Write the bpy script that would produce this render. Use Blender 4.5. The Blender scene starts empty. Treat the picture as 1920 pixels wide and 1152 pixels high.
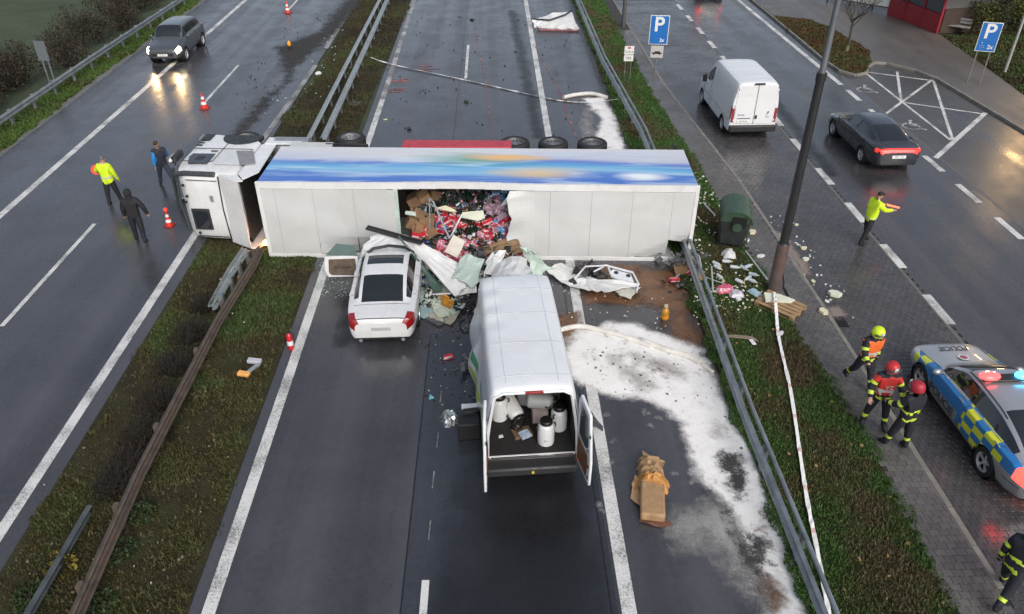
import bpy, bmesh, math, random
import numpy as np
from mathutils import Vector, Matrix, Euler
R = math.radians; PI = math.pi
random.seed(7); rng = np.random.default_rng(7)
SC = bpy.context.scene; COL = SC.collection
# ---------------- camera (pixel coordinates below are those of a 1920 x 1152 picture) ----------------
PITCH = R(34); FPX = 980/math.tan(PITCH); CH = 14.9*math.cos(PITCH); YAW = math.atan(43/FPX*math.cos(PITCH))
cam = bpy.data.objects.new('camera', bpy.data.cameras.new('camera')); COL.objects.link(cam)
cam.location = (0, 0, CH); cam.rotation_euler = (PI/2-PITCH, 0, -YAW)
cam.data.sensor_width = 36; cam.data.lens = FPX*36/1920; cam.data.clip_start = .1; cam.data.clip_end = 2000
SC.camera = cam
# ---------------- light: wet overcast late afternoon ----------------
W = bpy.data.worlds.new('World'); SC.world = W; W.use_nodes = True
wn = W.node_tree.nodes; wl = W.node_tree.links
sky = wn.new('ShaderNodeTexSky'); sky.sky_type = 'NISHITA'; sky.sun_disc = False
sky.sun_elevation = R(38); sky.sun_rotation = R(160); sky.air_density = 1.0; sky.dust_density = 4.0; sky.ozone_density = 1.5
hs = wn.new('ShaderNodeHueSaturation'); hs.inputs['Saturation'].default_value = .6
wl.new(sky.outputs[0], hs.inputs['Color'])
bg = wn['Background']; bg.inputs['Strength'].default_value = .11; wl.new(hs.outputs[0], bg.inputs['Color'])
sun = bpy.data.objects.new('sun', bpy.data.lights.new('sun', 'SUN')); COL.objects.link(sun)
sun.data.energy = .8; sun.data.angle = R(40); sun.data.color = (1, .97, .93)
sun.rotation_euler = (R(52), 0, R(20)); sun.location = (0, 0, 60)
vs = SC.view_settings; vs.view_transform = 'Standard'; vs.look = 'None'; vs.gamma = 1; vs.exposure = .72; vs.use_curve_mapping = False
SC.render.engine = 'CYCLES'; SC.cycles.max_bounces = 6; SC.cycles.transparent_max_bounces = 12; SC.cycles.sample_clamp_indirect = 4
SC.cycles.use_denoising = True

def P(x, y, h=0.):
    """picture position -> the point at height h that shows there"""
    u = (x-960)/FPX; v = (576-y)/FPX
    f = math.cos(PITCH)+v*math.sin(PITCH); dz = -math.sin(PITCH)+v*math.cos(PITCH)
    s = (h-CH)/dz; X = u*s; Y = f*s; c, sn = math.cos(YAW), math.sin(YAW)
    return Vector((X*c+Y*sn, -X*sn+Y*c, h))

# ---------------- materials ----------------
MATS = {}
def newmat(name):
    m = bpy.data.materials.new(name); m.use_nodes = True; MATS[name] = m
    return m, m.node_tree.nodes, m.node_tree.links, m.node_tree.nodes['Principled BSDF']
def noise(n, l, vec, scale, detail=4, rough=.55, dist=0):
    t = n.new('ShaderNodeTexNoise'); t.inputs['Scale'].default_value = scale; t.inputs['Detail'].default_value = detail
    t.inputs['Roughness'].default_value = rough; t.inputs['Distortion'].default_value = dist
    if vec: l.new(vec, t.inputs['Vector'])
    return t.outputs['Fac']
def ramp(n, l, fac, stops):
    r = n.new('ShaderNodeValToRGB'); e = r.color_ramp.elements
    while len(e) < len(stops): e.new(.5)
    for el, (p, c) in zip(e, stops):
        el.position = p; el.color = (c, c, c, 1) if isinstance(c, (int, float)) else (*c, 1)
    l.new(fac, r.inputs[0]); return r.outputs[0]
def math_(n, l, op, a, b=None, c=None):
    t = n.new('ShaderNodeMath'); t.operation = op
    for i, v in enumerate((a, b, c)):
        if v is None: continue
        if isinstance(v, (int, float)): t.inputs[i].default_value = v
        else: l.new(v, t.inputs[i])
    return t.outputs[0]
def mix(n, l, fac, a, b, mode='MIX'):
    t = n.new('ShaderNodeMix'); t.data_type = 'RGBA'; t.blend_type = mode
    for i, v in ((0, fac), (6, a), (7, b)):
        if isinstance(v, (int, float)): t.inputs[i].default_value = v
        elif isinstance(v, tuple): t.inputs[i].default_value = (*v, 1)
        else: l.new(v, t.inputs[i])
    return t.outputs[2]
def bump(n, l, b, h, s, d=.01):
    t = n.new('ShaderNodeBump'); t.inputs['Strength'].default_value = s; t.inputs['Distance'].default_value = d
    l.new(h, t.inputs['Height']); l.new(t.outputs[0], b.inputs['Normal'])
def M(name, col, rough=.5, metal=0., var=.12, scale=4., dirt=None, dirt_amt=.35, bmp=0., bscale=40., spec=.5, emit=0., trans=0., coat=0., world=False):
    if name in MATS: return MATS[name]
    m, n, l, b = newmat(name)
    if world: vec = n.new('ShaderNodeNewGeometry').outputs['Position']
    else: vec = n.new('ShaderNodeTexCoord').outputs['Object']
    f = noise(n, l, vec, scale, 5)
    k = ramp(n, l, f, [(.3, 1-var), (.7, 1+var*.5 if 1+var*.5 < 1.6 else 1.6)])
    c = mix(n, l, 1., tuple(col), k, 'MULTIPLY')
    if dirt:
        g = noise(n, l, vec, scale*.6, 6, .7, .6)
        c = mix(n, l, math_(n, l, 'MULTIPLY', ramp(n, l, g, [(.45, 0.), (.72, 1.)]), dirt_amt), c, tuple(dirt))
    l.new(c, b.inputs['Base Color'])
    rr = ramp(n, l, noise(n, l, vec, scale*2.3, 3), [(.3, max(.03, rough*.75)), (.7, min(1, rough*1.25))])
    l.new(rr, b.inputs['Roughness'])
    b.inputs['Metallic'].default_value = metal; b.inputs['Specular IOR Level'].default_value = spec
    if bmp: bump(n, l, b, noise(n, l, vec, bscale, 4), bmp, .02)
    if emit:
        b.inputs['Emission Color'].default_value = (*col, 1); b.inputs['Emission Strength'].default_value = emit
    if trans: b.inputs['Transmission Weight'].default_value = trans
    if coat: b.inputs['Coat Weight'].default_value = coat; b.inputs['Coat Roughness'].default_value = .08
    return m

# ---------------- mesh helpers ----------------
def tag(o, label=None, cat=None, group=None, kind=None):
    if label: o['label'] = label
    if cat: o['category'] = cat
    if group: o['group'] = group
    if kind: o['kind'] = kind
    return o
def empty(name, loc=(0, 0, 0), rot=(0, 0, 0), label=None, cat=None, group=None):
    o = bpy.data.objects.new(name, None); COL.objects.link(o); o.location = loc; o.rotation_euler = rot
    o.empty_display_size = .1
    return tag(o, label, cat, group)
def link(name, me, parent=None, loc=None, rot=None):
    o = bpy.data.objects.new(name, me); COL.objects.link(o)
    if parent: o.parent = parent
    if loc is not None: o.location = loc
    if rot is not None: o.rotation_euler = rot
    return o
def copy_tree(o, parent=None):
    c = o.copy(); COL.objects.link(c); c.parent = parent
    for ch in list(o.children): copy_tree(ch, c)
    return c
class MB:
    """collects shapes for ONE mesh"""
    def __init__(s): s.v = []; s.f = []; s.mi = []; s.m = 0
    def add(s, vs, fs, X=None):
        o = len(s.v)
        for p in vs:
            p = Vector(p); s.v.append(X @ p if X else p)
        for f in fs: s.f.append([i+o for i in f]); s.mi.append(s.m)
        return s
    def box(s, c, d, rot=None, X=None, taper=1.):
        hx, hy, hz = d[0]/2, d[1]/2, d[2]/2
        T = Matrix.Translation(Vector(c)) @ (Euler(rot).to_matrix().to_4x4() if rot else Matrix())
        if X: T = X @ T
        t = taper
        vs = [(-hx, -hy, -hz), (hx, -hy, -hz), (hx, hy, -hz), (-hx, hy, -hz), (-hx*t, -hy*t, hz), (hx*t, -hy*t, hz), (hx*t, hy*t, hz), (-hx*t, hy*t, hz)]
        return s.add(vs, [(3, 2, 1, 0), (4, 5, 6, 7), (0, 1, 5, 4), (1, 2, 6, 5), (2, 3, 7, 6), (3, 0, 4, 7)], T)
    def tube(s, pts, r, n=8, cap=True, flat=1.):
        pts = [Vector(p) for p in pts]; k = len(pts)
        rs = r if isinstance(r, (list, tuple)) else [r]*k
        o = len(s.v); up = None
        for i, p in enumerate(pts):
            d = (pts[min(i+1, k-1)]-pts[max(i-1, 0)])
            d = d.normalized() if d.length > 1e-9 else Vector((0, 0, 1))
            if up is None: up = Vector((0, 0, 1)) if abs(d.z) < .9 else Vector((1, 0, 0))
            a = d.cross(up).normalized(); b = a.cross(d).normalized(); up = b
            for j in range(n):
                t = 2*PI*j/n; s.v.append(p+(a*math.cos(t)+b*math.sin(t)*flat)*rs[i])
        for i in range(k-1):
            for j in range(n):
                s.f.append([o+i*n+j, o+i*n+(j+1) % n, o+(i+1)*n+(j+1) % n, o+(i+1)*n+j]); s.mi.append(s.m)
        if cap:
            s.f.append([o+j for j in range(n)][::-1]); s.mi.append(s.m)
            s.f.append([o+(k-1)*n+j for j in range(n)]); s.mi.append(s.m)
        return s
    def lathe(s, prof, n=24, X=None, axis='z', cap=True):
        """prof: list of (r, t) turned about an axis"""
        o = len(s.v)
        for r, t in prof:
            for j in range(n):
                a = 2*PI*j/n; c, q = r*math.cos(a), r*math.sin(a)
                p = Vector((c, q, t)) if axis == 'z' else Vector((t, c, q)) if axis == 'x' else Vector((q, t, c))
                s.v.append(X @ p if X else p)
        for i in range(len(prof)-1):
            for j in range(n):
                s.f.append([o+i*n+j, o+i*n+(j+1) % n, o+(i+1)*n+(j+1) % n, o+(i+1)*n+j]); s.mi.append(s.m)
        for i, fl in ((0, 1), (len(prof)-1, 0)):
            if cap and prof[i][0] > 1e-4:
                q = [o+i*n+j for j in range(n)]; s.f.append(q[::-1] if fl else q); s.mi.append(s.m)
        return s
    def prism(s, poly, z0, z1, X=None):
        n = len(poly); vs = [(x, y, z0) for x, y in poly]+[(x, y, z1) for x, y in poly]
        fs = [list(range(n))[::-1], list(range(n, 2*n))]+[[i, (i+1) % n, n+(i+1) % n, n+i] for i in range(n)]
        return s.add(vs, fs, X)
    def sphere(s, c, r, n=12, m=8, X=None):
        r = (r, r, r) if isinstance(r, (int, float)) else r
        vs = []; fs = []
        for i in range(m+1):
            a = PI*i/m
            for j in range(n):
                t = 2*PI*j/n; vs.append((c[0]+r[0]*math.sin(a)*math.cos(t), c[1]+r[1]*math.sin(a)*math.sin(t), c[2]+r[2]*math.cos(a)))
        for i in range(m):
            for j in range(n): fs.append((i*n+j, (i+1)*n+j, (i+1)*n+(j+1) % n, i*n+(j+1) % n))
        return s.add(vs, fs, X)
    def mesh(s, name, mats):
        me = bpy.data.meshes.new(name); me.from_pydata([tuple(v) for v in s.v], [], s.f)
        for m in (mats if isinstance(mats, (list, tuple)) else [mats]): me.materials.append(m)
        if any(s.mi): me.polygons.foreach_set('material_index', s.mi)
        return me
    def build(s, name, mats, parent=None, smooth=30, bevel=0., loc=None, rot=None, fixn=False, seg=2):
        me = s.mesh(name, mats)
        if fixn:
            bm = bmesh.new(); bm.from_mesh(me); bmesh.ops.remove_doubles(bm, verts=bm.verts, dist=1e-4)
            bmesh.ops.recalc_face_normals(bm, faces=bm.faces); bm.to_mesh(me); bm.free()
        if smooth:
            me.shade_smooth(); me.set_sharp_from_angle(angle=R(smooth))
        o = link(name, me, parent, loc, rot)
        if bevel:
            b = o.modifiers.new('bevel', 'BEVEL'); b.width = bevel; b.segments = seg; b.limit_method = 'ANGLE'; b.angle_limit = R(40)
        return o
def sheet(name, poly, z, mat, parent=None, thick=0.):
    b = MB()
    poly = [(p[0], p[1]) for p in poly]
    if thick: b.prism(poly, z-thick, z)
    else: b.add([(x, y, z) for x, y in poly], [list(range(len(poly)))])
    o = b.build(name, mat, parent, smooth=0, fixn=bool(thick))
    if not thick:
        me = o.data
        if me.polygons[0].normal.z < 0: me.flip_normals()
    return o
def text_mesh(s, size, name, mat, parent, loc, rot, extr=.002, bold=0., sx=1.):
    c = bpy.data.curves.new(name, 'FONT'); c.body = s; c.size = size; c.extrude = extr; c.align_x = 'CENTER'; c.align_y = 'CENTER'; c.offset = bold
    t = bpy.data.objects.new('t', c); COL.objects.link(t)
    dg = bpy.context.evaluated_depsgraph_get(); me = bpy.data.meshes.new_from_object(t.evaluated_get(dg))
    bpy.data.objects.remove(t); bpy.data.curves.remove(c)
    me.materials.clear(); me.materials.append(mat); me.name = name
    o = link(name, me, parent, loc, rot); o.scale = (sx, 1, 1)
    return o
def pchip(x, y, q):
    """monotone curve through (x, y rows) read at q"""
    x = np.asarray(x, float); y = np.asarray(y, float)
    if y.ndim == 1: y = y[:, None]
    h = np.diff(x)[:, None]; d = np.diff(y, axis=0)/h
    m = np.zeros_like(y); m[0] = d[0]; m[-1] = d[-1]
    if len(x) > 2:
        a, b = d[:-1], d[1:]; ok = a*b > 0
        w1 = 2*h[1:]+h[:-1]; w2 = h[1:]+2*h[:-1]
        with np.errstate(divide='ignore', invalid='ignore'):
            hm = (w1+w2)/(w1/a+w2/b)
        m[1:-1] = np.where(ok, hm, 0)
    q = np.asarray(q, float); i = np.clip(np.searchsorted(x, q, side='right')-1, 0, len(x)-2)
    t = ((q-x[i])/(x[i+1]-x[i]))[:, None]; H = h[i]
    return (2*t**3-3*t**2+1)*y[i]+(t**3-2*t**2+t)*H*m[i]+(-2*t**3+3*t**2)*y[i+1]+(t**3-t**2)*H*m[i+1]
_tab = rng.random((256, 256))
def vnoise(x, y, scale=1., oct=4):
    x = np.asarray(x, float)*scale; y = np.asarray(y, float)*scale; out = 0; amp = 1; tot = 0
    for o in range(oct):
        xi = np.floor(x).astype(int); yi = np.floor(y).astype(int); fx = x-xi; fy = y-yi
        fx = fx*fx*(3-2*fx); fy = fy*fy*(3-2*fy)
        g = lambda a, b: _tab[a % 256, b % 256]
        out = out+amp*((g(xi, yi)*(1-fx)+g(xi+1, yi)*fx)*(1-fy)+(g(xi, yi+1)*(1-fx)+g(xi+1, yi+1)*fx)*fy)
        tot += amp; amp *= .5; x = x*2+17; y = y*2+31
    return out/tot
def inside(px, py, poly):
    """signed distance of points to a polygon, positive inside"""
    px = np.asarray(px); py = np.asarray(py); ins = np.zeros(px.shape, bool); dmin = np.full(px.shape, 1e9)
    n = len(poly)
    for i in range(n):
        x0, y0 = poly[i][0], poly[i][1]; x1, y1 = poly[(i+1) % n][0], poly[(i+1) % n][1]
        c = ((y0 > py) != (y1 > py)) & (px < (x1-x0)*(py-y0)/((y1-y0) if abs(y1-y0) > 1e-9 else 1e-9)+x0); ins ^= c
        dx, dy = x1-x0, y1-y0; t = np.clip(((px-x0)*dx+(py-y0)*dy)/max(dx*dx+dy*dy, 1e-9), 0, 1)
        dmin = np.minimum(dmin, np.hypot(px-x0-t*dx, py-y0-t*dy))
    return np.where(ins, dmin, -dmin)
def resample(pts, step):
    pts = [Vector(p) for p in pts]; out = [pts[0].copy()]
    for a, b in zip(pts, pts[1:]):
        n = max(1, int(round((b-a).length/step)))
        for i in range(1, n+1): out.append(a.lerp(b, i/n))
    return out
def smooth_path(pts, n=6):
    pts = [Vector(p) for p in pts]; a = np.array([tuple(p) for p in pts]); k = len(pts)
    out = []
    for i in range(k-1):
        p0, p1, p2, p3 = a[max(i-1, 0)], a[i], a[i+1], a[min(i+2, k-1)]
        for j in range(n):
            t = j/n; out.append(Vector(.5*((2*p1)+(-p0+p2)*t+(2*p0-5*p1+4*p2-p3)*t*t+(-p0+3*p1-3*p2+p3)*t**3)))
    out.append(pts[-1]); return out
# ======================= THE GROUND =======================
def asphalt(name, base, tint=1., wet=(.22, .5), streak=True):
    m, n, l, b = newmat(name)
    pos = n.new('ShaderNodeNewGeometry').outputs['Position']
    g = noise(n, l, pos, 55, 2, .7); c = ramp(n, l, g, [(.25, tuple(x*.55 for x in base)), (.75, tuple(x*1.5 for x in base))])
    c = mix(n, l, 1., c, ramp(n, l, noise(n, l, pos, 7, 5, .75), [(.3, .82), (.7, 1.16)]), 'MULTIPLY')
    big = noise(n, l, pos, .35, 5, .6)
    c = mix(n, l, 1., c, ramp(n, l, big, [(.3, .8), (.7, 1.18)]), 'MULTIPLY')
    mp = n.new('ShaderNodeMapping'); mp.inputs['Scale'].default_value = (1.1, .035, 1); l.new(pos, mp.inputs[0])
    st = noise(n, l, mp.outputs[0], 1.2, 3, .5)
    if streak: c = mix(n, l, 1., c, ramp(n, l, st, [(.3, .8), (.7, 1.15)]), 'MULTIPLY')
    sx = n.new('ShaderNodeSeparateXYZ'); l.new(pos, sx.inputs[0])
    wt = math_(n, l, 'SINE', math_(n, l, 'ADD', math_(n, l, 'MULTIPLY', sx.outputs[0], 3.36), math_(n, l, 'MULTIPLY', noise(n, l, pos, .25, 3), 3.)))
    if streak: c = mix(n, l, 1., c, ramp(n, l, math_(n, l, 'MULTIPLY_ADD', wt, .5, .5), [(0., .86), (1., 1.08)]), 'MULTIPLY')
    st = math_(n, l, 'ADD', st, math_(n, l, 'MULTIPLY', wt, .10 if streak else .0))
    l.new(c, b.inputs['Base Color'])
    r = math_(n, l, 'ADD', math_(n, l, 'MULTIPLY', st, .5), math_(n, l, 'MULTIPLY', noise(n, l, pos, .8, 5, .65), .5))
    l.new(ramp(n, l, r, [(.35, wet[0]), (.65, wet[1])]), b.inputs['Roughness'])
    b.inputs['Specular IOR Level'].default_value = .8
    bump(n, l, b, g, .12, .01)
    return m
A_MAIN = asphalt('asphalt_wet', (.050, .050, .057), wet=(.14, .42))
A_DARK = asphalt('asphalt_newer', (.031, .034, .042), wet=(.09, .26))
A_SIDE = asphalt('asphalt_side', (.048, .047, .051), wet=(.13, .38))
A_PATH = asphalt('asphalt_path', (.085, .078, .072), wet=(.35, .6), streak=False)
def paint(name, col, worn):
    m, n, l, b = newmat(name)
    pos = n.new('ShaderNodeNewGeometry').outputs['Position']
    f = math_(n, l, 'ADD', math_(n, l, 'MULTIPLY', noise(n, l, pos, 26, 4, .7), .55), math_(n, l, 'MULTIPLY', noise(n, l, pos, 1.1, 3), .45))
    c = mix(n, l, ramp(n, l, f, [(.5-worn, 1.), (.56-worn*.3, 0.)]), col, tuple(x*.3 for x in col))
    c = mix(n, l, 1., c, ramp(n, l, noise(n, l, pos, 60, 2), [(.3, .88), (.7, 1.05)]), 'MULTIPLY')
    l.new(c, b.inputs['Base Color']); b.inputs['Roughness'].default_value = .45
    return m
PAINT = paint('road_paint', (.62, .62, .60), .10); PAINT_W = paint('road_paint_worn', (.48, .48, .46), .0)
PAINT_OLD = paint('road_paint_old', (.30, .30, .29), .06)
def soilmat(name, c1, c2, c3, sc=1.):
    m, n, l, b = newmat(name)
    pos = n.new('ShaderNodeNewGeometry').outputs['Position']
    f = noise(n, l, pos, .9*sc, 6, .65); g = noise(n, l, pos, 14*sc, 4, .7)
    c = ramp(n, l, math_(n, l, 'ADD', math_(n, l, 'MULTIPLY', f, .65), math_(n, l, 'MULTIPLY', g, .35)), [(.36, c1), (.5, c2), (.66, c3)])
    l.new(c, b.inputs['Base Color']); b.inputs['Roughness'].default_value = .9; b.inputs['Specular IOR Level'].default_value = .2
    bump(n, l, b, g, .8, .05)
    return m
SOIL = soilmat('grass_soil', (.020, .017, .011), (.034, .031, .014), (.040, .047, .016))
FIELD = soilmat('field_green', (.045, .054, .034), (.058, .074, .044), (.070, .090, .050), .5)
# -- terrain: one sheet to the horizon, falling away on the left behind the outer guard rail
def terrain():
    xs = np.array([-900, -300, -120, -70, -45, -34, -28, -25, -23.2, -22.0, -21, 0, 28, 34, 60, 200, 900.]); ys = np.array([-900, -100, -20, 0, 20, 40, 60, 80, 120, 300, 900.])
    b = MB(); vs = []
    for y in ys:
        for x in xs:
            z = -.08
            if x < -21: z = -.08-1.5*min(1, (-21-x)/6.)
            vs.append((x, y, z))
    k = len(xs); fs = [(j*k+i, j*k+i+1, (j+1)*k+i+1, (j+1)*k+i) for j in range(len(ys)-1) for i in range(k-1)]
    b.add(vs, fs); return tag(b.build('ground', FIELD), kind='structure')
terrain()
Y0, Y1 = -25., 160.
def road(name, x0, x1, z, mat, y0=Y0, y1=Y1):
    return tag(sheet(name, [(x0, y0), (x1, y0), (x1, y1), (x0, y1)], z, mat), kind='structure')
road('motorway_left_carriageway', -19.75, -9.35, 0, A_MAIN)
road('motorway_right_carriageway', -5.62, 5.45, 0, A_MAIN)
tag(sheet('asphalt_repair_strip', [(-1.78, Y0), (2.12, Y0), (2.12, 17.4), (.9, 18.2), (-1.80, 17.0)], .004, A_DARK), kind='structure')
road('service_road', 12.56, 17.75, 0, A_SIDE)
road('service_road_base', 9.1, 12.6, -.03, A_SIDE)
# concrete gutter strips
CONC = M('concrete_wet', (.15, .148, .14), .55, var=.3, scale=2.5, dirt=(.05, .048, .04), dirt_amt=.6, world=True)
road('gutter', -20.15, -19.75, .003, CONC)
road('verge_edge_strip', 5.45, 5.62, -.002, M('edge_dirt', (.07, .062, .052), .6, var=.4, scale=3, world=True))
# grass beds
def bed(name, poly, z): return tag(sheet(name, poly, z, SOIL), kind='structure')
bed('outer_verge', [(-21.6, Y0), (-20.15, Y0), (-20.15, Y1), (-21.6, Y1)], .012)
bed('median_strip', [(-9.42, Y0), (-5.62, Y0), (-5.62, 24), (-5.9, 30), (-5.55, 60), (-5.6, Y1), (-9.2, Y1), (-9.2, 48), (-8.9, 40), (-9.3, 33), (-9.45, 24)], .012)
KX = [(9.17, -10), (9.17, 8.7), (9.23, 17.5), (9.1, 26.5), (8.75, 32), (8.38, 37.8), (8.30, 51.5), (8.3, 110)]
GX = [(8.12, -10), (8.15, 8.2), (8.36, 12.3), (8.1, 17.7), (7.85, 29), (7.55, 37.5), (7.55, 50), (7.55, 110)]
def xat(poly, y): return float(np.interp(y, [p[1] for p in poly], [p[0] for p in poly]))
bed('grass_verge', [(5.62, Y0), *[(x, y if y > -9 else Y0) for x, y in GX], (5.62, 110)], .06)
def side_path():
    ys = np.arange(-10, 110, 1.)
    L = [(xat(GX, y), y) for y in ys]; Rr = [(xat(KX, y)-.01, y) for y in ys]
    b = MB()
    for i in range(len(ys)-1): b.add([(*L[i], .068), (*Rr[i], .068), (*Rr[i+1], .068), (*L[i+1], .068)], [(0, 1, 2, 3)])
    return tag(b.build('pavement', M('paver_joint', (.035, .033, .03), .8, world=True), smooth=0), kind='structure')
PAVEMENT = side_path()
# -- interlocking pavers: zigzag blocks
def paver_mesh():
    L, w, a = .098, .078, .022
    poly = [(-L, -w), (-L*.33, -w+a*.0), (L*.33, -w), (L, -w), (L, -w*.33), (L-a*.4, 0), (L, w*.33), (L, w), (L*.33, w), (-L*.33, w), (-L, w), (-L, w*.33), (-L+a*.4, 0), (-L, -w*.33)]
    poly = [(-L, -w+a), (-L*.5, -w), (0, -w+a), (L*.5, -w), (L, -w+a), (L, w+a-.008), (L*.5, w-.008), (0, w+a-.008), (-L*.5, w-.008), (-L, w+a-.008)]
    b = MB(); n = len(poly); i_ = [(x*.95, y*.95) for x, y in poly]
    b.add([(x, y, -.03) for x, y in poly]+[(x, y, .004) for x, y in poly]+[(x, y, .010) for x, y in i_],
          [[i, (i+1) % n, n+(i+1) % n, n+i] for i in range(n)]+[[n+i, n+(i+1) % n, 2*n+(i+1) % n, 2*n+i] for i in range(n)]+[list(range(2*n, 3*n))])
    return b
def pavermat(name, c1, c2, wet):
    m, n, l, b = newmat(name)
    geo = n.new('ShaderNodeNewGeometry'); pos = geo.outputs['Position']
    rnd = n.new('ShaderNodeObjectInfo').outputs['Random']; isl = geo.outputs['Random Per Island']
    t = math_(n, l, 'FRACT', math_(n, l, 'ADD', rnd, isl))
    c = mix(n, l, t, c1, c2)
    c = mix(n, l, 1., c, ramp(n, l, noise(n, l, pos, .5, 5, .6), [(.3, .75), (.7, 1.2)]), 'MULTIPLY')
    c = mix(n, l, 1., c, ramp(n, l, noise(n, l, pos, 45, 2, .7), [(.25, .75), (.75, 1.2)]), 'MULTIPLY')
    l.new(c, b.inputs['Base Color'])
    l.new(ramp(n, l, noise(n, l, pos, .7, 5, .6), [(.35, wet[0]), (.65, wet[1])]), b.inputs['Roughness'])
    b.inputs['Specular IOR Level'].default_value = .55
    return m
PAV1 = pavermat('paver_walk', (.085, .079, .074), (.118, .110, .103), (.25, .5))
PAV2 = pavermat('paver_bay', (.050, .048, .049), (.070, .066, .066), (.14, .38))
def lay_pavers(parent, z, xl, xr, y0, y1, mat, near):
    b = paver_mesh(); one = b.mesh('paver', mat); px, py = .2, .158
    cells = []
    for r in range(int((y1-y0)/py)):
        y = y0+r*py; x0, x1 = xl(y)+.0, xr(y)+.03
        k0 = math.ceil(x0/px-.5*(r % 2)); k1 = math.floor(x1/px-.5*(r % 2))
        for k in range(k0, k1+1): cells.append(((k+.5*(r % 2))*px, y))
    vis = [c for c in cells if c[1] > near]; vis.sort(key=lambda c: c[1])
    first = set(vis[:300]); rest = MB()
    for x, y in vis[:300]:
        o = link('paver', one, parent, (x, y, z+random.uniform(-.002, .002)))
    for x, y in cells:
        if (x, y) in first: continue
        dz = z+random.uniform(-.002, .002)
        if y < 31: rest.add([(p.x+x, p.y+y, p.z+dz) for p in b.v], b.f)
        else: rest.add([(x-.097, y-.077, dz+.01), (x+.097, y-.077, dz+.01), (x+.097, y+.077, dz+.01), (x-.097, y+.077, dz+.01)], [(0, 1, 2, 3)])
    o = rest.build('paver_field', mat, parent, smooth=0); o['kind'] = 'stuff'
lay_pavers(PAVEMENT, .07, lambda y: xat(GX, y), lambda y: xat(KX, y), 4, 48, PAV1, 8.1)
BAY = tag(sheet('parking_lane', [(9.1, -10), (12.58, -10), (12.58, 110), (8.2, 110), (8.2, 40), (9.0, 28), (9.15, 17), (9.1, 8)], -.012, M('paver_joint2', (.022, .021, .021), .7, world=True)), kind='structure')
lay_pavers(BAY, -.010, lambda y: xat(KX, y)+.10, lambda y: 12.56, 4, 56, PAV2, 8.9)
# -- kerbs of separate stones
KERB = M('kerb_stone', (.21, .20, .175), .6, var=.25, scale=3, dirt=(.07, .065, .05), dirt_amt=.5, bmp=.2)
def kerb(name, pts, z0, h, w=.13, step=1.):
    root = tag(empty(name), kind='structure'); pts = resample(pts, step)
    for a, c in zip(pts, pts[1:]):
        d = c-a; L = d.length-.008; X = Matrix.Translation(((a+c)/2)) @ Matrix.Rotation(math.atan2(d.y, d.x), 4, 'Z')
        b = MB(); b.box((0, 0, 0), (L, w, h+.15)); me = b.mesh('kerb_stone', KERB)
        o = link('kerb_stone', me, root); o.matrix_local = Matrix.Translation((0, 0, z0+h/2-.075+random.uniform(-.004, .004))) @ X
        m = o.modifiers.new('b', 'BEVEL'); m.width = .018; m.segments = 2
    return root
kerb('kerb', [(x+.05, y, 0) for x, y in KX if y < 60 and y > 0]+[(8.35, 60, 0)], 0, .09)
RK = [(17.86, 62), (17.86, 50.7), (17.8, 41.5), (17.95, 39.6), (18.5, 38.9), (19.2, 39.3), (19.8, 40.4), (20.3, 41.0), (20.9, 40.9), (21.9, 39.6), (22.35, 38.2), (22.7, 31), (23.0, 15)]
kerb('kerb_by_path', [(x, y, 0) for x, y in RK], 0, .12)
road_side = [(17.75, -10), (23.0, -10), (23.0, 15), (22.7, 31), (22.35, 38.2), (21.9, 39.6), (20.9, 40.9), (20.3, 41.0), (19.8, 40.4), (19.2, 39.3), (18.5, 38.9), (17.95, 39.6), (17.75, 41)]
tag(sheet('disabled_parking_bay', road_side, .0, asphalt('asphalt_bay', (.050, .046, .042), wet=(.2, .42), streak=False)), kind='structure')
tag(sheet('footpath', [(22.35, 38.2), (21.9, 39.6), (20.9, 40.9), (20.3, 41.0), (19.8, 40.5), (20.9, 43), (20.6, 47.4), (20, 50), (18.0, 51.2), (17.9, 90), (26, 90), (27, 58), (26.4, 46), (25.8, 40.4), (25.2, 35.4), (24.9, 15), (23.0, 15), (22.7, 31)], .10, A_PATH, thick=.1), kind='structure')
tag(sheet('grass_island', [(17.9, 51.2), (20, 50), (20.6, 47.4), (20.9, 43), (19.8, 40.5), (19.2, 39.4), (18.5, 39), (17.98, 39.7), (17.85, 41.5)], .08, soilmat('island_soil', (.035, .024, .012), (.050, .034, .014), (.045, .050, .016)), thick=.1), kind='structure')
tag(sheet('right_lawn', [(25.2, 35.4), (25.8, 40.4), (26.4, 46), (27, 58), (90, 58), (90, 10), (24.9, 10), (24.9, 15)], .09, SOIL), kind='structure')
# -- painted markings
def mark(name, pts, w, mat=PAINT, z=.006):
    b = MB(); pts = [Vector((p[0], p[1], 0)) for p in pts]
    for a, c in zip(pts, pts[1:]):
        d = (c-a).normalized(); nn = Vector((-d.y, d.x, 0))*w/2
        b.add([(p.x, p.y, z) for p in (a-nn, c-nn, c+nn, a+nn)], [(0, 1, 2, 3)])
    o = b.build(name, mat, smooth=0)
    if o.data.polygons[0].normal.z < 0: o.data.flip_normals()
    return tag(o, kind='structure')
mark('edge_line', [(-17.2, Y0), (-17.05, 40), (-16.9, 120)], .26)
for y in (-.4, 17.7, 35.6, 53.2): mark('lane_dash', [(-13.6+(y-17)*.004, y), (-13.6+(y-11)*.004, y+6)], .14)
mark('edge_line', [(-9.95, Y0), (-9.93, 23.5)], .25)
mark('edge_line', [(-9.85, 27), (-9.5, 37), (-9.4, 41.5)], .25, PAINT_OLD); mark('edge_line', [(-9.4, 44.6), (-9.38, 53), (-9.35, 100)], .25, PAINT_OLD)
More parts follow.
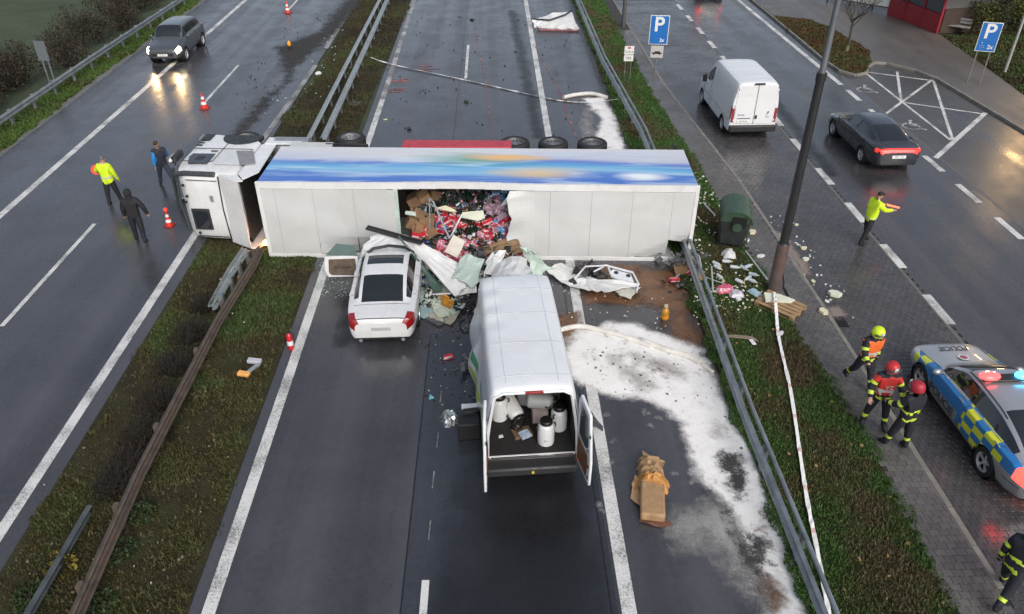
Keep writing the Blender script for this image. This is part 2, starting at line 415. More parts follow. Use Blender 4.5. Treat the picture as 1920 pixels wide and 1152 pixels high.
mark('edge_line', [(-5.26, Y0), (-5.24, 36)], .25); mark('edge_line', [(-5.24, 36), (-5.35, 55), (-5.4, 120)], .25, PAINT_W)
for y in (3.1, 39.05, 57.1): mark('lane_dash', [(-1.39, y), (-1.39, y+6.1)], .14, z=.010)
mark('edge_line', [(2.32, Y0), (2.32, 70), (2.3, 120)], .27, PAINT_W if False else PAINT, z=.010)
for k in range(-2, 16): mark('bay_dash', [(12.55, 17.15+k*3), (12.55, 18.65+k*3)], .26, PAINT)
for k in range(-4, 6): mark('bay_dash', [(17.25, 21.85+k*2.68), (17.25, 23.4+k*2.68)], .24, PAINT)
mark('edge_line', [(17.25, 37.6), (17.0, 56), (16.9, 110)], .26)
for a in ([(1620, 135), (1750, 152)], [(1620, 135), (1782, 263)], [(1748, 150), (1658, 216)], [(1682, 135), (1690, 192)], [(1750, 152), (1786, 262)], [(1690, 192), (1842, 214)], [(1848, 212), (1754, 297)]):
    mark('bay_line', [P(*q) for q in a], .13 if a[0] != (1848, 212) else .2, z=.006+random.uniform(0, .002))
mark('bay_joint_line', [(17.75, -5), (17.78, 39)], .1, M('joint_concrete', (.12, .12, .11), .6, world=True), z=.003)
mark('bay_joint_line', [(12.42, -5), (12.42, 50)], .1, M('joint_concrete', (.12, .12, .11), .6, world=True), z=.005)
for q in ((1623, 168), (1710, 236)):   # wheelchair symbols
    c = P(*q); b = MB()
    X = Matrix.Translation((c.x, c.y, .006)) @ Matrix.Rotation(R(-25), 4, 'Z')
    def strip(b, pts, w):
        for a, d in zip(pts, pts[1:]):
            a = Vector((*a, 0)); d = Vector((*d, 0)); t = (d-a).normalized(); nn = Vector((-t.y, t.x, 0))*w/2
            b.add([a-nn-t*w*.3, d-nn+t*w*.3, d+nn+t*w*.3, a+nn-t*w*.3], [(0, 1, 2, 3)], X)
    strip(b, [(.36*math.cos(R(t))*1.0-.02, .36*math.sin(R(t))-.1) for t in range(125, 385, 20)], .1)
    strip(b, [(-.08, .45), (-.05, .1), (.25, .08), (.42, -.3), (.55, -.26)], .11); strip(b, [(-.06, .25), (.2, .25)], .08)
    b.add([(-.08+.09*math.cos(t), .62+.09*math.sin(t), 0) for t in np.arange(0, 6.2, .6)], [list(range(11))], X)
    tag(b.build('wheelchair_mark', PAINT, smooth=0), kind='structure')
# survey spray marks
SPRAY = paint('spray_orange', (.62, .16, .11), -.02)
for a, b_ in (((890, 20), (893, 75)), ((893, 75), (912, 160)), ((912, 160), (922, 262)), ((1000, 82), (1050, 175)), ((1050, 175), (1082, 262))):
    p0, p1 = P(*a), P(*b_); L = (p1-p0).length; d = (p1-p0)/L; k = .0
    while k < L-.3:
        mark('spray_dash', [p0+d*k, p0+d*(k+.4)], .05, SPRAY, z=.012); k += .75
for q, sh in (((798, 128), [[(-.6, -.2), (.75, -.2)], [(0, -.35), (0, .9)], [(-.35, .3), (.35, .3)], [(-.5, -.5), (.4, -.5)]]), ((748, 153), [[(-.5, 0), (.5, 0)], [(-.3, .4), (-.1, -.3)], [(.1, .4), (.3, -.3)], [(.0, .35), (.45, .3)]]), ((744, 171), [[(-.45, .1), (.4, .1)], [(-.2, .3), (.4, .35)], [(-.4, -.15), (.2, -.2)]])):
    c = P(*q)
    for s_ in sh: mark('spray_mark', [(c.x+x, c.y+y) for x, y in s_], .08, SPRAY, z=.012+random.uniform(0, .004))
# -- spills: soft-edged sheets on the road
def spillmat(name, stops, rough=.8, amp=.35, nsc=2.2, soft=.12, grain=.5, spec=.3, thin=1.):
    m, n, l, b = newmat(name)
    pos = n.new('ShaderNodeNewGeometry').outputs['Position']
    at = n.new('ShaderNodeAttribute'); at.attribute_name = 'd'
    nz = math_(n, l, 'ADD', math_(n, l, 'MULTIPLY', noise(n, l, pos, nsc, 6, .65, .3), 1-grain*.4), math_(n, l, 'MULTIPLY', noise(n, l, pos, 22, 3, .7), grain*.4))
    a = math_(n, l, 'ADD', at.outputs['Fac'], math_(n, l, 'MULTIPLY', math_(n, l, 'SUBTRACT', nz, .5), amp*2))
    mr = n.new('ShaderNodeMapRange'); mr.interpolation_type = 'SMOOTHSTEP'; l.new(a, mr.inputs[0])
    mr.inputs[1].default_value = -soft; mr.inputs[2].default_value = soft; mr.inputs[4].default_value = thin
    l.new(mr.outputs[0], b.inputs['Alpha'])
    c = ramp(n, l, math_(n, l, 'ADD', math_(n, l, 'MULTIPLY', noise(n, l, pos, 1.6, 6, .7, .5), .7), math_(n, l, 'MULTIPLY', noise(n, l, pos, 9, 4, .7), .3)), stops)
    l.new(c, b.inputs['Base Color']); b.inputs['Roughness'].default_value = rough; b.inputs['Specular IOR Level'].default_value = spec
    bump(n, l, b, noise(n, l, pos, 18, 4, .7), .5, .02)
    return m
def spill(name, poly, mat, z, label, cat, step=.12, margin=.5, h=0.):
    poly = [(p[0], p[1]) for p in poly]; xs = np.array([p[0] for p in poly]); ys = np.array([p[1] for p in poly])
    gx = np.arange(xs.min()-margin, xs.max()+margin+step, step); gy = np.arange(ys.min()-margin, ys.max()+margin+step, step)
    XX, YY = np.meshgrid(gx, gy); D = inside(XX, YY, poly); k = len(gx)
    Z = z+h*np.clip(D/.35, 0, 1)*(.4+vnoise(XX, YY, 3.))
    keep = D > -margin; F = []
    for j in range(len(gy)-1):
        for i in range(k-1):
            if keep[j, i] and keep[j+1, i] and keep[j, i+1] and keep[j+1, i+1]: F.append((j*k+i, j*k+i+1, (j+1)*k+i+1, (j+1)*k+i))
    me = bpy.data.meshes.new(name); me.from_pydata(np.stack([XX.ravel(), YY.ravel(), Z.ravel()], 1).tolist(), [], F)
    a = me.attributes.new('d', 'FLOAT', 'POINT'); a.data.foreach_set('value', D.ravel().astype(np.float32))
    me.materials.append(mat); me.shade_smooth()
    bm = bmesh.new(); bm.from_mesh(me); bmesh.ops.delete(bm, geom=[v for v in bm.verts if not v.link_faces], context='VERTS'); bm.to_mesh(me); bm.free()
    return tag(link(name, me), label, cat, kind='stuff')
POWDER = spillmat('absorbent_powder', [(.33, (.13, .105, .095)), (.385, (.50, .46, .43)), (.45, (.72, .71, .69)), (.7, (.84, .83, .81))], .9, .48, 1.3, .18)
POWTHIN = spillmat('absorbent_dust', [(.3, (.3, .3, .29)), (.7, (.5, .49, .46))], .9, .9, 2.6, .5, .9, thin=.65)
SLICK = spillmat('brown_spill', [(.3, (.07, .034, .020)), (.5, (.15, .072, .036)), (.7, (.24, .125, .06))], .22, .75, 1.1, .22, .3, .5, thin=.88)
MUD = spillmat('mud', [(.3, (.018, .015, .012)), (.7, (.045, .038, .028))], .6, 1.1, 1.6, .4, .9, .3, thin=.8)
VAN_REFL = spillmat('painted_reflection', [(.3, (.010, .010, .012)), (.7, (.018, .018, .02))], .14, .8, .6, .6, .2, .6, thin=.55)
SANDY = spillmat('sand_spill', [(.3, (.16, .13, .115)), (.7, (.27, .225, .20))], .8, .25, 2., .1, .4, .3)
px = lambda *a: [P(*q) for q in a]
spill('van_reflection', px((890, 880), (1100, 880), (1130, 1152), (1120, 1260), (800, 1260), (860, 1000)), VAN_REFL, .0085, 'dark van reflection painted on the wet asphalt behind the open van', 'painted reflection')  # dark reflection of the van, put into the colour of a glossy sheet
spill('brown_spill', px((1195, 505), (1275, 505), (1292, 560), (1235, 582), (1185, 560)), SLICK, .0125, 'orange brown liquid pooled on the road below the trailer tail', 'spill')
spill('brown_spill', px((1085, 500), (1195, 500), (1195, 574), (1105, 566)), SLICK, .0132, 'brown liquid around the white door skeleton', 'spill')
spill('brown_spill', px((1035, 600), (1078, 590), (1090, 622), (1062, 648), (1046, 690), (1030, 640)), SLICK, .0128, 'small brown pool beside the van flank', 'spill')
spill('brown_spill', px((1240, 570), (1290, 560), (1318, 690), (1300, 690), (1275, 640)), SLICK, .014, 'narrow brown trickle along the shoulder beside the right guard rail', 'spill')
spill('absorbent_powder', px((1062, 640), (1085, 622), (1125, 618), (1140, 606), (1200, 610), (1262, 640), (1312, 655), (1328, 690), (1352, 740), (1390, 810), (1430, 900), (1470, 1000), (1510, 1152), (1520, 1200), (1452, 1200), (1440, 1100), (1400, 1000), (1350, 930), (1310, 900), (1290, 850), (1280, 800), (1225, 752), (1180, 748), (1135, 742), (1090, 720), (1058, 690)), POWDER, .018, 'white absorbent powder spread over the shoulder along the right guard rail', 'powder', h=.006)
spill('absorbent_powder', px((1095, 186), (1130, 184), (1150, 215), (1165, 260), (1180, 320), (1130, 320), (1120, 250), (1130, 225), (1110, 205)), POWDER, .014, 'white absorbent powder patch beyond the overturned trailer', 'powder', h=.005)
spill('absorbent_dust', px((1260, 985), (1300, 960), (1380, 940), (1430, 1020), (1470, 1152), (1400, 1100), (1330, 1010), (1280, 1020)), POWTHIN, .0155, 'thin dusting of white powder beside the torn paper sack', 'powder')
spill('absorbent_dust', px((1100, 205), (1110, 262), (1098, 262), (1094, 230)), POWTHIN, .0155, 'thin zigzag of white dust on the far shoulder', 'powder', margin=.25)
spill('mud', px((470, 235), (560, 120), (640, 50), (690, 0), (650, 0), (600, 60), (520, 90), (545, 150), (490, 190), (440, 255)), MUD, .016, 'churned mud smeared over the left carriageway beside the median', 'mud', margin=.8)
spill('sand_spill', px((1452, 432), (1482, 450), (1488, 470), (1500, 480), (1515, 500), (1518, 515), (1505, 518), (1488, 490), (1465, 470), (1450, 445)), SANDY, .014, 'pale sandy puddle on the pavers beside the leaning lamp post', 'spill', margin=.3, step=.08)
spill('sand_spill', px((1552, 578), (1572, 575), (1588, 592), (1575, 600), (1556, 594)), SANDY, .014, 'small pale puddle beside the square drain cover', 'spill', margin=.3, step=.08)
spill('mud', px((1430, 0), (1520, 150), (1600, 300), (1560, 330)), MUD, -1, 'x', 'x') if False else None
# -- grass blades
def blademat(name):
    m, n, l, b = newmat(name); at = n.new('ShaderNodeAttribute'); at.attribute_name = 'c'
    l.new(at.outputs['Color'], b.inputs['Base Color']); b.inputs['Roughness'].default_value = .6; b.inputs['Specular IOR Level'].default_value = .25
    return m
BLADE = blademat('grass_blades')
def blades(name, poly, z, dens, label, pal, h=(.05, .12), w=.016, bare=None, scale=.8, seed=1, fade=0, edge=0):
    g = np.random.default_rng(seed); poly = [(p[0], p[1]) for p in poly]
    xs = [p[0] for p in poly]; ys = [p[1] for p in poly]; A = (max(xs)-min(xs))*(max(ys)-min(ys)); N = int(A*dens)
    x = g.uniform(min(xs)-.2, max(xs)+.2, N); y = g.uniform(min(ys), max(ys), N)
    if fade: k = g.random(N) < np.clip(1.15-(y-8)/fade, .35, 1); x, y = x[k], y[k]
    D = inside(x, y, poly); p = vnoise(x, y, scale); p2 = vnoise(x+50, y+90, scale*5)
    k = D > (vnoise(x+7, y+3, 1.7)-.58)*.55
    if bare is not None: k &= g.random(len(x)) < np.clip((p-bare)*8+.5, .12, 1)
    x, y, p, p2 = x[k], y[k], p[k], p2[k]; N = len(x)
    hh = g.uniform(*h, N)*(.6+.8*p2); ang = g.uniform(0, 2*PI, N); lean = g.uniform(.2, 1.1, N)*hh; la = g.uniform(0, 2*PI, N); ww = w*g.uniform(.6, 1.5, N)
    far = 1+np.clip((y-15)/30, 0, 1.2); ww = ww*far
    V = np.empty((N, 3, 3)); dx = np.cos(ang)*ww; dy = np.sin(ang)*ww
    V[:, 0] = np.stack([x-dx, y-dy, np.full(N, z-.01)], 1); V[:, 1] = np.stack([x+dx, y+dy, np.full(N, z-.01)], 1)
    V[:, 2] = np.stack([x+np.cos(la)*lean, y+np.sin(la)*lean, z+hh], 1)
    me = bpy.data.meshes.new(name); me.vertices.add(3*N); me.vertices.foreach_set('co', V.ravel())
    me.loops.add(3*N); me.loops.foreach_set('vertex_index', np.arange(3*N)); me.polygons.add(N)
    me.polygons.foreach_set('loop_start', np.arange(0, 3*N, 3)); me.polygons.foreach_set('loop_total', np.full(N, 3)); me.update()
    if edge: p = p-.02+.28*np.exp(-np.abs(inside(x, y, poly))/edge)
    pal = np.array(pal); t = np.clip((p-.3)/.4+g.normal(0, .18, N), 0, .999)*(len(pal)-1); i = t.astype(int); f = (t-i)[:, None]
    c = (pal[i]*(1-f)+pal[np.minimum(i+1, len(pal)-1)]*f)*g.uniform(.6, 1.5, (N, 1))
    cc = np.ones((3*N, 4)); cc[:, :3] = np.repeat(c, 3, 0)
    a = me.color_attributes.new('c', 'FLOAT_COLOR', 'POINT'); a.data.foreach_set('color', cc.ravel().astype(np.float32))
    me.materials.append(BLADE)
    return tag(link(name, me), label, 'grass', kind='stuff')
G_OLIVE = [(.056, .044, .024), (.066, .058, .024), (.058, .072, .024), (.052, .088, .026)]
G_GREEN = [(.098, .074, .042), (.086, .074, .036), (.066, .092, .030), (.050, .108, .026)]
blades('grass', [(5.6, 5), *[(x+.04, y) for x, y in GX if 5 < y < 60], (7.6, 62), (5.6, 62)], .06, 2600, 'mown grass with brown patches between right guard rail and paved path', G_GREEN, (.03, .08), seed=3, fade=45, edge=.45)
blades('grass', [(-9.35, 6), (-5.72, 6), (-5.75, 24), (-9.35, 24)], .012, 1900, 'dull olive grass on the median around the two guard rails', G_OLIVE, (.03, .09), bare=.36, seed=4, fade=45)
blades('grass', [(-9.3, 24), (-5.75, 24), (-6.0, 30), (-5.6, 60), (-9.1, 62), (-8.9, 40), (-9.35, 33)], .012, 1200, 'churned brown grass on the median beyond the lorry', [(.030, .024, .017), (.044, .036, .022), (.056, .050, .024), (.050, .062, .024)], (.03, .09), bare=.44, seed=14, scale=.5)
blades('grass', [(-21.5, 24), (-20.1, 24), (-20.1, 64), (-21.5, 64)], .012, 1100, 'green grass ribbon along the foot of the outer guard rail', [(.05, .06, .018), (.045, .085, .018), (.06, .10, .02)], (.05, .12), w=.03, seed=5)
blades('grass', [(17.95, 51), (20, 50), (20.6, 47.4), (20.9, 43), (19.8, 40.6), (19.2, 39.6), (18.5, 39.1), (18.0, 39.8)], .08, 700, 'brownish grass of the kerbed island around the bare tree', [(.07, .042, .018), (.065, .05, .018), (.05, .06, .018)], (.03, .08), w=.03, seed=6)
blades('grass', [(25.2, 33), (25.9, 40.4), (26.5, 46), (32, 46), (34, 33)], .09, 500, 'rough grass with leaves behind the blue disabled parking sign', [(.045, .036, .016), (.05, .055, .018), (.04, .07, .018)], (.05, .12), w=.03, seed=8)
# ======================= VEHICLES =======================
GLASS = M('dark_glass', (.012, .015, .018), .06, var=.1, spec=.8)
RUBBER = M('tyre_rubber', (.012, .012, .012), .7, var=.3, scale=9)
BLACKP = M('black_plastic', (.016, .016, .017), .45, var=.2)
SEAM = M('panel_gap', (.02, .02, .02), .6)
ALLOY = M('alloy', (.58, .58, .60), .35, .45, var=.15, scale=20)
CHROME = M('chrome', (.7, .7, .7), .15, 1., var=.05)
WHITE = M('white_car_paint', (.62, .63, .64), .25, var=.06, scale=1.5, dirt=(.42, .41, .38), dirt_amt=.35, coat=.5)
WHITE_V = M('white_van_paint', (.66, .68, .70), .32, var=.05, scale=1.2, dirt=(.46, .45, .43), dirt_amt=.25, coat=.3)
REDL = M('red_lens', (.25, .008, .01), .15, var=.15, scale=14, coat=.5)
REDLIT = M('red_lit', (1., .015, .01), .2, emit=2.2)
WHITELIT = M('headlight_lit', (1., .80, .52), .2, emit=14.)
CLEARL = M('clear_lens', (.5, .5, .5), .08, var=.4, scale=15, coat=.5)
PLATE = M('number_plate', (.72, .72, .70), .4, var=.05)
class Loft:
    """body skin: stations s (metres from the nose), rows from sill to roof centre"""
    def __init__(s, st, L, nrow=8, deform=None):
        s.S = [q[0] for q in st]; s.L = L; s.D = np.array([[c for pt in q[1] for c in pt] for q in st], float); s.nr = nrow; s.deform = deform
    def rows(s, ss): return pchip(s.S, s.D, ss).reshape(len(ss), s.nr, 2)
    def pt(s, sv, row, side=1, off=0.):
        r = s.rows([sv])[0]; q = pchip(range(s.nr), r, [row])[0]
        a = pchip(range(s.nr), r, [max(0, row-.05), min(s.nr-1, row+.05)]); t = a[1]-a[0]; n = np.array([t[1], -t[0]]); n = n/(np.linalg.norm(n)+1e-9)
        q = q+n*off; v = Vector((side*q[0], s.L/2-sv, q[1]))
        return s.deform(v) if s.deform else v
    def build(s, root, tagf, mats, ds=.06, k=5, arches=(), smooth=35, caps=(True, True), knots=()):
        ss = sorted(set(np.round(np.concatenate([np.arange(s.S[0], s.S[-1], ds), [s.S[-1]], np.array(s.S), np.array(knots)]), 4)))
        ss = [v for i, v in enumerate(ss) if i == 0 or v-ss[i-1] > .012 or v in s.S]
        rq = np.linspace(0, s.nr-1, (s.nr-1)*k+1); R_ = s.rows(ss); G = np.stack([pchip(range(s.nr), r, rq) for r in R_])
        nS, nR = len(ss), len(rq); parts = {}
        vid = {}; V = []
        def vert(i, j, sd):
            if j == nR-1: sd = 1
            key = (i, j, sd)
            if key not in vid:
                x, z = G[i, j]; y = s.L/2-ss[i]
                for (ya, za, ra) in arches:
                    dy = abs(y-ya)
                    if dy < ra and z < za+math.sqrt(ra*ra-dy*dy): z = za+math.sqrt(ra*ra-dy*dy)
                v = Vector((sd*x, y, z)); vid[key] = len(V); V.append(s.deform(v) if s.deform else v)
            return vid[key]
        for sd in (1, -1):
            for i in range(nS-1):
                for j in range(nR-1):
                    p = tagf((ss[i]+ss[i+1])/2, (rq[j]+rq[j+1])/2, sd)
                    if p is None: continue
                    q = [vert(i, j, sd), vert(i, j+1, sd), vert(i+1, j+1, sd), vert(i+1, j, sd)]
                    if len(set(q)) < 3: continue
                    if j+1 == nR-1 and q[1] == q[2]: continue
                    parts.setdefault(p, []).append(q if sd == -1 else q[::-1])
        for e, i in ((caps[0], 0), (caps[1], nS-1)):
            if not e: continue
            for j in range(nR-1):
                if j+1 == nR-1: q = [vert(i, j, 1), vert(i, j, -1), vert(i, j+1, 1)]
                else: q = [vert(i, j, 1), vert(i, j, -1), vert(i, j+1, -1), vert(i, j+1, 1)]
                p = tagf(ss[i], (rq[j]+rq[j+1])/2, 0)
                if p: parts.setdefault(p, []).append(q)
        out = {}
        for p, fs in parts.items():
            used = sorted({i for f in fs for i in f}); mp = {o: n for n, o in enumerate(used)}
            b = MB(); b.v = [V[i] for i in used]; b.f = [[mp[i] for i in dict.fromkeys(f)] for f in fs]; b.mi = [0]*len(b.f)
            nm = p.split('#')[0]; out[p] = b.build(nm, mats[nm], root, smooth=smooth)
        return out
    def seam(s, root, lines, r=.007, mat=None, name='panel_gap'):
        for ln in lines:
            b = MB(); pts = []
            for (s0, r0, sd), (s1, r1, _) in zip(ln, ln[1:]):
                n = max(2, int(abs(s1-s0)/.12)+int(abs(r1-r0)*3)+2)
                pts += [s.pt(s0+(s1-s0)*t, r0+(r1-r0)*t, sd, .001) for t in np.linspace(0, 1, n)]
            b.tube(pts, r, 5); b.build(name, mat or SEAM, root)
_wheel = {}
def wheel(root, x, y, r, w=.22, side=1, spokes=5, rim=None, steel=False):
    rim = rim or ALLOY; key = (round(r, 3), w, spokes, rim.name)
    if key not in _wheel:
        t = MB(); t.lathe([(r*.66, -w/2), (r*.9, -w/2), (r*.97, -w*.42), (r, -w*.3), (r, w*.3), (r*.97, w*.42), (r*.9, w/2), (r*.66, w/2), (r*.62, w*.3), (r*.62, -w*.3), (r*.66, -w/2)], 32, axis='x', cap=False)
        q = MB(); q.lathe([(r*.64, w*.42), (r*.67, w*.47), (r*.62, w*.46), (r*.60, w*.2)], 28, axis='x', cap=False)
        q.lathe([(.0, w*.30), (.16*r, w*.31), (.2*r, w*.25), (.2*r, w*.05)], 16, axis='x')
        for i in range(spokes):
            a = 2*PI*i/spokes
            for da in (-.16, .16) if spokes < 8 else (0,):
                X = Matrix.Rotation(a, 4, 'X'); q.box((w*.24, r*.4*math.sin(da)*.6, r*.4), (w*.16, r*.09, r*.5), (-da*.5, 0, 0), X)
        d = MB(); d.lathe([(0, w*.02), (r*.62, w*.02)], 24, axis='x')
        _wheel[key] = (t.mesh('tyre', RUBBER), q.mesh('rim', rim), d.mesh('brake_disc', BLACKP))
        for m in _wheel[key]: m.shade_smooth(); m.set_sharp_from_angle(angle=R(35))
    t, q, d = _wheel[key]
    o = link('wheel', t, root, (x, y, r), (0, 0, 0 if side > 0 else PI))
    link('rim', q, o); link('brake_disc', d, o)
    return o
def well(root, x, y, r, w=.4):
    b = MB(); b.lathe([(r, -w/2), (r, w/2), (0, w/2)], 20, X=Matrix.Translation((x, y, r*.93)) @ (Matrix() if x < 0 else Matrix.Rotation(PI, 4, 'Z')), axis='x', cap=False); b.build('wheel_arch', BLACKP, root)
def car_stations(L, W, H, hood=1.45, cowl=1.25, roof0=2.05, roof1=3.35, deck=4.2, zh=.78, zb=.94, zd=1.02, ztail=.95, gw=.86, rw=.60, suv=0.):
    w = W/2
    def st(s, ws, zs, wg, zg, wr, zr, zc, zb_=.22+suv, wb=None):
        wb = wb or ws*.97
        return (s, [(wb*.90, zb_), (wb*.99, zb_+.12), (ws, zb_+.55*(zs-zb_)), (ws*.975, zs), (wg, zg), (wr, zr), (wr*.62, zc-.18*(zc-zr)), (0, zc)])
    return [st(0, w*.62, zh*.72, w*.58, zh*.76, w*.45, zh*.78, zh*.80, .28+suv),
            st(.07, w*.80, zh*.76, w*.72, zh*.85, w*.55, zh*.89, zh*.91, .25+suv),
            st(.28, w*.93, zh*.86, w*.80, zh*.94, w*.58, zh*.985, zh*1.01),
            st(.75, w*.985, zh*.96, w*.83, zh*1.05, w*.60, zh*1.09, zh*1.12),
            st(cowl, w*.99, zb*.93, w*.84, zb*.98, w*.70, zb*1.02, zb*1.06),
            st((cowl+roof0)/2, w, zb*.975, w*gw, zb*1.015, w*(rw+.09), (zb+H)*.5+.03, (zb+H)*.5+.09),
            st(roof0, w, zb, w*gw, zb*1.03, w*rw, H*.955, H*.985),
            st((roof0+roof1)/2-.1, w, zb*1.01, w*gw, zb*1.05, w*rw, H*.965, H),
            st(roof1, w, zb*1.02, w*gw, zb*1.06, w*(rw-.01), H*.935, H*.975),
            st((roof1+deck)/2, w*.995, zb*1.03, w*(gw-.01), zb*1.075, w*(rw-.0), (H+zd)*.5-.01, (H+zd)*.5+.03),
            st(deck, w*.97, zb*1.03, w*.82, zd*1.0, w*.63, zd*1.015, zd*1.035, .24+suv),
            st(L-.25, w*.92, ztail*.97, w*.78, ztail*1.01, w*.60, ztail*1.03, ztail*1.04, .27+suv),
            st(L-.06, w*.84, ztail*.94, w*.72, ztail*.985, w*.55, ztail*1.005, ztail*1.015, .30+suv),
            st(L, w*.72, ztail*.80, w*.64, ztail*.86, w*.48, ztail*.89, ztail*.90, .34+suv)], dict(cowl=cowl, roof0=roof0, roof1=roof1, deck=deck, L=L, W=W)
def car(name, loc, rz, label, cat, L, W, H, paint, spec=None, head=None, tail=None, rim=None, rw_=.33, deform=None, ax=(.9, 3.75), skip=(), group=None, tail_band=False, sunroof=False, **kw):
    root = empty(name, loc, (0, 0, rz), label, cat, group)
    st, d = car_stations(L, W, H, **kw); lo = Loft(st, L, deform=deform)
    c, r0, r1, dk = d['cowl'], d['roof0'], d['roof1'], d['deck']; bp = (r0+r1)/2+.05
    def tg(s, r, sd):
        if s < .06 and r < 2.6 and r > 1.0 and abs(sd) < 2 and 'grille' not in skip and sd == 0: return 'grille'
        if .05 < s < .42 and 2.45 < r < 4.0: return 'headlight'
        if (L-.34 < s < L-.01 and 2.15 < r < 4.35) if not tail_band else ((L-.09 < s < L-.005 and 3.0 < r) or (L-.26 < s <= L-.09 and 2.6 < r < 3.6)): return 'taillight'
        if c+.07 < s < r0-.05 and r > 5.12: return 'windscreen'
        if r1+.07 < s < dk-.06 and r > 5.12: return 'rear_window'
        if 4.10 < r < 4.86 and c+.16 < s < dk-.22 and not (bp-.05 < s < bp+.05):
            return 'front_side_window' if s < bp else 'rear_side_window'
        if 4.10 < r < 4.86 and bp-.05 < s < bp+.05: return 'door_pillar'
        if r < .42: return 'sill#%d%d' % (sd, sum(s > a for a in ax))
        if sunroof and r > 5.4 and r0+.12 < s < r0+.62: return 'sunroof'
        return 'body'
    mats = dict(body=paint, headlight=head or CLEARL, taillight=tail or REDL, windscreen=GLASS, rear_window=GLASS, front_side_window=GLASS, rear_side_window=GLASS, sill=BLACKP, grille=BLACKP, sunroof=GLASS, door_pillar=BLACKP)
    def tg2(s, r, sd):
        p = tg(s, r, sd)
        if p in skip: return None
        if '#' in p: return p
        return p+('#%d' % sd if p in ('headlight', 'taillight', 'front_side_window', 'rear_side_window', 'door_pillar') else '')
    arches = [(L/2-a, rw_*.97, rw_+.055) for a in ax]
    lo.build(root, tg2, mats, arches=arches, knots=(c+.07, r0-.05, r1+.07, dk-.06, bp-.05, bp+.05, L-.3, .42, c+.16, dk-.22))
    for a in ax:
        for sd in (1, -1):
            if ('fw' in skip) and a < 2: continue
            well(root, sd*(W/2-.22), L/2-a, rw_+.05); wheel(root, sd*(W/2-.125), L/2-a, rw_, .22, sd, rim=rim)
    b = MB(); b.box((0, 0, .30+kw.get('suv', 0)), (W*.8, L*.86, .16)); b.build('underbody', BLACKP, root)
    for sd in (1, -1):
        lo.seam(root, [[(c+.12, 3.95, sd), (c+.10, 2., sd), (c+.16, .45, sd)], [(bp, 4.0, sd), (bp, .45, sd)], [(dk-.45, 3.95, sd), (dk-.62, 2.0, sd)]])
        if 'hood' not in skip: lo.seam(root, [[(.42, 4.1, sd), (c+.02, 4.25, sd)]])
        p = lo.pt(c+.28, 4.0, sd); m = MB(); m.sphere((0, 0, 0), (.11, .07, .075), 12, 8); m.box((-sd*.12, 0, -.03), (.12, .05, .03))
        if 'mirror' not in skip: m.build('wing_mirror', paint, root, loc=(p.x+sd*.17, p.y, p.z+.06))
        for q in (bp-.22, dk-.55):
            p = lo.pt(q, 3.25, sd, .012); h = MB(); h.box((0, 0, 0), (.03, .19, .03)); h.build('door_handle', paint, root, loc=p, bevel=.008)
    lo.seam(root, [[(L-.055, 4.2, 1), (L-.055, 7, 1)], [(L-.055, 4.2, -1), (L-.055, 7, -1)]], .013)
    for sd in (1, -1): lo.seam(root, [[(L-.02, 1.9, sd), (L-.5, 1.75, sd)]], .008)
    lo.seam(root, [[(dk+.04, 4.3, 1), (dk+.04, 7, 1)], [(dk+.04, 4.3, -1), (dk+.04, 7, -1)]])
    return root, lo, d
def plate(root, txt, y, z, rx, w=.52, h=.11, rz=PI):
    b = MB(); b.box((0, 0, 0), (w, .012, h)); o = b.build('number_plate', PLATE, root, loc=(0, y, z), rot=(rx, 0, rz))
    if txt: text_mesh(txt, h*.8, 'plate_text', SEAM, o, (0, -.008, 0), (PI/2, 0, 0), .001)
    return o
# ---- white crashed coupe-saloon
def crush(v):
    v = v.copy()
    if v.y > 1.05:
        k = (v.y-1.05); nz = math.sin(v.x*7+v.y*5)*.5+math.sin(v.x*13-v.y*9)*.3
        v.y = 1.05+k*.72; v.z += min(.16, k*.2)*(v.z > .55)+nz*.05*min(1, k*2); v.x += .07*k*math.sin(v.z*9+v.y*4)
    return v
SED, lo, d = car('saloon_car', (-3.06, 18.85, 0), R(1.5), 'white saloon car jammed under the overturned trailer with its door open', 'car', 4.9, 1.87, 1.40, WHITE, rw_=.33, ax=(.9, 3.75),
    deform=crush, sunroof=True, cowl=1.5, roof0=2.2, roof1=3.25, deck=4.22, zh=.74, zb=.92, zd=.98, ztail=.94, skip=('mirror', 'windscreen', 'grille', 'headlight', 'front_side_window'), gw=.87, rw=.62)
# rear details
b = MB(); b.box((0, 0, 0), (.50, .012, .10)); b.build('number_plate', M('plate_grey', (.33, .33, .35), .5), SED, loc=(0, -2.452, .66), rot=(R(-12), 0, 0))
b = MB(); b.tube([(-.55, -2.40, .83), (0, -2.455, .845), (.55, -2.40, .83)], .014, 6); b.build('chrome_trim', CHROME, SED)
b = MB(); b.lathe([(0, .004), (.045, .004), (.045, 0)], 16); b.build('badge', CHROME, SED, loc=(0, -1.70, 1.0), rot=(R(8), 0, 0))
b = MB(); b.box((0, -2.40, .36), (1.3, .06, .08)); b.build('rear_diffuser', BLACKP, SED, bevel=.02)
for x in (-.55, .55): MB().tube([(x, -2.46, .31), (x, -2.2, .31)], .05, 12).build('exhaust_pipe', CHROME, SED)
b = MB(); b.box((0, .3, .62), (1.45, 2.0, .5)); b.build('cabin_interior', M('interior_dark', (.02, .018, .016), .8), SED)
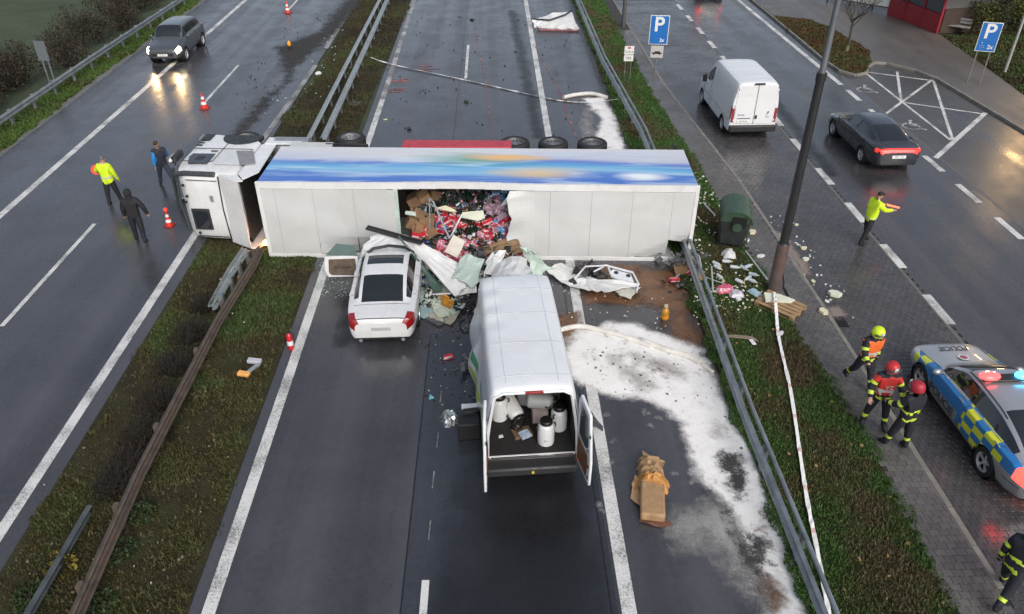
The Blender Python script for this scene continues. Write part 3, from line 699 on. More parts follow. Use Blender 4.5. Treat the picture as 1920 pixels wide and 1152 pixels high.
# open left door with brown lining
DOOR = MB(); DOOR.prism([(0, .28), (-.05, .9), (-.55, .92), (-1.02, .88), (-1.06, .5), (-.95, .26)], -.03, .03, X=Matrix.Rotation(PI/2, 4, 'X'))
od = DOOR.build('open_door', WHITE, SED, bevel=.02, loc=(-.92, .75, 0), rot=(R(-14), 0, R(-2)))
od['label'] = 'open driver door with brown lining'
b = MB(); b.prism([(-.10, .33), (-.12, .84), (-.9, .82), (-.92, .42), (-.84, .34)], -.02, .02, X=Matrix.Rotation(PI/2, 4, 'X')); b.build('door_lining', M('brown_leather', (.10, .072, .048), .6, var=.4, scale=6), od, loc=(0, -.045, 0), bevel=.02)
b = MB(); b.box((0, 0, 0), (.5, .06, .06)); b.build('armrest', M('brown_leather2', (.06, .042, .03), .6), od, loc=(-.5, -.08, .6), bevel=.02)
b = MB(); b.prism([(-.05, .92), (-.12, 1.22), (-.65, 1.28), (-1.0, .92)], -.008, .008, X=Matrix.Rotation(PI/2, 4, 'X')); b.build('door_glass', M('green_glass', (.10, .15, .14), .08, var=.1), od)
# crumpled bonnet and black scuttle piece
def crumple(w, l, nx, ny, amp, seed, fn=None):
    g = random.Random(seed); b = MB(); vs = []
    for j in range(ny+1):
        for i in range(nx+1):
            x = (i/nx-.5)*w; y = (j/ny-.5)*l; z = g.uniform(-amp, amp)
            if fn: x, y, z = fn(x, y, z)
            vs.append((x, y, z))
    k = nx+1; b.add(vs, [(j*k+i, j*k+i+1, (j+1)*k+i+1, (j+1)*k+i) for j in range(ny) for i in range(nx)]); return b
def solid(o, t=.02):
    o.data.shade_flat(); m = o.modifiers.new('s', 'SOLIDIFY'); m.thickness = t; return o
o = crumple(1.5, .75, 9, 5, .03, 3, lambda x, y, z: (x*(1-.25*(y > .1)), y, z+.55*max(0, y+.15)-.25*abs(x)*max(0, y+.2))).build('bonnet', WHITE, SED, loc=(-.05, 1.15, 1.02), smooth=50); solid(o, .015)
b = MB(); b.box((0, 0, 0), (1.75, .22, .05), (0, R(10), R(-16))); b.box((0, .06, .03), (1.7, .03, .05), (0, R(10), R(-16))); b.build('torn_trim', BLACKP, SED, loc=(.12, 1.42, 1.30), bevel=.01)
b = MB(); b.tube([(-.70, .66, 1.08), (-.45, .78, 1.22), (0, .84, 1.27), (.45, .78, 1.24), (.72, .66, 1.12)], .045, 6); b.build('windscreen_frame', BLACKP, SED)
# ---- vans
def van_stations(L, W, H, rear_s=None):
    w = W/2
    def st(s, ws, zs, wg, zg, wr, zr, zc, zb=.32):
        return (s, [(ws*.95, zb), (ws, zb+.12), (ws, zb+.5*(zs-zb)), (ws*.985, zs), (wg, zg), (wr, zr), (wr*.62, zc-.18*(zc-zr)), (0, zc)])
    return [st(0, w*.66, .75, w*.6, .85, w*.5, .90, .93, .36), st(.10, w*.86, .82, w*.78, .95, w*.6, 1.0, 1.04, .32), st(.45, w*.97, .98, w*.88, 1.10, w*.68, 1.15, 1.18),
            st(.95, w*.99, 1.12, w*.90, 1.24, w*.74, 1.30, 1.34), st(1.35, w, 1.18, w*.92, 1.32, w*.80, 1.75, 1.82), st(1.75, w, 1.20, w*.93, 1.34, w*.80, H*.885, H*.915),
            st(2.1, w, 1.22, w*.945, 1.5, w*.80, H*.955, H*.985), st(2.6, w, 1.25, w*.955, 1.6, w*.80, H*.97, H), st(L*.7, w, 1.25, w*.955, 1.6, w*.80, H*.97, H),
            st(L-.35, w, 1.25, w*.955, 1.6, w*.79, H*.968, H*.998), st(L-.06, w*.985, 1.25, w*.945, 1.6, w*.77, H*.955, H*.985), st(L, w*.96, 1.25, w*.92, 1.6, w*.74, H*.93, H*.955)]
PVAN = empty('panel_van', (10.68, 33.35, 0), (0, 0, R(1)), 'white panel van with closed rear doors parked in the paved lane', 'van')
L_, W_, H_ = 5.4, 2.0, 2.42
lo = Loft(van_stations(L_, W_, H_), L_)
def tg(s, r, sd):
    if s > L_-.08 and 2.1 < r < 3.6 and sd != 0: return 'taillight#%d' % sd
    if 1.02 < s < 1.72 and r > 5.1: return 'windscreen'
    if 1.3 < s < 2.2 and 4.02 < r < 4.6: return 'side_window#%d' % sd
    if .1 < s < .5 and 2.4 < r < 3.8 and sd: return 'headlight#%d' % sd
    if r < .55: return 'sill#%d%d' % (sd, (s > .95)+(s > 4.4))
    return 'body'
lo.build(PVAN, tg, dict(body=WHITE_V, taillight=REDL, windscreen=GLASS, side_window=GLASS, headlight=CLEARL, sill=BLACKP), arches=[(L_/2-.95, .34, .41), (L_/2-4.4, .34, .41)], knots=(L_-.08, 1.3, 2.2))
for a in (.95, 4.4):
    for sd in (1, -1): well(PVAN, sd*.78, L_/2-a, .40, .36); wheel(PVAN, sd*.87, L_/2-a, .345, .22, sd)
b = MB(); b.box((0, 0, .38), (1.6, 4.9, .18)); b.build('underbody', BLACKP, PVAN)
b = MB(); b.box((0, -L_/2-.05, .50), (1.94, .2, .26)); b.build('rear_bumper', BLACKP, PVAN, bevel=.04)
yb = -L_/2
for sd in (1, -1):
    b = MB(); b.box((sd*.41, yb-.012, 1.5), (.80, .02, 1.60)); o = b.build('rear_door', WHITE_V, PVAN, bevel=.012)
    b = MB(); b.box((sd*.885, yb-.006, 1.05), (.11, .05, .60)); b.build('taillight', REDL, PVAN, bevel=.02)
    for z in (.85, 1.45, 2.1): MB().box((sd*.83, yb-.03, z), (.05, .025, .09)).build('hinge', WHITE_V, PVAN)
    p = lo.pt(1.5, 3.8, sd); m = MB(); m.box((0, 0, 0), (.2, .1, .34)); m.build('wing_mirror', BLACKP, PVAN, loc=(p.x+sd*.16, p.y, p.z+.1), bevel=.04)
    lo.seam(PVAN, [[(2.25, 4.9, sd), (2.28, .6, sd)], [(1.25, 3.8, sd), (1.25, .6, sd)], [(1.25, 2.1, sd), (L_-.15, 2.05, sd)]], .008)
MB().box((.0, yb-.03, 1.5), (.012, .02, 1.6)).build('door_gap', SEAM, PVAN)
MB().box((.02, yb-.05, 2.36), (.42, .06, .06)).build('brake_light', BLACKP, PVAN, bevel=.01)
b = MB(); b.box((.08, yb-.035, .98), (.09, .04, .16)); b.build('door_handle', BLACKP, PVAN, bevel=.02)
MB().box((-.42, yb-.03, .92), (.55, .02, .025)).build('plate_lamp_bar', BLACKP, PVAN)
o = plate(PVAN, '5A2 8140', yb-.035, .80, 0, .52, .11, 0); o.location.x = -.42
b = MB(); b.lathe([(0, .006), (.04, .006), (.04, 0)], 14); b.build('round_sticker', M('red_sticker', (.4, .02, .03), .4), PVAN, loc=(-.80, yb-.024, 2.12), rot=(PI/2, 0, 0))
text_mesh('BOXER', .09, 'lettering', BLACKP, PVAN, (-.55, yb-.026, 1.06), (PI/2, 0, 0)); text_mesh('HDi', .08, 'lettering', BLACKP, PVAN, (.55, yb-.026, .98), (PI/2, 0, 0))
b = MB()
for q in ([(-.03, 0), (.03, .03), (0, .1)], [(0, .1), (.07, .14), (.06, .05)]): b.tube([(x, 0, z) for x, z in q], .012, 5)
b.build('emblem', BLACKP, PVAN, loc=(.52, yb-.026, 1.08))
for sy in (.2, -.9, -1.9): lo.seam(PVAN, [[(L_/2-sy, 5.3, 1), (L_/2-sy, 7, 1)], [(L_/2-sy, 5.3, -1), (L_/2-sy, 7, -1)]], .006, M('rib_shade', (.5, .51, .52), .5))
# ---- crashed delivery van, rear doors open
def vcrush(v):
    v = v.copy(); k = v.y-1.25
    if k > 0:
        nz = math.sin(v.x*6+v.y*4)*.6+math.sin(v.x*14+v.z*8)*.4
        v.y = 1.25+k*.70; v.x *= 1-.10*min(1, k); v.z -= .42*max(0, k-.55)*(v.z > 1.1); v.z += .05*nz*min(1, k*1.5); v.x += .05*math.sin(v.z*8+v.y*5)*min(1, k*2)
    if v.x < -.5 and -1.6 < v.y < 1.6:   # left flank bulges and creases
        q = math.cos(v.y/1.6*PI/2)
        v.x -= .16*q*math.sin(min(1, max(0, v.z/1.9))*PI)*(1+.4*math.sin(v.y*5+v.z*3)); v.z += .02*math.sin(v.y*9)*q
    return v
CVAN = empty('delivery_van', (.52, 14.85, 0), (0, 0, R(3.4)), 'wrecked white delivery van with both rear doors open and canisters inside', 'van')
L_, W_, H_ = 6.3, 2.02, 2.55
lo = Loft(van_stations(L_, W_, H_), L_, deform=vcrush)
VANSIDE = None
def livery():
    m, n, l, b = newmat('van_livery'); tc = n.new('ShaderNodeTexCoord').outputs['Object']; sp = n.new('ShaderNodeSeparateXYZ'); l.new(tc, sp.inputs[0])
    x, y, z = sp.outputs
    base = mix(n, l, ramp(n, l, noise(n, l, tc, 1.2, 5), [(.45, 0.), (.75, .4)]), (.60, .62, .65), (.42, .41, .38))
    e = math_(n, l, 'ADD', z, math_(n, l, 'MULTIPLY', math_(n, l, 'SINE', math_(n, l, 'MULTIPLY', y, 1.6)), .12))
    left = math_(n, l, 'MULTIPLY', math_(n, l, 'LESS_THAN', x, -.9), math_(n, l, 'LESS_THAN', y, -.4))
    g = math_(n, l, 'MULTIPLY', left, math_(n, l, 'MULTIPLY', math_(n, l, 'GREATER_THAN', e, .62), math_(n, l, 'LESS_THAN', e, .98)))
    c = mix(n, l, g, base, (.42, .50, .05))
    g2 = math_(n, l, 'MULTIPLY', left, math_(n, l, 'MULTIPLY', math_(n, l, 'GREATER_THAN', e, 1.16), math_(n, l, 'LESS_THAN', math_(n, l, 'FRACT', math_(n, l, 'MULTIPLY', y, .9)), .6)))
    g2 = math_(n, l, 'MULTIPLY', g2, math_(n, l, 'LESS_THAN', e, 1.42))
    c = mix(n, l, g2, c, (.05, .26, .12))
    l.new(c, b.inputs['Base Color']); b.inputs['Roughness'].default_value = .3; b.inputs['Coat Weight'].default_value = .3
    return m
LIV = livery()
def tgv(s, r, sd):
    if s > L_-.03 and r > .5: return None
    if s < 1.75: return None if (r > 4.0 or s < 1.1) else 'crumpled_front#%d' % sd
    if r < .45: return 'sill#%d%d' % (sd, s > 4.95)
    if r > 4.6: return 'roof'
    return 'body'
lo.build(CVAN, tgv, dict(body=LIV, roof=WHITE_V, crumpled_front=WHITE_V, sill=BLACKP), caps=(False, False), arches=[(L_/2-4.95, .36, .43)], smooth=60)
for sd in (1, -1): well(CVAN, sd*.78, L_/2-4.95, .42, .36); wheel(CVAN, sd*.87, L_/2-4.95, .36, .22, sd)
# dark lining of the load bay
IN = M('load_bay_lining', (.014, .013, .013), .8, var=.3)
b = MB(); y0, y1, xx = -L_/2+.02, 1.1, .90
prof = [(-xx, .72), (-xx, 1.3), (-.86, 1.65), (-.76, 2.30), (-.6, 2.38), (.6, 2.38), (.76, 2.30), (.86, 1.65), (xx, 1.3), (xx, .72)]
n = len(prof); b.add([(x, y0, z) for x, z in prof]+[(x, y1, z) for x, z in prof], [[i, i+1, n+i+1, n+i] for i in range(n-1)]+[[0, n, 2*n-1, n-1]]+[list(range(n, 2*n))])
b.build('load_bay', IN, CVAN, smooth=0)
b = MB(); b.box((0, (y0+y1)/2, .69), (1.78, y1-y0, .05)); b.build('load_floor', M('floor_ply', (.020, .013, .010), .6, var=.5, scale=2), CVAN)
b = MB(); y = -L_/2
for q in ([(-.93, .70), (-.92, 1.3), (-.87, 1.7), (-.77, 2.32), (-.6, 2.42), (.6, 2.42), (.77, 2.32), (.87, 1.7), (.92, 1.3), (.93, .70), (-.93, .70)],): b.tube([(x, y+.0, z) for x, z in q], .035, 6)
b.build('door_frame', WHITE_V, CVAN)
MB().box((0, y-.03, .715), (1.74, .03, .02)).build('sill_trim', CHROME, CVAN)
b = MB(); b.box((0, y-.03, .60), (1.84, .10, .20)); b.build('rear_crossmember', BLACKP, CVAN, bevel=.02)
b = MB(); b.box((0, y-.10, .42), (1.92, .22, .22)); b.build('rear_bumper', M('bumper_grey', (.022, .023, .025), .5), CVAN, bevel=.05)
b = MB(); b.tube([(0, y-.22, .44), (0, y-.25, .44)], .03, 10); b.build('tow_eye', M('yellow_cap', (.55, .45, .05), .4), CVAN)
MB().box((.02, y-.03, 2.44), (.36, .05, .06)).build('brake_light', REDL, CVAN, bevel=.01)
for sd in (1, -1): MB().box((sd*.93, y-.02, .62), (.09, .06, .22)).build('taillight', REDL, CVAN, bevel=.02)
b = MB(); b.box((0, -.05, .5), (1.5, 5.4, .2)); b.build('underbody', BLACKP, CVAN)
RIB = M('roof_rib', (.40, .42, .45), .4)
for yy in (1.4, .45, -.55, -1.65, -2.75):
    s_ = L_/2-yy; lo.seam(CVAN, [[(s_, 5.15, -1), (s_, 7, -1)], [(s_, 5.15, 1), (s_, 7, 1)]], .011, RIB, 'roof_rib')
for xr in (5.9,):
    for sd in (1, -1): lo.seam(CVAN, [[(1.9, xr, sd), (L_-.2, xr, sd)]], .005, RIB, 'roof_crease')
for sd in (1, -1):   # rear doors, swung out
    d_ = MB(); d_.prism([(0, .62), (.86, .62), (.88, 1.25), (.80, 1.7), (.68, 2.34), (.10, 2.40), (0, 2.2)], -.03, .03, X=Matrix.Rotation(PI/2, 4, 'X') @ Matrix.Scale(1, 4))
    ang = -PI/2+R(8) if sd > 0 else -PI/2-R(5)
    o = d_.build('rear_door', WHITE_V, CVAN, bevel=.02, loc=(sd*.95, y-.02, 0), rot=(0, 0, ang))
    so = -1 if sd > 0 else 1
    b = MB(); b.prism([(.16, 1.42), (.74, 1.42), (.70, 1.7), (.60, 2.2), (.16, 2.25)], -.008, .008, X=Matrix.Rotation(PI/2, 4, 'X')); b.build('door_window', M('door_glass_grey', (.07, .085, .10), .08), o, loc=(0, so*.030, 0))
    b = MB(); b.prism([(.10, .72), (.70, .72), (.74, 1.1), (.70, 1.32), (.10, 1.32)], -.01, .01, X=Matrix.Rotation(PI/2, 4, 'X')); b.build('door_panel', M('door_ply', (.15, .062, .028), .6, var=.4, scale=5), o, loc=(0, so*.031, 0))
    for z in (.8, 1.1, 1.9): MB().box((.80, so*.035, z), (.05, .02, .06)).build('latch', BLACKP, o)
# torn front: ragged sheet lying against the trailer
def ragged(pts, z0, seed, amp=.05, up=None):
    """an irregular torn plate from an outline (x, y), fanned about its middle"""
    g = random.Random(seed); P_ = resample([(*p, 0) for p in pts+[pts[0]]], .14)[:-1]
    c = sum(P_, Vector())/len(P_); b = MB(); n = len(P_)
    out = [p+Vector((g.uniform(-1, 1), g.uniform(-1, 1), 0))*.022 for p in P_]; mid = [c.lerp(p, .55) for p in out]
    f = up or (lambda x, y: 0)
    vs = [(p.x, p.y, z0+f(p.x, p.y)+g.uniform(-amp, amp)) for p in out]+[(p.x, p.y, z0+f(p.x, p.y)+g.uniform(-amp, amp)) for p in mid]+[(c.x, c.y, z0+f(c.x, c.y))]
    b.add(vs, [[i, (i+1) % n, n+(i+1) % n, n+i] for i in range(n)]+[[n+i, n+(i+1) % n, 2*n] for i in range(n)]); return b
o = ragged([(-.62, 1.75), (-.55, 2.1), (-.35, 2.15), (-.2, 2.75), (.15, 2.85), (.45, 2.45), (.66, 1.9), (.62, 1.55), (-.55, 1.5)], 2.2, 5, .03, lambda x, y: -.55*max(0, y-1.5)).build('torn_roof_sheet', WHITE_V, CVAN, smooth=60); solid(o, .012)
b = MB(); g = random.Random(9)
for i in range(60):
    c = (g.uniform(-.85, .85), g.uniform(1.6, 2.7), g.uniform(.35, 1.5)); b.box(c, (g.uniform(.05, .3), g.uniform(.05, .3), g.uniform(.03, .2)), (g.random()*3, g.random()*3, g.random()*3))
b.build('crushed_engine_bay', M('engine_dark', (.035, .035, .036), .5, var=.6, scale=9), CVAN, bevel=.01)
# loose black door on the right flank and dark box on the left flank
o = ragged([(0, -.5), (.1, .55), (.2, .62), (.75, -.35), (.72, -.5), (.5, -.46)], .75, 12, .02, lambda x, y: -.5*x).build('broken_side_step', M('grey_plastic', (.055, .06, .066), .5, var=.5, scale=5), CVAN, loc=(.98, -1.6, -.1), smooth=50); solid(o, .03)
b = MB(); b.box((0, 0, .24), (.5, .36, .46)); b.box((.35, .1, .35), (.3, .5, .12), (.2, .3, .4)); b.box((.1, .25, .52), (.45, .14, .05), (0, 0, .1)); b.build('torn_battery_box', BLACKP, CVAN, loc=(-1.28, -1.68, 0), bevel=.02)
b = MB(); b.box((0, 0, 0), (.42, .18, .04), (.1, .05, .05)); b.build('white_bracket', WHITE_V, CVAN, loc=(-1.22, -1.22, .45), bevel=.02)
# ---- dark saloon driving off, tail lights lit
DARKP = M('dark_blue_paint', (.022, .026, .034), .22, var=.15, coat=.7)
DC, lo, d = car('saloon_car', (15.25, 29.5, 0), R(1), 'dark blue-grey saloon car driving off with lit red tail lights', 'car', 4.85, 1.9, 1.42, DARKP, tail=REDLIT, tail_band=True, deck=4.3, roof1=3.2)
plate(DC, '4BM 1726', -2.44, .68, R(-10), rz=0)
# ---- grey estate on the left carriageway, headlights lit
GREYP = M('grey_paint', (.055, .062, .070), .25, var=.12, coat=.6)
SV, lo, d = car('estate_car', (-17.35, 43.9, 0), PI, 'grey off-road estate car with lit headlights on the left carriageway', 'car', 4.6, 1.88, 1.68, GREYP, head=WHITELIT, suv=.08, zh=.92, zb=1.08, zd=1.15, ztail=1.1, cowl=1.2, roof0=1.85, roof1=3.85, deck=4.45, rw=.66, rw_=.36)
plate(SV, '3T5 6612', 2.31, .55, 0, rz=PI)
for x in (-.62, .62):
    lt = bpy.data.lights.new('headlamp_beam', 'SPOT'); lt.energy = 150; lt.spot_size = R(60); lt.spot_blend = .9; lt.color = (1, .62, .28); lt.shadow_soft_size = .07
    o = bpy.data.objects.new('headlamp_beam', lt); COL.objects.link(o); o.parent = SV; o.location = (x, 2.4, .72); o.rotation_euler = (R(78), 0, 0)
# ---- pale car at the top edge
PALEP = M('pale_paint', (.55, .54, .50), .25, var=.1, coat=.6)
PC, lo, d = car('hatchback_car', (15.2, 58.0, 0), R(-2), 'pale silver hatchback far along the service road', 'car', 4.2, 1.8, 1.5, PALEP, tail=REDLIT, deck=3.95, roof1=3.35, zd=1.05, ax=(.8, 3.4))
plate(PC, '2SC 4471', -2.12, .62, R(-10), rz=0)
# ---- police car
def policemat():
    m, n, l, b = newmat('police_paint'); tc = n.new('ShaderNodeTexCoord').outputs['Object']; sp = n.new('ShaderNodeSeparateXYZ'); l.new(tc, sp.inputs[0]); x, y, z = sp.outputs
    silver = (.42, .43, .45); T = lambda op, a, b_: math_(n, l, op, a, b_)
    ax = T('ABSOLUTE', x, None)
    side = T('GREATER_THAN', ax, .735)
    top = T('SUBTRACT', z, T('MULTIPLY', y, -.035))     # belt rises to the rear
    band = T('MULTIPLY', T('GREATER_THAN', top, .66), T('LESS_THAN', top, .985))
    rear = T('MULTIPLY', T('LESS_THAN', y, -.12), T('GREATER_THAN', y, -1.55)); low = T('MULTIPLY', rear, T('GREATER_THAN', z, .36))
    blue = T('MULTIPLY', side, T('MAXIMUM', band, low))
    ck = T('ADD', T('FLOOR', T('DIVIDE', y, .36), None), T('FLOOR', T('DIVIDE', T('SUBTRACT', top, .66), .165), None))
    odd = T('FRACT', T('MULTIPLY', ck, .5), None); odd = T('GREATER_THAN', odd, .25)
    zone = T('MAXIMUM', T('MULTIPLY', T('LESS_THAN', y, -.25), T('GREATER_THAN', y, -1.75)), T('GREATER_THAN', y, 1.45))
    yel = T('MULTIPLY', T('MULTIPLY', blue, odd), zone)
    c = mix(n, l, blue, silver, (.015, .16, .42)); c = mix(n, l, yel, c, (.62, .66, .03))
    l.new(c, b.inputs['Base Color']); b.inputs['Roughness'].default_value = .3; b.inputs['Coat Weight'].default_value = .6
    l.new(math_(n, l, 'MULTIPLY', math_(n, l, 'SUBTRACT', 1., blue), .6), b.inputs['Metallic'])
    return m
POL, lo, d = car('police_car', (11.24, 12.98, 0), R(.8), 'silver police car with blue and yellow checks and a lit roof light bar', 'car', 4.87, 1.87, 1.45, policemat(), tail=M('red_lit_strong', (1., .02, .015), .2, emit=7.), deck=4.45, roof1=3.25, zd=1.0, rw=.60, ax=(.93, 3.77), rw_=.34, sunroof=False)
b = MB(); b.box((0, 0, 0), (1.15, .24, .05)); BAR = b.build('light_bar', BLACKP, POL, loc=(0, .05, 1.50), bevel=.02)
for nm, x, col in (('red_beacon', -.40, (1, .03, .03)), ('blue_beacon', .40, (.05, .55, 1))):
    b = MB(); b.sphere((0, 0, 0), (.24, .13, .085), 16, 8); b.build(nm, M(nm+'_lit', col, .2, emit=5. if x < 0 else 4.), BAR, loc=(x, 0, .055))
b = MB(); b.tube([(-.52, -.02, .05), (-.56, .08, .06), (-.40, .135, .07), (-.24, .10, .07)], .015, 6); b.build('beacon_core', M('beacon_core_lit', (1, .6, .4), .2, emit=25.), BAR)
text_mesh('POLICIE', .20, 'lettering', SEAM, POL, (0, 1.98, .855), (R(-9), 0, PI), .003, .002)
text_mesh('POLICIE', .30, 'lettering', M('letter_dark', (.03, .035, .05), .5), POL, (-.945, .52, .52), (PI/2+R(3), 0, -PI/2), .003)
b = MB(); b.lathe([(0, .004), (.13, .004), (.13, 0)], 24); E_ = b.build('round_crest', M('crest_white', (.6, .6, .6), .4), POL, loc=(0, 1.52, .932), rot=(R(-7), 0, 0))
b = MB(); b.lathe([(.055, .006), (.085, .006), (.085, .004), (.055, .004)], 20); b.build('crest_ring', M('crest_red', (.4, .05, .05), .4), E_)
b = MB(); b.lathe([(0, .007), (.04, .007), (.04, .004)], 8); b.build('crest_shield', M('crest_blue', (.05, .1, .3), .4), E_)
for sd in (1, -1): lo.seam(POL, [[(2.0, 5.0, sd), (3.5, 5.0, sd)]], .014, BLACKP, 'roof_rail'); lo.seam(POL, [[(1.45, 4.05, sd), (4.2, 4.05, sd)]], .010, CHROME, 'belt_trim')
# ======================= OVERTURNED LORRY =======================
# built upright (front = -x, right side = +y) and laid on its left side: height runs towards the camera, width stands up
RZ = R(-2.6); TO = Vector((-.38, 25.03, 1.275))
def lorry_root(name, label, cat, dx=0, dy=0, rz=0., tilt=0.): return empty(name, (TO.x+dx, TO.y+dy, TO.z), (PI/2+tilt, 0, RZ+rz), label, cat)
TRW = M('trailer_white', (.52, .535, .53), .4, var=.08, scale=.7, dirt=(.36, .35, .32), dirt_amt=.4)
TRW2 = M('trailer_edge', (.66, .66, .66), .35, var=.08, scale=2., dirt=(.40, .39, .36), dirt_amt=.3)
DARKM = M('chassis_dark', (.022, .023, .025), .5, var=.4, scale=5)
def admat():
    m, n, l, b = newmat('trailer_artwork'); tc = n.new('ShaderNodeTexCoord').outputs['Object']; sp = n.new('ShaderNodeSeparateXYZ'); l.new(tc, sp.inputs[0]); x, y, z = sp.outputs
    mp = n.new('ShaderNodeMapping'); mp.inputs['Scale'].default_value = (.13, 1, 1.1); l.new(tc, mp.inputs[0])
    wv = noise(n, l, mp.outputs[0], 1.0, 2, .4, .6); T = lambda *a: math_(n, l, *a)
    v = T('ADD', T('DIVIDE', T('SUBTRACT', z, 1.25), 2.75), T('MULTIPLY', T('SUBTRACT', wv, .5), .55))     # 0 floor side, 1 roof side
    v = T('ADD', v, T('MULTIPLY', T('SINE', T('MULTIPLY', x, .55)), .07))
    c = ramp(n, l, v, [(.16, (.58, .58, .60)), (.30, (.46, .49, .60)), (.40, (.11, .19, .52)), (.54, (.08, .34, .62)), (.66, (.22, .46, .66)), (.78, (.07, .20, .54)), (.95, (.05, .15, .50))])
    w2 = noise(n, l, mp.outputs[0], 2.3, 2, .5, 1.2)
    c = mix(n, l, ramp(n, l, w2, [(.48, 0.), (.72, .7)]), c, (.55, .68, .76))
    def blob(cx, cz, rx, rz, col, c, k=1.):
        d = T('SQRT', T('ADD', T('POWER', T('DIVIDE', T('SUBTRACT', x, cx), rx), 2.), T('POWER', T('DIVIDE', T('SUBTRACT', z, cz), rz), 2.)))
        d = T('ADD', d, T('MULTIPLY', T('SUBTRACT', w2, .5), 1.2))
        return mix(n, l, math_(n, l, 'MULTIPLY', ramp(n, l, d, [(.2, 1.), (1.15, 0.)]), k), c, col)
    c = blob(-.3, 2.2, 2.4, .6, (.07, .30, .20), c, .85); c = blob(.8, 2.0, 1.6, .35, (.75, .45, .16), c); c = blob(1.9, 3.15, 1.7, .5, (.70, .50, .24), c, .9); c = blob(5.0, 3.35, .9, .35, (.75, .8, .82), c)
    l.new(c, b.inputs['Base Color']); b.inputs['Roughness'].default_value = .3; b.inputs['Coat Weight'].default_value = .2
    return m
TR = lorry_root('semi_trailer', 'overturned white refrigerated trailer with blue artwork and its roof torn open', 'trailer')
X0, X1, Zf, Zt, HW = -6.55, 6.6, 1.25, 4.0, 1.275
def tbox(name, x0, x1, y0, y1, z0, z1, mat, bevel=.0, root=TR): b = MB(); b.box(((x0+x1)/2, (y0+y1)/2, (z0+z1)/2), (x1-x0, y1-y0, z1-z0)); return b.build(name, mat, root, bevel=bevel)
tbox('side_wall', X0+.03, X1-.03, HW-.06, HW, Zf, Zt-.06, admat())
tbox('lower_side_wall', X0+.03, X1-.03, -HW, -HW+.06, Zf, Zt-.06, TRW)
tbox('front_wall', X0, X0+.06, -HW+.06, HW-.06, Zf, Zt-.05, TRW)
tbox('floor', X0+.06, X1-.06, -HW+.06, HW-.06, Zf, Zf+.12, M('trailer_floor', (.10, .09, .08), .6, var=.3))
for s in (-1, 1): tbox('rear_door', X1-.07, X1, (0.01 if s > 0 else -HW+.07), (HW-.07 if s > 0 else -.01), Zf+.05, Zt-.06, TRW, .01)
for y0, y1 in ((-HW+.35, -HW+.38), (-.3, -.27), (.3, .33), (HW-.38, HW-.35)): MB().tube([(X1+.04, y0, Zf+.05), (X1+.04, y0, Zt-.1)], .018, 8).build('locking_bar', ALLOY, TR)
b = MB(); b.box((X1-.02, 0, Zf+.0), (.14, 2.5, .22)); b.build('rear_frame', DARKM, TR, bevel=.01)
# edge rails of the roof (upper one bowed over the hole)
def rail(name, y, seg, zz=Zt):
    b = MB()
    pts = [(x, y+(.05*math.exp(-((x+.6)/1.6)**2) if y > 0 else 0), zz) for x in np.linspace(X0, X1, seg)]
    for a, c in zip(pts, pts[1:]): b.box(((a[0]+c[0])/2, (a[1]+c[1])/2, zz-.03), (c[0]-a[0]+.002, .20, .09))
    return b.build(name, TRW2, TR, smooth=20)
rail('roof_edge_rail', HW-.09, 28)
tbox('roof_edge_rail', X0, -3.15, -HW-.01, -HW+.13, Zt-.08, Zt+.015, TRW2, .01); tbox('roof_edge_rail', 1.4, X1-.3, -HW-.01, -HW+.13, Zt-.08, Zt+.015, TRW2, .01)
tbox('corner_post', X0-.02, X0+.10, -HW-.015, HW+.012, Zt-.07, Zt+.02, TRW2, .01)
tbox('corner_post', X1-.10, X1+.02, -HW+.45, HW+.012, Zt-.07, Zt+.02, TRW2, .01)
# roof panels either side of the tear
seams = [X0+.1, -6.05, -4.9, -3.68, -2.44]
for a, c in zip(seams, seams[1:]):
    lowcut = -HW+.13
    b = MB(); nx, ny = 8, 14
    def pz(x, y):   # the sheets over the saloon's nose are pressed in
        k = max(0, 1-abs(x+3.6)/1.5)*max(0, -.55-y)/.6
        return Zt-.02-.22*k+.05*k*math.sin(y*14+x*3)+.012*math.sin(x*3.1+y*2.3)*math.cos(y*3.7-x)
    vs = [(a+.003+(c-a-.006)*i/nx, lowcut+(HW-.20-lowcut)*j/ny, 0) for j in range(ny+1) for i in range(nx+1)]
    vs = [(x, y, pz(x, y)) for x, y, _ in vs]; k = nx+1
    o = b.add(vs, [(j*k+i, j*k+i+1, (j+1)*k+i+1, (j+1)*k+i) for j in range(ny) for i in range(nx)]).build('roof_panel', TRW, TR, smooth=14); solid(o, -.03)
seams = [.98, 2.22, 3.46, 4.68, 5.88, X1-.1]
for q, (a, c) in enumerate(zip(seams, seams[1:])):
    b = MB(); nx, ny = 8, 14; low = -HW+.13
    def pz(x, y, q=q):
        z = Zt-.02+.012*math.sin(x*2.7+y*2.1)*math.cos(y*3.3-x*1.3)
        if q == 0: k = max(0, (1.9-x))/.9; z += .26*k*k*(1 if y < .9 else max(0, (1.1-y)/.2))+.05*k*math.sin(y*6)
        if q >= 3 and y < -.5+.5*(x-6): z -= .35*(-.5+.5*(x-6)-y)
        return z
    vs = []
    for j in range(ny+1):
        for i in range(nx+1):
            x = a+.003+(c-a-.006)*i/nx; y = low+(HW-.20-low)*j/ny
            if q == 0 and i < 3: x += (3-i)/3*(.06*math.sin(j*.9)+.03*math.sin(j*2.3)-.10*max(0, (5-j)/5))
            if q == 4: y = max(y, -.62+(j/ny)*.05-.25*(x-6.3))
            vs.append((x, y, pz(x, y)))
    k = nx+1; o = b.add(vs, [(j*k+i, j*k+i+1, (j+1)*k+i+1, (j+1)*k+i) for j in range(ny) for i in range(nx)]).build('roof_panel', TRW, TR, smooth=14); solid(o, -.03)
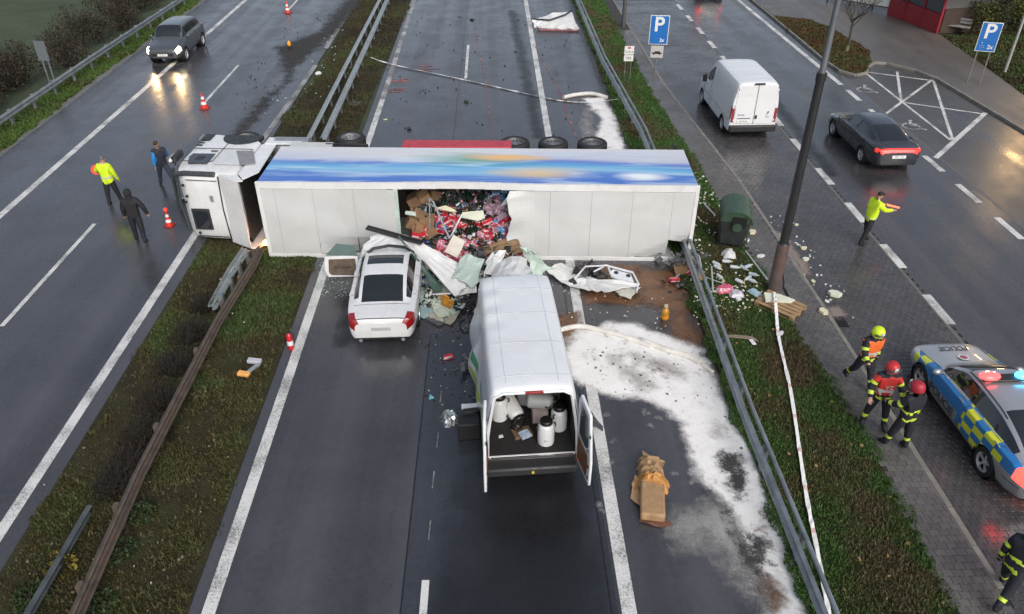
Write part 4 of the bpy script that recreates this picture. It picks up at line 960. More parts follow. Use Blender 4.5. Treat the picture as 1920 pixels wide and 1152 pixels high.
b = MB(); b.box((-2.40, .0, Zt-.03), (.12, 2.3, .08)); b.build('torn_roof_bow', M('mint_foam', (.42, .52, .46), .6, var=.2), TR, bevel=.01)
for xs_ in (-6.05, -4.9, -3.68, 2.22, 3.46, 4.68, 5.88): MB().tube([(xs_, -HW+.14 if xs_ < 5 else -.5, Zt-.016), (xs_, HW-.2, Zt-.016)], .011, 6).build('panel_joint', SEAM, TR)
for x0_, x1_ in ((X0+.1, -2.5), (1.1, X1-.1)): MB().tube([(x0_, HW-.2, Zt-.012), (x1_, HW-.2, Zt-.012)], .010, 6).build('panel_joint', SEAM, TR)
MB().tube([(X0+.1, -HW+.14, Zt-.012), (-4.2, -HW+.14, Zt-.012)], .008, 6).build('panel_joint', SEAM, TR); MB().tube([(1.4, -HW+.14, Zt-.012), (5.6, -HW+.14, Zt-.012)], .008, 6).build('panel_joint', SEAM, TR)
# lining of the hole
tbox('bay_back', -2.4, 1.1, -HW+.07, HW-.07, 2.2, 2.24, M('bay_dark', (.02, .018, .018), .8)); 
# chassis, axles and wheels
for s in (-.45, .45): tbox('chassis_beam', X0+1.2, X1-.1, s-.07, s+.07, .82, Zf-.005, DARKM)
tbox('underrun_bar', X1-.25, X1-.1, -1.15, 1.15, .5, .62, DARKM)
tbox('pallet_box', -2.6, 1.0, HW-.55, HW-.02, .50, 1.10, M('red_side_box', (.42, .03, .05), .4, var=.2), .03)
tbox('front_locker', -6.3, -4.9, HW-.5, HW-.03, .75, 1.2, TRW, .03)
TYR = .5
for x in (1.1, 2.38, 3.68):
    MB().tube([(x, -1.0, TYR), (x, 1.0, TYR)], .07, 10).build('axle', DARKM, TR)
    for s in (1, -1): o = wheel(TR, 0, 0, TYR, .36, 1, 10, M('steel_rim', (.30, .30, .31), .4, .8)); o.location = (x, s*1.05, TYR); o.rotation_euler = (0, 0, PI/2*s)
MB().tube([(-4.2, .75, 1.2), (-4.2, .75, .3)], .06, 8).build('landing_leg', DARKM, TR)
# ---- tractor unit
CAB = lorry_root('lorry_tractor', 'white lorry tractor unit lying on its side across the median rail', 'lorry', 0, .0, R(-1.5))
CW = M('cab_white', (.68, .69, .69), .28, var=.07, scale=1.3, dirt=(.42, .41, .38), dirt_amt=.35, coat=.4)
GREYT = M('cab_grey', (.22, .225, .23), .5, var=.2)
fx, bx = -9.45, -7.25     # front and back of the cab
# cab shell: sections along x (front to back), each an outline in (y, z)
def cabshell():
    secs = [(fx+.02, 1.10, .45, 3.02, .12), (fx+.0, 1.16, .40, 3.10, .16), (fx+.10, 1.21, .38, 3.22, .20), (fx+.40, 1.235, .38, 3.36, .24), (fx+1.0, 1.245, .55, 3.46, .26), (bx-.12, 1.245, .95, 3.50, .26), (bx, 1.235, .95, 3.48, .26)]
    b = MB(); n = 0; rings = []
    for x, hw, z0, z1, r in secs:
        o = [(-hw, z0), (-hw, z0+.3), (-hw, 1.5), (-hw*.985, 2.2), (-hw*.965, z1-r*1.3), (-hw*.93, z1-r*.5), (-hw*.80, z1-r*.08), (-hw*.5, z1+.03), (0, z1+.05)]
        o = o+[(-y, z) for y, z in o[-2::-1]]; rings.append([(x+(.22*((z-2.1)/1.2)**2 if (z > 2.1 and x < fx+.3) else 0), y, z) for y, z in o]); n = len(o)
    V = [p for r_ in rings for p in r_]; F = [[i*n+j, i*n+j+1, (i+1)*n+j+1, (i+1)*n+j] for i in range(len(secs)-1) for j in range(n-1)]
    F += [[j, j+1, n-2-j, n-1-j][::-1] for j in range(n//2)] + [[(len(secs)-1)*n+q for q in (j, j+1, n-2-j, n-1-j)] for j in range(n//2)]
    b.add(V, F); return b
o = cabshell().build('cab', CW, CAB, smooth=40, fixn=True); o.modifiers.new('s', 'SUBSURF').render_levels = 2; o.modifiers['s'].levels = 2
def plate_on(name, pts, t, mat, axis='y', at=0., parent=CAB, bevel=.01):
    b = MB()
    X = {'y': Matrix.Translation((0, at, 0)) @ Matrix.Rotation(PI/2, 4, 'X'), 'x': Matrix.Translation((at, 0, 0)) @ Matrix(((0, 0, 1, 0), (1, 0, 0, 0), (0, 1, 0, 0), (0, 0, 0, 1))), 'z': Matrix.Translation((0, 0, at))}[axis]
    b.prism(pts, -t/2, t/2, X); return b.build(name, mat, parent, bevel=bevel)
plate_on('windscreen', [(-1.08, 1.72), (1.08, 1.72), (1.04, 2.62), (-1.04, 2.62)], .05, GLASS, 'x', fx-.005)
plate_on('grille', [(-1.0, .75), (1.0, .75), (1.0, 1.5), (-1.0, 1.5)], .05, DARKM, 'x', fx-.005)
plate_on('front_bumper', [(-1.22, .32), (1.22, .32), (1.22, .68), (-1.22, .68)], .22, GREYT, 'x', fx+.02, bevel=.05)
b = MB(); b.tube([(fx-.08, -1.1, 2.86), (fx-.16, -.6, 2.88), (fx-.18, 0, 2.88), (fx-.16, .6, 2.88), (fx-.08, 1.1, 2.86)], .045, 8, flat=1.6); b.build('sun_visor', M('visor_dark', (.04, .05, .05), .2), CAB)
# upper (passenger) flank
plate_on('side_window', [(fx+.30, 2.05), (fx+.26, 2.3), (fx+.42, 2.82), (fx+1.02, 2.82), (fx+1.02, 2.05)], .03, GLASS, 'y', 1.245)
plate_on('door_step', [(fx+.1, .42), (fx+.1, .95), (fx+.42, .95), (fx+.42, .42)], .05, DARKM, 'y', 1.24)
plate_on('wheel_arch', [(fx+1.45+.66*math.cos(t), .60+.66*math.sin(t)) for t in np.linspace(-.2, PI+.2, 14)], .12, DARKM, 'y', 1.21)
for pts in ([(fx+.15, 1.0), (fx+.15, 2.6)], [(fx+1.12, .98), (fx+1.12, 2.65)], [(fx+.15, 1.62), (fx+2.1, 1.62)], [(fx+.15, 2.62), (fx+1.12, 2.64)]): MB().tube([(x, 1.247, z) for x, z in pts], .012, 6).build('panel_gap', SEAM, CAB)
MB().box((fx+.92, 1.26, 1.85), (.22, .03, .06)).build('door_handle', DARKM, CAB, bevel=.01)
b = MB(); b.box((fx-.0, 1.36, 2.55), (.16, .20, .62)); b.box((fx+.05, 1.30, 2.9), (.06, .2, .05)); b.build('wing_mirror', DARKM, CAB, bevel=.04)
b = MB(); b.sphere((0, 0, 0), (.10, .10, .34), 12, 8); b.build('mirror_cover', CW, CAB, loc=(fx-.09, 1.34, 2.6))
b = MB(); b.box((fx+.66, 1.262, 2.42), (.26, .02, .28)); b.build('headrest', M('seat_dark', (.03, .03, .032), .7), CAB, bevel=.05)
MB().tube([(fx+.12, 1.02, 3.14), (fx+.45, 1.13, 3.30), (fx+1.45, 1.15, 3.40)], .085, 8).build('roof_flank_gap', M('strip_dark', (.05, .055, .06), .3), CAB)  # dark tube added to draw the gap between roof module and flank
MB().tube([(fx+.02, -1.0, 2.95), (fx-.04, 0, 3.0), (fx+.02, 1.0, 2.95)], .05, 8).build('screen_top_trim', MATS['strip_dark'], CAB)
# roof hatch, dots, deflector
plate_on('roof_hatch', [(fx+.50, -.72), (fx+1.08, -.72), (fx+1.08, .02), (fx+.50, .02)], .03, M('hatch_frame', (.03, .03, .03), .4), 'z', 3.505, bevel=.05)
plate_on('hatch_glass', [(fx+.56, -.66), (fx+1.02, -.66), (fx+1.02, -.04), (fx+.56, -.04)], .03, GLASS, 'z', 3.513, bevel=.04)
for x, y, z in ((fx+.4, .78, 3.42), (fx+.45, .42, 3.44), (fx+.35, .2, 3.40), (fx+.55, -.9, 3.38)): MB().lathe([(0, .02), (.045, .02), (.045, -.02)], 12).build('marker_lamp', BLACKP, CAB, loc=(x, y, z+.02))
MB().tube([(fx+1.58, -1.12, 3.49), (fx+1.55, 0, 3.53), (fx+1.58, 1.12, 3.49)], .022, 6).build('roof_gap', SEAM, CAB)
for y_ in (.95, -1.0): MB().tube([(fx+.5, y_, 3.40), (fx+1.5, y_, 3.46)], .014, 6).build('roof_seam', SEAM, CAB)
b = MB(); b.box((fx+1.25, .38, 3.525), (.10, .20, .015)); b.build('roof_mark', GREYT, CAB)
for z_ in (1.15, 1.35): MB().box((fx+.22, 1.25, z_), (.20, .03, .05)).build('step_slot', DARKM, CAB)
plate_on('quarter_panel', [(fx+1.2, 1.75), (fx+2.05, 1.75), (fx+2.05, 2.85), (fx+1.2, 2.85)], .02, M('cab_white2', (.56, .57, .58), .35, var=.1), 'y', 1.25)
# wind deflector behind the roof: two tapered cheeks and a top
DEF = MB(); q = [(fx+1.62, 3.46), (bx+.02, 3.50), (bx+.30, 3.86), (bx+.14, 3.88), (fx+1.95, 3.66)]
DEF.prism([(x, z) for x, z in q], -.02, .02, Matrix.Translation((0, 1.16, 0)) @ Matrix.Rotation(PI/2, 4, 'X')); DEF.prism(q, -.02, .02, Matrix.Translation((0, -1.16, 0)) @ Matrix.Rotation(PI/2, 4, 'X'))
DEF.add([(fx+1.62, -1.15, 3.48), (fx+1.62, 1.15, 3.48), (bx+.14, 1.15, 3.88), (bx+.14, -1.15, 3.88)], [(0, 1, 2, 3)])
o = DEF.build('roof_deflector', CW, CAB, smooth=30); solid(o, .02)
for s in (1, -1): plate_on('side_deflector', [(bx+.03, 1.1), (bx+.03, 3.46), (bx+.30, 3.84), (bx+.62, 3.3), (bx+.5, 1.1)], .04, CW, 'y', s*1.20)
plate_on('flank_vent', [(bx-.6, 1.8), (bx-.05, 1.75), (bx+.35, 2.75), (bx-.1, 2.9)], .02, GREYT, 'y', 1.255)
plate_on('cab_back_trim', [(-1.15, 1.0), (1.15, 1.0), (1.15, 3.45), (-1.15, 3.45)], .05, DARKM, 'x', bx+.03)
for k in range(5): MB().tube([(bx+.1, -.6+.22*k, 1.6), (bx+.45, -.5+.2*k, 1.3+.1*k), (X0-.03, -.55+.24*k, 1.75)], .025, 6).build('air_hose', M('hose_%d' % (k % 2), ((.02, .02, .02), (.25, .05, .03))[k % 2], .5), CAB)
for s in (-.42, .42): b = MB(); b.box(((fx+.4-3.3)/2, s, .80), (abs(fx+.4+3.3), .12, .28)); b.build('chassis_beam', DARKM, CAB)
b = MB(); b.box((bx+.6, 0, 1.15), (.9, 1.4, .5)); b.build('engine_block', DARKM, CAB, bevel=.03)
b = MB(); b.tube([(bx+.35, .95, .68), (bx+1.5, .95, .68)], .34, 20); b.build('fuel_tank', M('tank_alu', (.42, .43, .44), .35, .7), CAB)
plate_on('chassis_cover', [(bx+.1, .55), (bx+1.3, .55), (bx+1.3, 1.1), (bx+.1, 1.1)], .04, CW, 'y', 1.22)
for x, d2 in ((fx+1.45, 0), (-4.40, 1)):
    MB().tube([(x, -1.0, TYR), (x, 1.0, TYR)], .07, 10).build('axle', DARKM, CAB)
    for s in (1, -1): o = wheel(CAB, 0, 0, TYR, .34 if not d2 else .5, 1, 10, M('steel_rim2', (.42, .42, .43), .35, .8)); o.location = (x, s*1.06, TYR); o.rotation_euler = (0, 0, PI/2*s)
tbox('rear_mudguard', -5.1, -3.7, .78, 1.27, 1.03, 1.08, DARKM, .01, CAB)
# lit orange marker lamp crushed at the foot of the gap (throws the warm glow on both shells)
AMB = M('amber_lit', (1., .38, .08), .3, emit=12.)
MB().sphere((0, 0, 0), .09, 12, 8).build('hazard_lamp', AMB, CAB, loc=(bx+.48, -1.14, 3.52))
lt = bpy.data.lights.new('hazard_glow', 'POINT'); lt.energy = 5; lt.color = (1, .42, .15); lt.shadow_soft_size = .12
o = bpy.data.objects.new('hazard_glow', lt); COL.objects.link(o); o.parent = CAB; o.location = (bx+.50, -1.0, 3.95)
# ======================= PEOPLE =======================
SKIN = M('skin', (.42, .25, .18), .55, var=.1); HAIR = M('hair_dark', (.025, .018, .014), .6)
HIVIS = M('hivis_yellow', (.60, .80, .02), .6, var=.15, scale=6, bmp=.3, bscale=14); BLACKC = M('black_cloth', (.012, .012, .015), .85, var=.4, scale=7, bmp=.4, bscale=16)
NAVY = M('navy_cloth', (.010, .012, .020), .8, var=.4, scale=7, bmp=.4, bscale=16); JEANS = M('jeans', (.022, .032, .055), .85, var=.4, scale=7)
BLUEC = M('blue_sleeve', (.02, .20, .50), .7, var=.2, scale=7); STRIPE = M('reflective_yellow', (.55, .72, .06), .45, var=.1); BOOT = M('boot', (.012, .011, .011), .6, var=.3)
REDC = M('red_vest', (.55, .03, .025), .6, var=.2, scale=6); ORANGEC = M('orange_cloth', (.75, .15, .03), .6, var=.2); SILV = M('silver_band', (.5, .5, .48), .4)
GLOVE = M('glove', (.02, .02, .02), .7)
def rotv(v, ax, a): return Matrix.Rotation(a, 3, ax) @ Vector(v)
def person(loc, heading, label, cloth, pose=None, lean=0., scale=1., group=None, gloves=None):
    """cloth: {bone: (material, [(t0, t1, material), ...])}; pose: angles in degrees"""
    p = dict(lleg=0, rleg=0, lknee=0, rknee=0, lout=4, rout=4, larm=5, rarm=5, lao=12, rao=12, lel=15, rel=15, bend=0, spread=0, hy=0)
    p.update(pose or {})
    J = {}; B = R(p['bend'])
    def up(y, z): # torso bends forward about the pelvis
        return (y*math.cos(B)+(z-.93)*math.sin(B), .93+(z-.93)*math.cos(B)-y*math.sin(B))
    for k, (x, y, z) in dict(pelvis=(0, 0, .93), spine=(0, .005, 1.12), chest=(0, 0, 1.33), neck=(0, -.005, 1.49), skull=(0, .02, 1.60), lsh=(-.185, -.005, 1.425), rsh=(.185, -.005, 1.425)).items():
        yy, zz = up(y, z); J[k] = Vector((x, yy, zz))
    for s, sg in (('l', -1), ('r', 1)):
        hip = Vector((sg*.095, 0, .90)); J[s+'hip'] = hip
        th = rotv(rotv((0, 0, -.43), 'Y', -sg*R(p[s+'out'])), 'X', R(p[s+'leg'])); J[s+'kn'] = hip+th
        sh = rotv(rotv((0, 0, -.41), 'Y', -sg*R(p[s+'out']*.6)), 'X', R(p[s+'leg']-p[s+'knee'])); J[s+'an'] = J[s+'kn']+sh
        J[s+'heel'] = J[s+'an']+Vector((0, -.05, -.04)); J[s+'toe'] = J[s+'an']+Vector((sg*.03, .17, -.045))
        ua = rotv(rotv((0, 0, -.29), 'Y', -sg*R(p[s+'ao'])), 'X', R(p[s+'arm'])+B*.6); J[s+'el'] = J[s+'sh']+ua
        fa = rotv(rotv((0, 0, -.25), 'Y', -sg*R(p[s+'ao']*.3)), 'X', R(p[s+'arm']+p[s+'el'])+B*.6); J[s+'wr'] = J[s+'el']+fa; J[s+'hd'] = J[s+'wr']+fa.normalized()*.07
    low = min(J['lan'].z, J['ran'].z); dz = .09-low
    for k in J: J[k].z += dz
    rad = dict(pelvis=.178, spine=.178, chest=.195, neck=.062, skull=.06, lsh=.112, rsh=.112, lhip=.122, rhip=.122, lkn=.088, rkn=.088, lan=.055, ran=.055, lheel=.05, rheel=.05, ltoe=.045, rtoe=.045, lel=.078, rel=.078, lwr=.056, rwr=.056, lhd=.04, rhd=.04)
    E_ = [('pelvis', 'spine'), ('spine', 'chest'), ('chest', 'neck'), ('neck', 'skull')]
    for s in 'lr': E_ += [('chest', s+'sh'), (s+'sh', s+'el'), (s+'el', s+'wr'), (s+'wr', s+'hd'), ('pelvis', s+'hip'), (s+'hip', s+'kn'), (s+'kn', s+'an'), (s+'an', s+'toe'), (s+'an', s+'heel')]
    names = list(J); me = bpy.data.meshes.new('body'); me.from_pydata([tuple(J[k]) for k in names], [(names.index(a), names.index(b)) for a, b in E_], [])
    o = bpy.data.objects.new('body', me); COL.objects.link(o)
    sk = o.modifiers.new('skin', 'SKIN'); o.modifiers.new('sub', 'SUBSURF').levels = 2
    for i, k in enumerate(names):
        q = rad[k]; v = me.skin_vertices[0].data[i]
        v.radius = (q*1.12, q*.80) if k in ('pelvis', 'spine', 'chest') else (q, q); v.use_root = (k == 'pelvis')
    dg = bpy.context.evaluated_depsgraph_get(); bm_ = bpy.data.meshes.new_from_object(o.evaluated_get(dg)); bpy.data.objects.remove(o)
    V = [v.co.copy() for v in bm_.vertices]; F = [list(f.vertices) for f in bm_.polygons]
    mats = []; mi = []
    def midx(m):
        if m not in mats: mats.append(m)
        return mats.index(m)
    bones = [(a, b, J[a], J[b]) for a, b in E_]
    def part_of(a, b):
        if a == 'neck' or b == 'skull': return 'head'
        if b in ('lhd', 'rhd'): return 'hand'
        if a in ('pelvis', 'spine', 'chest') and b in ('spine', 'chest', 'neck', 'lsh', 'rsh'): return 'torso'
        if b in ('lel', 'rel'): return 'uarm'
        if b in ('lwr', 'rwr'): return 'farm'
        if b in ('lhip', 'rhip'): return 'hips'
        if b in ('lkn', 'rkn'): return 'thigh'
        if b in ('lan', 'ran'): return 'shin'
        return 'foot'
    tz0, tz1 = J['pelvis'].z-.1, J['neck'].z
    for f in F:
        c = sum((V[i] for i in f), Vector())/len(f); best = None
        for a, b, pa, pb in bones:
            d = pb-pa; t = max(0, min(1, (c-pa).dot(d)/d.length_squared)); dist = (c-pa-d*t).length-(rad[a]*(1-t)+rad[b]*t)
            if best is None or dist < best[0]: best = (dist, a, b, t)
        pt_ = part_of(best[1], best[2]); t = best[3]
        if pt_ == 'torso' or (pt_ == 'hips' and c.z > J['pelvis'].z-.06): pt_ = 'torso'; t = (c.z-tz0)/(tz1-tz0)
        m, bands = cloth.get(pt_, (SKIN, []))
        for q in bands:
            if q[0] <= t <= q[1] and (len(q) < 4 or (q[3] == 'front') == (c.y > J['spine'].y)): m = q[2]
        mi.append(midx(m))
    b = MB(); b.v = V; b.f = F; b.mi = mi
    # head with face
    hm = Matrix.Translation(J['skull']+Vector((0, .015*math.cos(B)+.04*math.sin(B), .06))) @ Matrix.Rotation(R(p['hy']), 4, 'Z') @ Matrix.Rotation(-B*.7, 4, 'X')
    b.m = midx(SKIN); b.sphere((0, 0, 0), (.075, .095, .115), 14, 10, hm)
    b.add([(-.014, .088, .005), (.014, .088, .005), (0, .085, .035), (0, .118, -.008), (0, .09, -.022)], [(0, 1, 3), (0, 3, 2), (1, 2, 3), (0, 4, 3), (1, 3, 4)], hm)
    for s in (-1, 1): b.sphere((s*.077, 0, -.005), (.012, .025, .034), 8, 6, hm)
    b.m = midx(HAIR)
    for s in (-1, 1): b.sphere((s*.030, .085, .018), (.011, .008, .007), 8, 6, hm)
    b.box((0, .088, -.052), (.045, .012, .010), X=hm)
    # hands: palm and five bent fingers
    b.m = midx(gloves or SKIN)
    for s, sg in (('l', -1), ('r', 1)):
        d = (J[s+'hd']-J[s+'wr']).normalized(); side = d.cross(Vector((0, 1, 0))); side = side.normalized() if side.length > .1 else Vector((1, 0, 0)); n_ = side.cross(d)
        w = J[s+'wr']+d*.02; b.tube([w, w+d*.09], [.034, .040], 8, flat=.6)
        for k in range(4):
            base = w+d*.085+side*(k-1.5)*.019; L = (.065, .075, .07, .055)[k]; b.tube([base, base+d*L*.5+n_*.008, base+d*L*.85+n_*.03], [.010, .009, .007], 6)
        base = w+d*.03-side*.034*sg; b.tube([base, base+d*.035-side*.03*sg+n_*.01, base+d*.065-side*.03*sg+n_*.02], [.012, .010, .008], 6)
    root = empty('person', loc, (lean, 0, heading), label, 'person', group); root.scale = (scale,)*3
    o = b.build('body', mats, root, smooth=60)
    root['_'] = 0; del root['_']; J = {k: root.matrix_basis @ Vector((v.x*1, v.y*1, v.z*1)) if k in ('lhd', 'rhd') else v for k, v in J.items()}
    return root, J, hm
def cap(root, hm, mat, peak=True, name='cap'):
    b = MB(); b.sphere((0, -.005, .045), (.085, .105, .08), 16, 8, hm)
    if peak: b.add([(-.07, .08, .05), (.07, .08, .05), (.05, .165, .035), (-.05, .165, .035), (-.07, .08, .06), (.07, .08, .06), (.05, .165, .042), (-.05, .165, .042)], [(0, 1, 2, 3), (7, 6, 5, 4), (0, 4, 5, 1), (2, 6, 7, 3), (1, 5, 6, 2), (3, 7, 4, 0)], hm)
    return b.build(name, mat, root)
def helmet(root, hm, mat, visor=True):
    b = MB(); b.lathe([(.145, -.05), (.158, -.02), (.152, .04), (.142, .10), (.108, .155), (.055, .185), (0, .19)], 20, hm @ Matrix.Scale(.90, 4) @ Matrix.Scale(1.14, 4, (0, 1, 0)), cap=False)
    for k in (-1, 0, 1): b.tube([hm @ Vector((k*.036, -.125, .09)), hm @ Vector((k*.036, -.05, .165)), hm @ Vector((k*.036, .07, .158)), hm @ Vector((k*.03, .12, .09))], .010, 6)
    o = b.build('helmet', mat, root)
    if visor: v = MB(); v.tube([hm @ Vector((.15*math.sin(t), .165*math.cos(t), .03)) for t in np.linspace(-1.1, 1.1, 9)], .026, 6); v.build('visor', M('visor_smoke', (.05, .05, .05), .1), o); v = MB(); v.box((0, .16, .085), (.07, .02, .06), X=hm); v.build('helmet_plate', M('band_white', (.6, .6, .58), .35), o)
    n = MB(); n.add([(-.10, -.10, -.02), (.10, -.10, -.02), (.09, -.12, -.13), (-.09, -.12, -.13)], [(0, 1, 2, 3)], hm); q = n.build('neck_guard', BLACKC, o); solid(q, .01)
    return o
plain = lambda m: (m, [])
# -- left carriageway
hv = dict(torso=(HIVIS, [(.30, .38, SILV)]), uarm=plain(HIVIS), farm=(HIVIS, [(.35, .55, SILV)]), hips=plain(BLACKC), thigh=plain(BLACKC), shin=plain(BLACKC), foot=plain(BOOT), head=plain(SKIN))
a, J, hm = person((-13.42, 25.12, 0), R(-8), 'person in hi-vis yellow jacket holding a red disc, back turned', hv, dict(larm=15, lao=42, lel=40, rleg=12, lleg=-8, rarm=10), scale=1.02)
cap(a, hm, M('grey_helmet', (.10, .11, .12), .5), False, 'helmet')
h = J['lwr']; r_ = empty('stop_disc', J['lhd']+Vector((-.10, .0, .10)), (0, 0, 0), 'red round stop disc held by the person in yellow', 'paddle')
MB().lathe([(.0, -.012), (.17, -.012), (.17, .012), (0, .012)], 24, X=Matrix.Rotation(R(70), 4, 'X')).build('disc', M('signal_red_glow', (.8, .06, .03), .4, emit=.25), r_); MB().tube([(0, 0, -.05), (.09, 0, -.14)], .014, 8).build('handle', BLACKP, r_)  # the disc is no lamp; a faint glow is put into its red
dk = dict(torso=plain(M('dark_vest', (.016, .018, .03), .8, var=.3)), uarm=plain(BLUEC), farm=plain(BLUEC), hips=plain(JEANS), thigh=plain(JEANS), shin=plain(JEANS), foot=plain(BOOT), head=plain(SKIN))
a, J, hm = person((-12.12, 26.65, 0), R(35), 'person in dark vest with bright blue sleeves striding on wet road', dk, dict(lleg=22, rleg=-26, rknee=12, lknee=4, rarm=18, rel=50, larm=-10, rout=9, hy=-70), scale=1.0)
b = MB(); b.sphere((0, -.018, .03), (.084, .092, .098), 14, 8, hm); b.build('hair', M('hair_brown', (.045, .025, .015), .6), a)
bk = dict(torso=plain(BLACKC), uarm=plain(BLACKC), farm=plain(BLACKC), hips=plain(NAVY), thigh=plain(NAVY), shin=plain(NAVY), foot=plain(BOOT), head=plain(BLACKC))
a, J, hm = person((-11.50, 22.38, 0), R(12), 'person in black hooded jacket walking away beside the cone', bk, dict(lleg=8, rleg=-8, rarm=-12, rao=34, lao=16, rknee=6, rel=25), scale=1.03)
b = MB(); b.sphere((0, -.015, .02), (.115, .13, .14), 16, 10, hm); b.tube([hm @ Vector((0, -.06, -.06)), hm @ Vector((0, -.03, -.16))], [.10, .13], 10); b.build('hood', M('hood_fur', (.018, .017, .018), .95, bmp=1., bscale=60), a)
# -- traffic police on the service road
pv = dict(torso=(HIVIS, [(.10, .16, SILV)]), uarm=plain(HIVIS), farm=plain(HIVIS), hips=plain(BLACKC), thigh=plain(BLACKC), shin=plain(BLACKC), foot=plain(BOOT), head=plain(SKIN))
a, J, hm = person((11.93, 21.72, 0), R(-78), 'person in hi-vis yellow jacket and dark cap pointing a red baton', pv, dict(larm=42, lel=35, rarm=40, rel=40, lleg=10, rleg=-14, rknee=4, bend=8, lao=4, rao=4), lean=0, scale=1.02)
cap(a, hm, BLACKC)
r_ = empty('light_baton', J['lhd']+Vector((.03, 0, 0)), (0, R(100), R(-12)), 'glowing red-orange baton held by the person on the service road', 'baton')
MB().tube([(0, 0, .02), (0, 0, .42)], [.032, .026], 12).build('lit_tube', M('baton_lit', (1., .12, .04), .3, emit=1.6), r_); MB().tube([(0, 0, -.12), (0, 0, .02)], .022, 10).build('grip', BLACKP, r_)
# -- firefighters
def fire(vest=None, arm=None):
    torso = [(.02, .14, STRIPE), (.40, .48, STRIPE)]
    if vest: torso = [(.02, .13, STRIPE), (.22, .95, vest), (.36, .43, SILV), (.27, .30, SILV)]
    return dict(torso=(NAVY, torso), uarm=(NAVY, [(.55, .78, STRIPE)]+([(0, .45, arm)] if arm else [])), farm=(NAVY, [(.45, .72, STRIPE)]), hips=plain(NAVY), thigh=plain(NAVY), shin=(NAVY, [(.38, .60, STRIPE)]), foot=plain(BOOT), head=plain(SKIN))
ZP = .085
a, J, hm = person((8.86, 14.50, .09), R(190), 'firefighter in dark kit with fluorescent yellow helmet walking along the kerb', fire(ORANGEC), dict(lleg=18, rleg=-18, rknee=22, larm=-18, rarm=22, rel=35, lel=20, bend=6), scale=1.02, gloves=GLOVE); helmet(a, hm, M('helmet_yellow', (.62, .80, .02), .5))
a, J, hm = person((8.62, 13.08, ZP), R(172), 'firefighter in red helmet and red vest standing with hands low', fire(REDC, REDC), dict(lout=10, rout=10, larm=12, rarm=10, lao=26, rao=24, lel=30, rel=35, lleg=6, rleg=-6, hy=8), scale=1.02); helmet(a, hm, M('helmet_red', (.50, .02, .025), .5))
text_mesh('VZ', .13, 'vest_letters', SILV, a, (0, .205, 1.28), (PI/2-.12, 0, PI), .003)
a, J, hm = person((8.86, 12.34, ZP), R(18), 'firefighter in dark red helmet with yellow banded kit, back turned', fire(), dict(lout=8, rout=6, larm=30, lel=40, rarm=28, rel=60, lleg=12, rleg=-4, hy=15), scale=1.02, gloves=GLOVE); helmet(a, hm, M('helmet_darkred', (.34, .015, .03), .5))
a, J, hm = person((9.06, 8.52, .09), R(-60), 'firefighter in yellow helmet with banded kit near the kerb end', fire(), dict(lleg=24, rleg=-20, rknee=18, larm=-15, rarm=25, rel=30, bend=6), scale=1.02, gloves=GLOVE); helmet(a, hm, MATS['helmet_yellow'])
# ======================= GUARD RAILS, SIGNS, STREET THINGS =======================
GALV = M('galvanised', (.30, .33, .35), .4, .6, var=.25, scale=3, dirt=(.10, .10, .09), dirt_amt=.5, world=True)
GALV_L = M('galvanised_pale', (.36, .40, .41), .45, .4, var=.2, scale=3, dirt=(.16, .16, .14), dirt_amt=.4, world=True)
RUST = M('rusty_rail', (.085, .066, .055), .7, var=.4, scale=5, dirt=(.15, .085, .05), dirt_amt=.55, world=True)
GALV_D = M('galvanised_dark', (.10, .115, .12), .5, .4, var=.3, scale=3, world=True)
WB = [(-.02, .155), (.045, .12), (.055, .075), (.0, .03), (.0, -.03), (.055, -.075), (.045, -.12), (-.02, -.155)]
def guard_rail(name, pts, label, mat, side=1, post=GALV, tilt=0., seg=4., posts=True, under=False, box=False, z0=0., prof=(1, 1)):
    """pts at beam-centre height; side: the way the ribs face across the line"""
    root = empty(name, (0, 0, 0), label=label, cat='guard rail'); pts = [Vector(p) for p in pts]
    run = resample(pts, seg)
    for a, c in zip(run, run[1:]):
        sub = [a.lerp(c, t) for t in (0, .5, 1)]; b = MB(); n = len(WB); d = (c-a).normalized(); nn = Vector((d.y, -d.x, 0)).normalized()*side; T = Matrix.Rotation(tilt, 3, d)
        for p in sub:
            for u, v in WB: b.v.append(p+T @ (nn*u*prof[0]+Vector((0, 0, v*prof[1]))))
        for i in range(2):
            for j in range(n-1): b.f.append([i*n+j, i*n+j+1, (i+1)*n+j+1, (i+1)*n+j]); b.mi.append(0)
        o = b.build('beam', mat, root, smooth=25); solid(o, .012)
        if box:
            q = MB(); q.tube([a-nn*.16+Vector((0, 0, .16)), c-nn*.16+Vector((0, 0, .16))], .05, 8); q.build('top_pipe', mat, root)
        if posts:
            for t in (.25, .75):
                if under: p = a.lerp(c, t); q = MB(); q.box((p.x, p.y, p.z/2-.05), (.08, .1, p.z+.04)); q.build('post', post, root); continue
                p = a.lerp(c, t)-nn*.14; q = MB(); q.box((p.x, p.y, (p.z+.12+z0-.1)/2), (.10, .14, p.z+.12-z0+.1), (0, 0, math.atan2(d.y, d.x)+PI/2)); q.box((p.x+nn.x*.07, p.y+nn.y*.07, p.z), (.12, .10, .18), (0, 0, math.atan2(d.y, d.x)+PI/2)); q.build('post', post, root)
    return root
hz = .60
guard_rail('guard_rail', [(5.50, 4, hz), (5.52, 8.3, hz), (5.55, 13, hz), (5.80, 20.2, hz), (5.95, 26, hz), (6.02, 30, hz), (5.62, 40, hz), (5.58, 52, hz), (5.55, 66, hz)], 'long grey steel guard rail between right shoulder and grass verge', GALV, -1, box=True)
guard_rail('guard_rail', [(-20.85, 20, hz), (-20.75, 40, hz), (-20.45, 56, hz), (-20.2, 75, hz)], 'grey steel guard rail along the outer edge of left carriageway', GALV, 1)
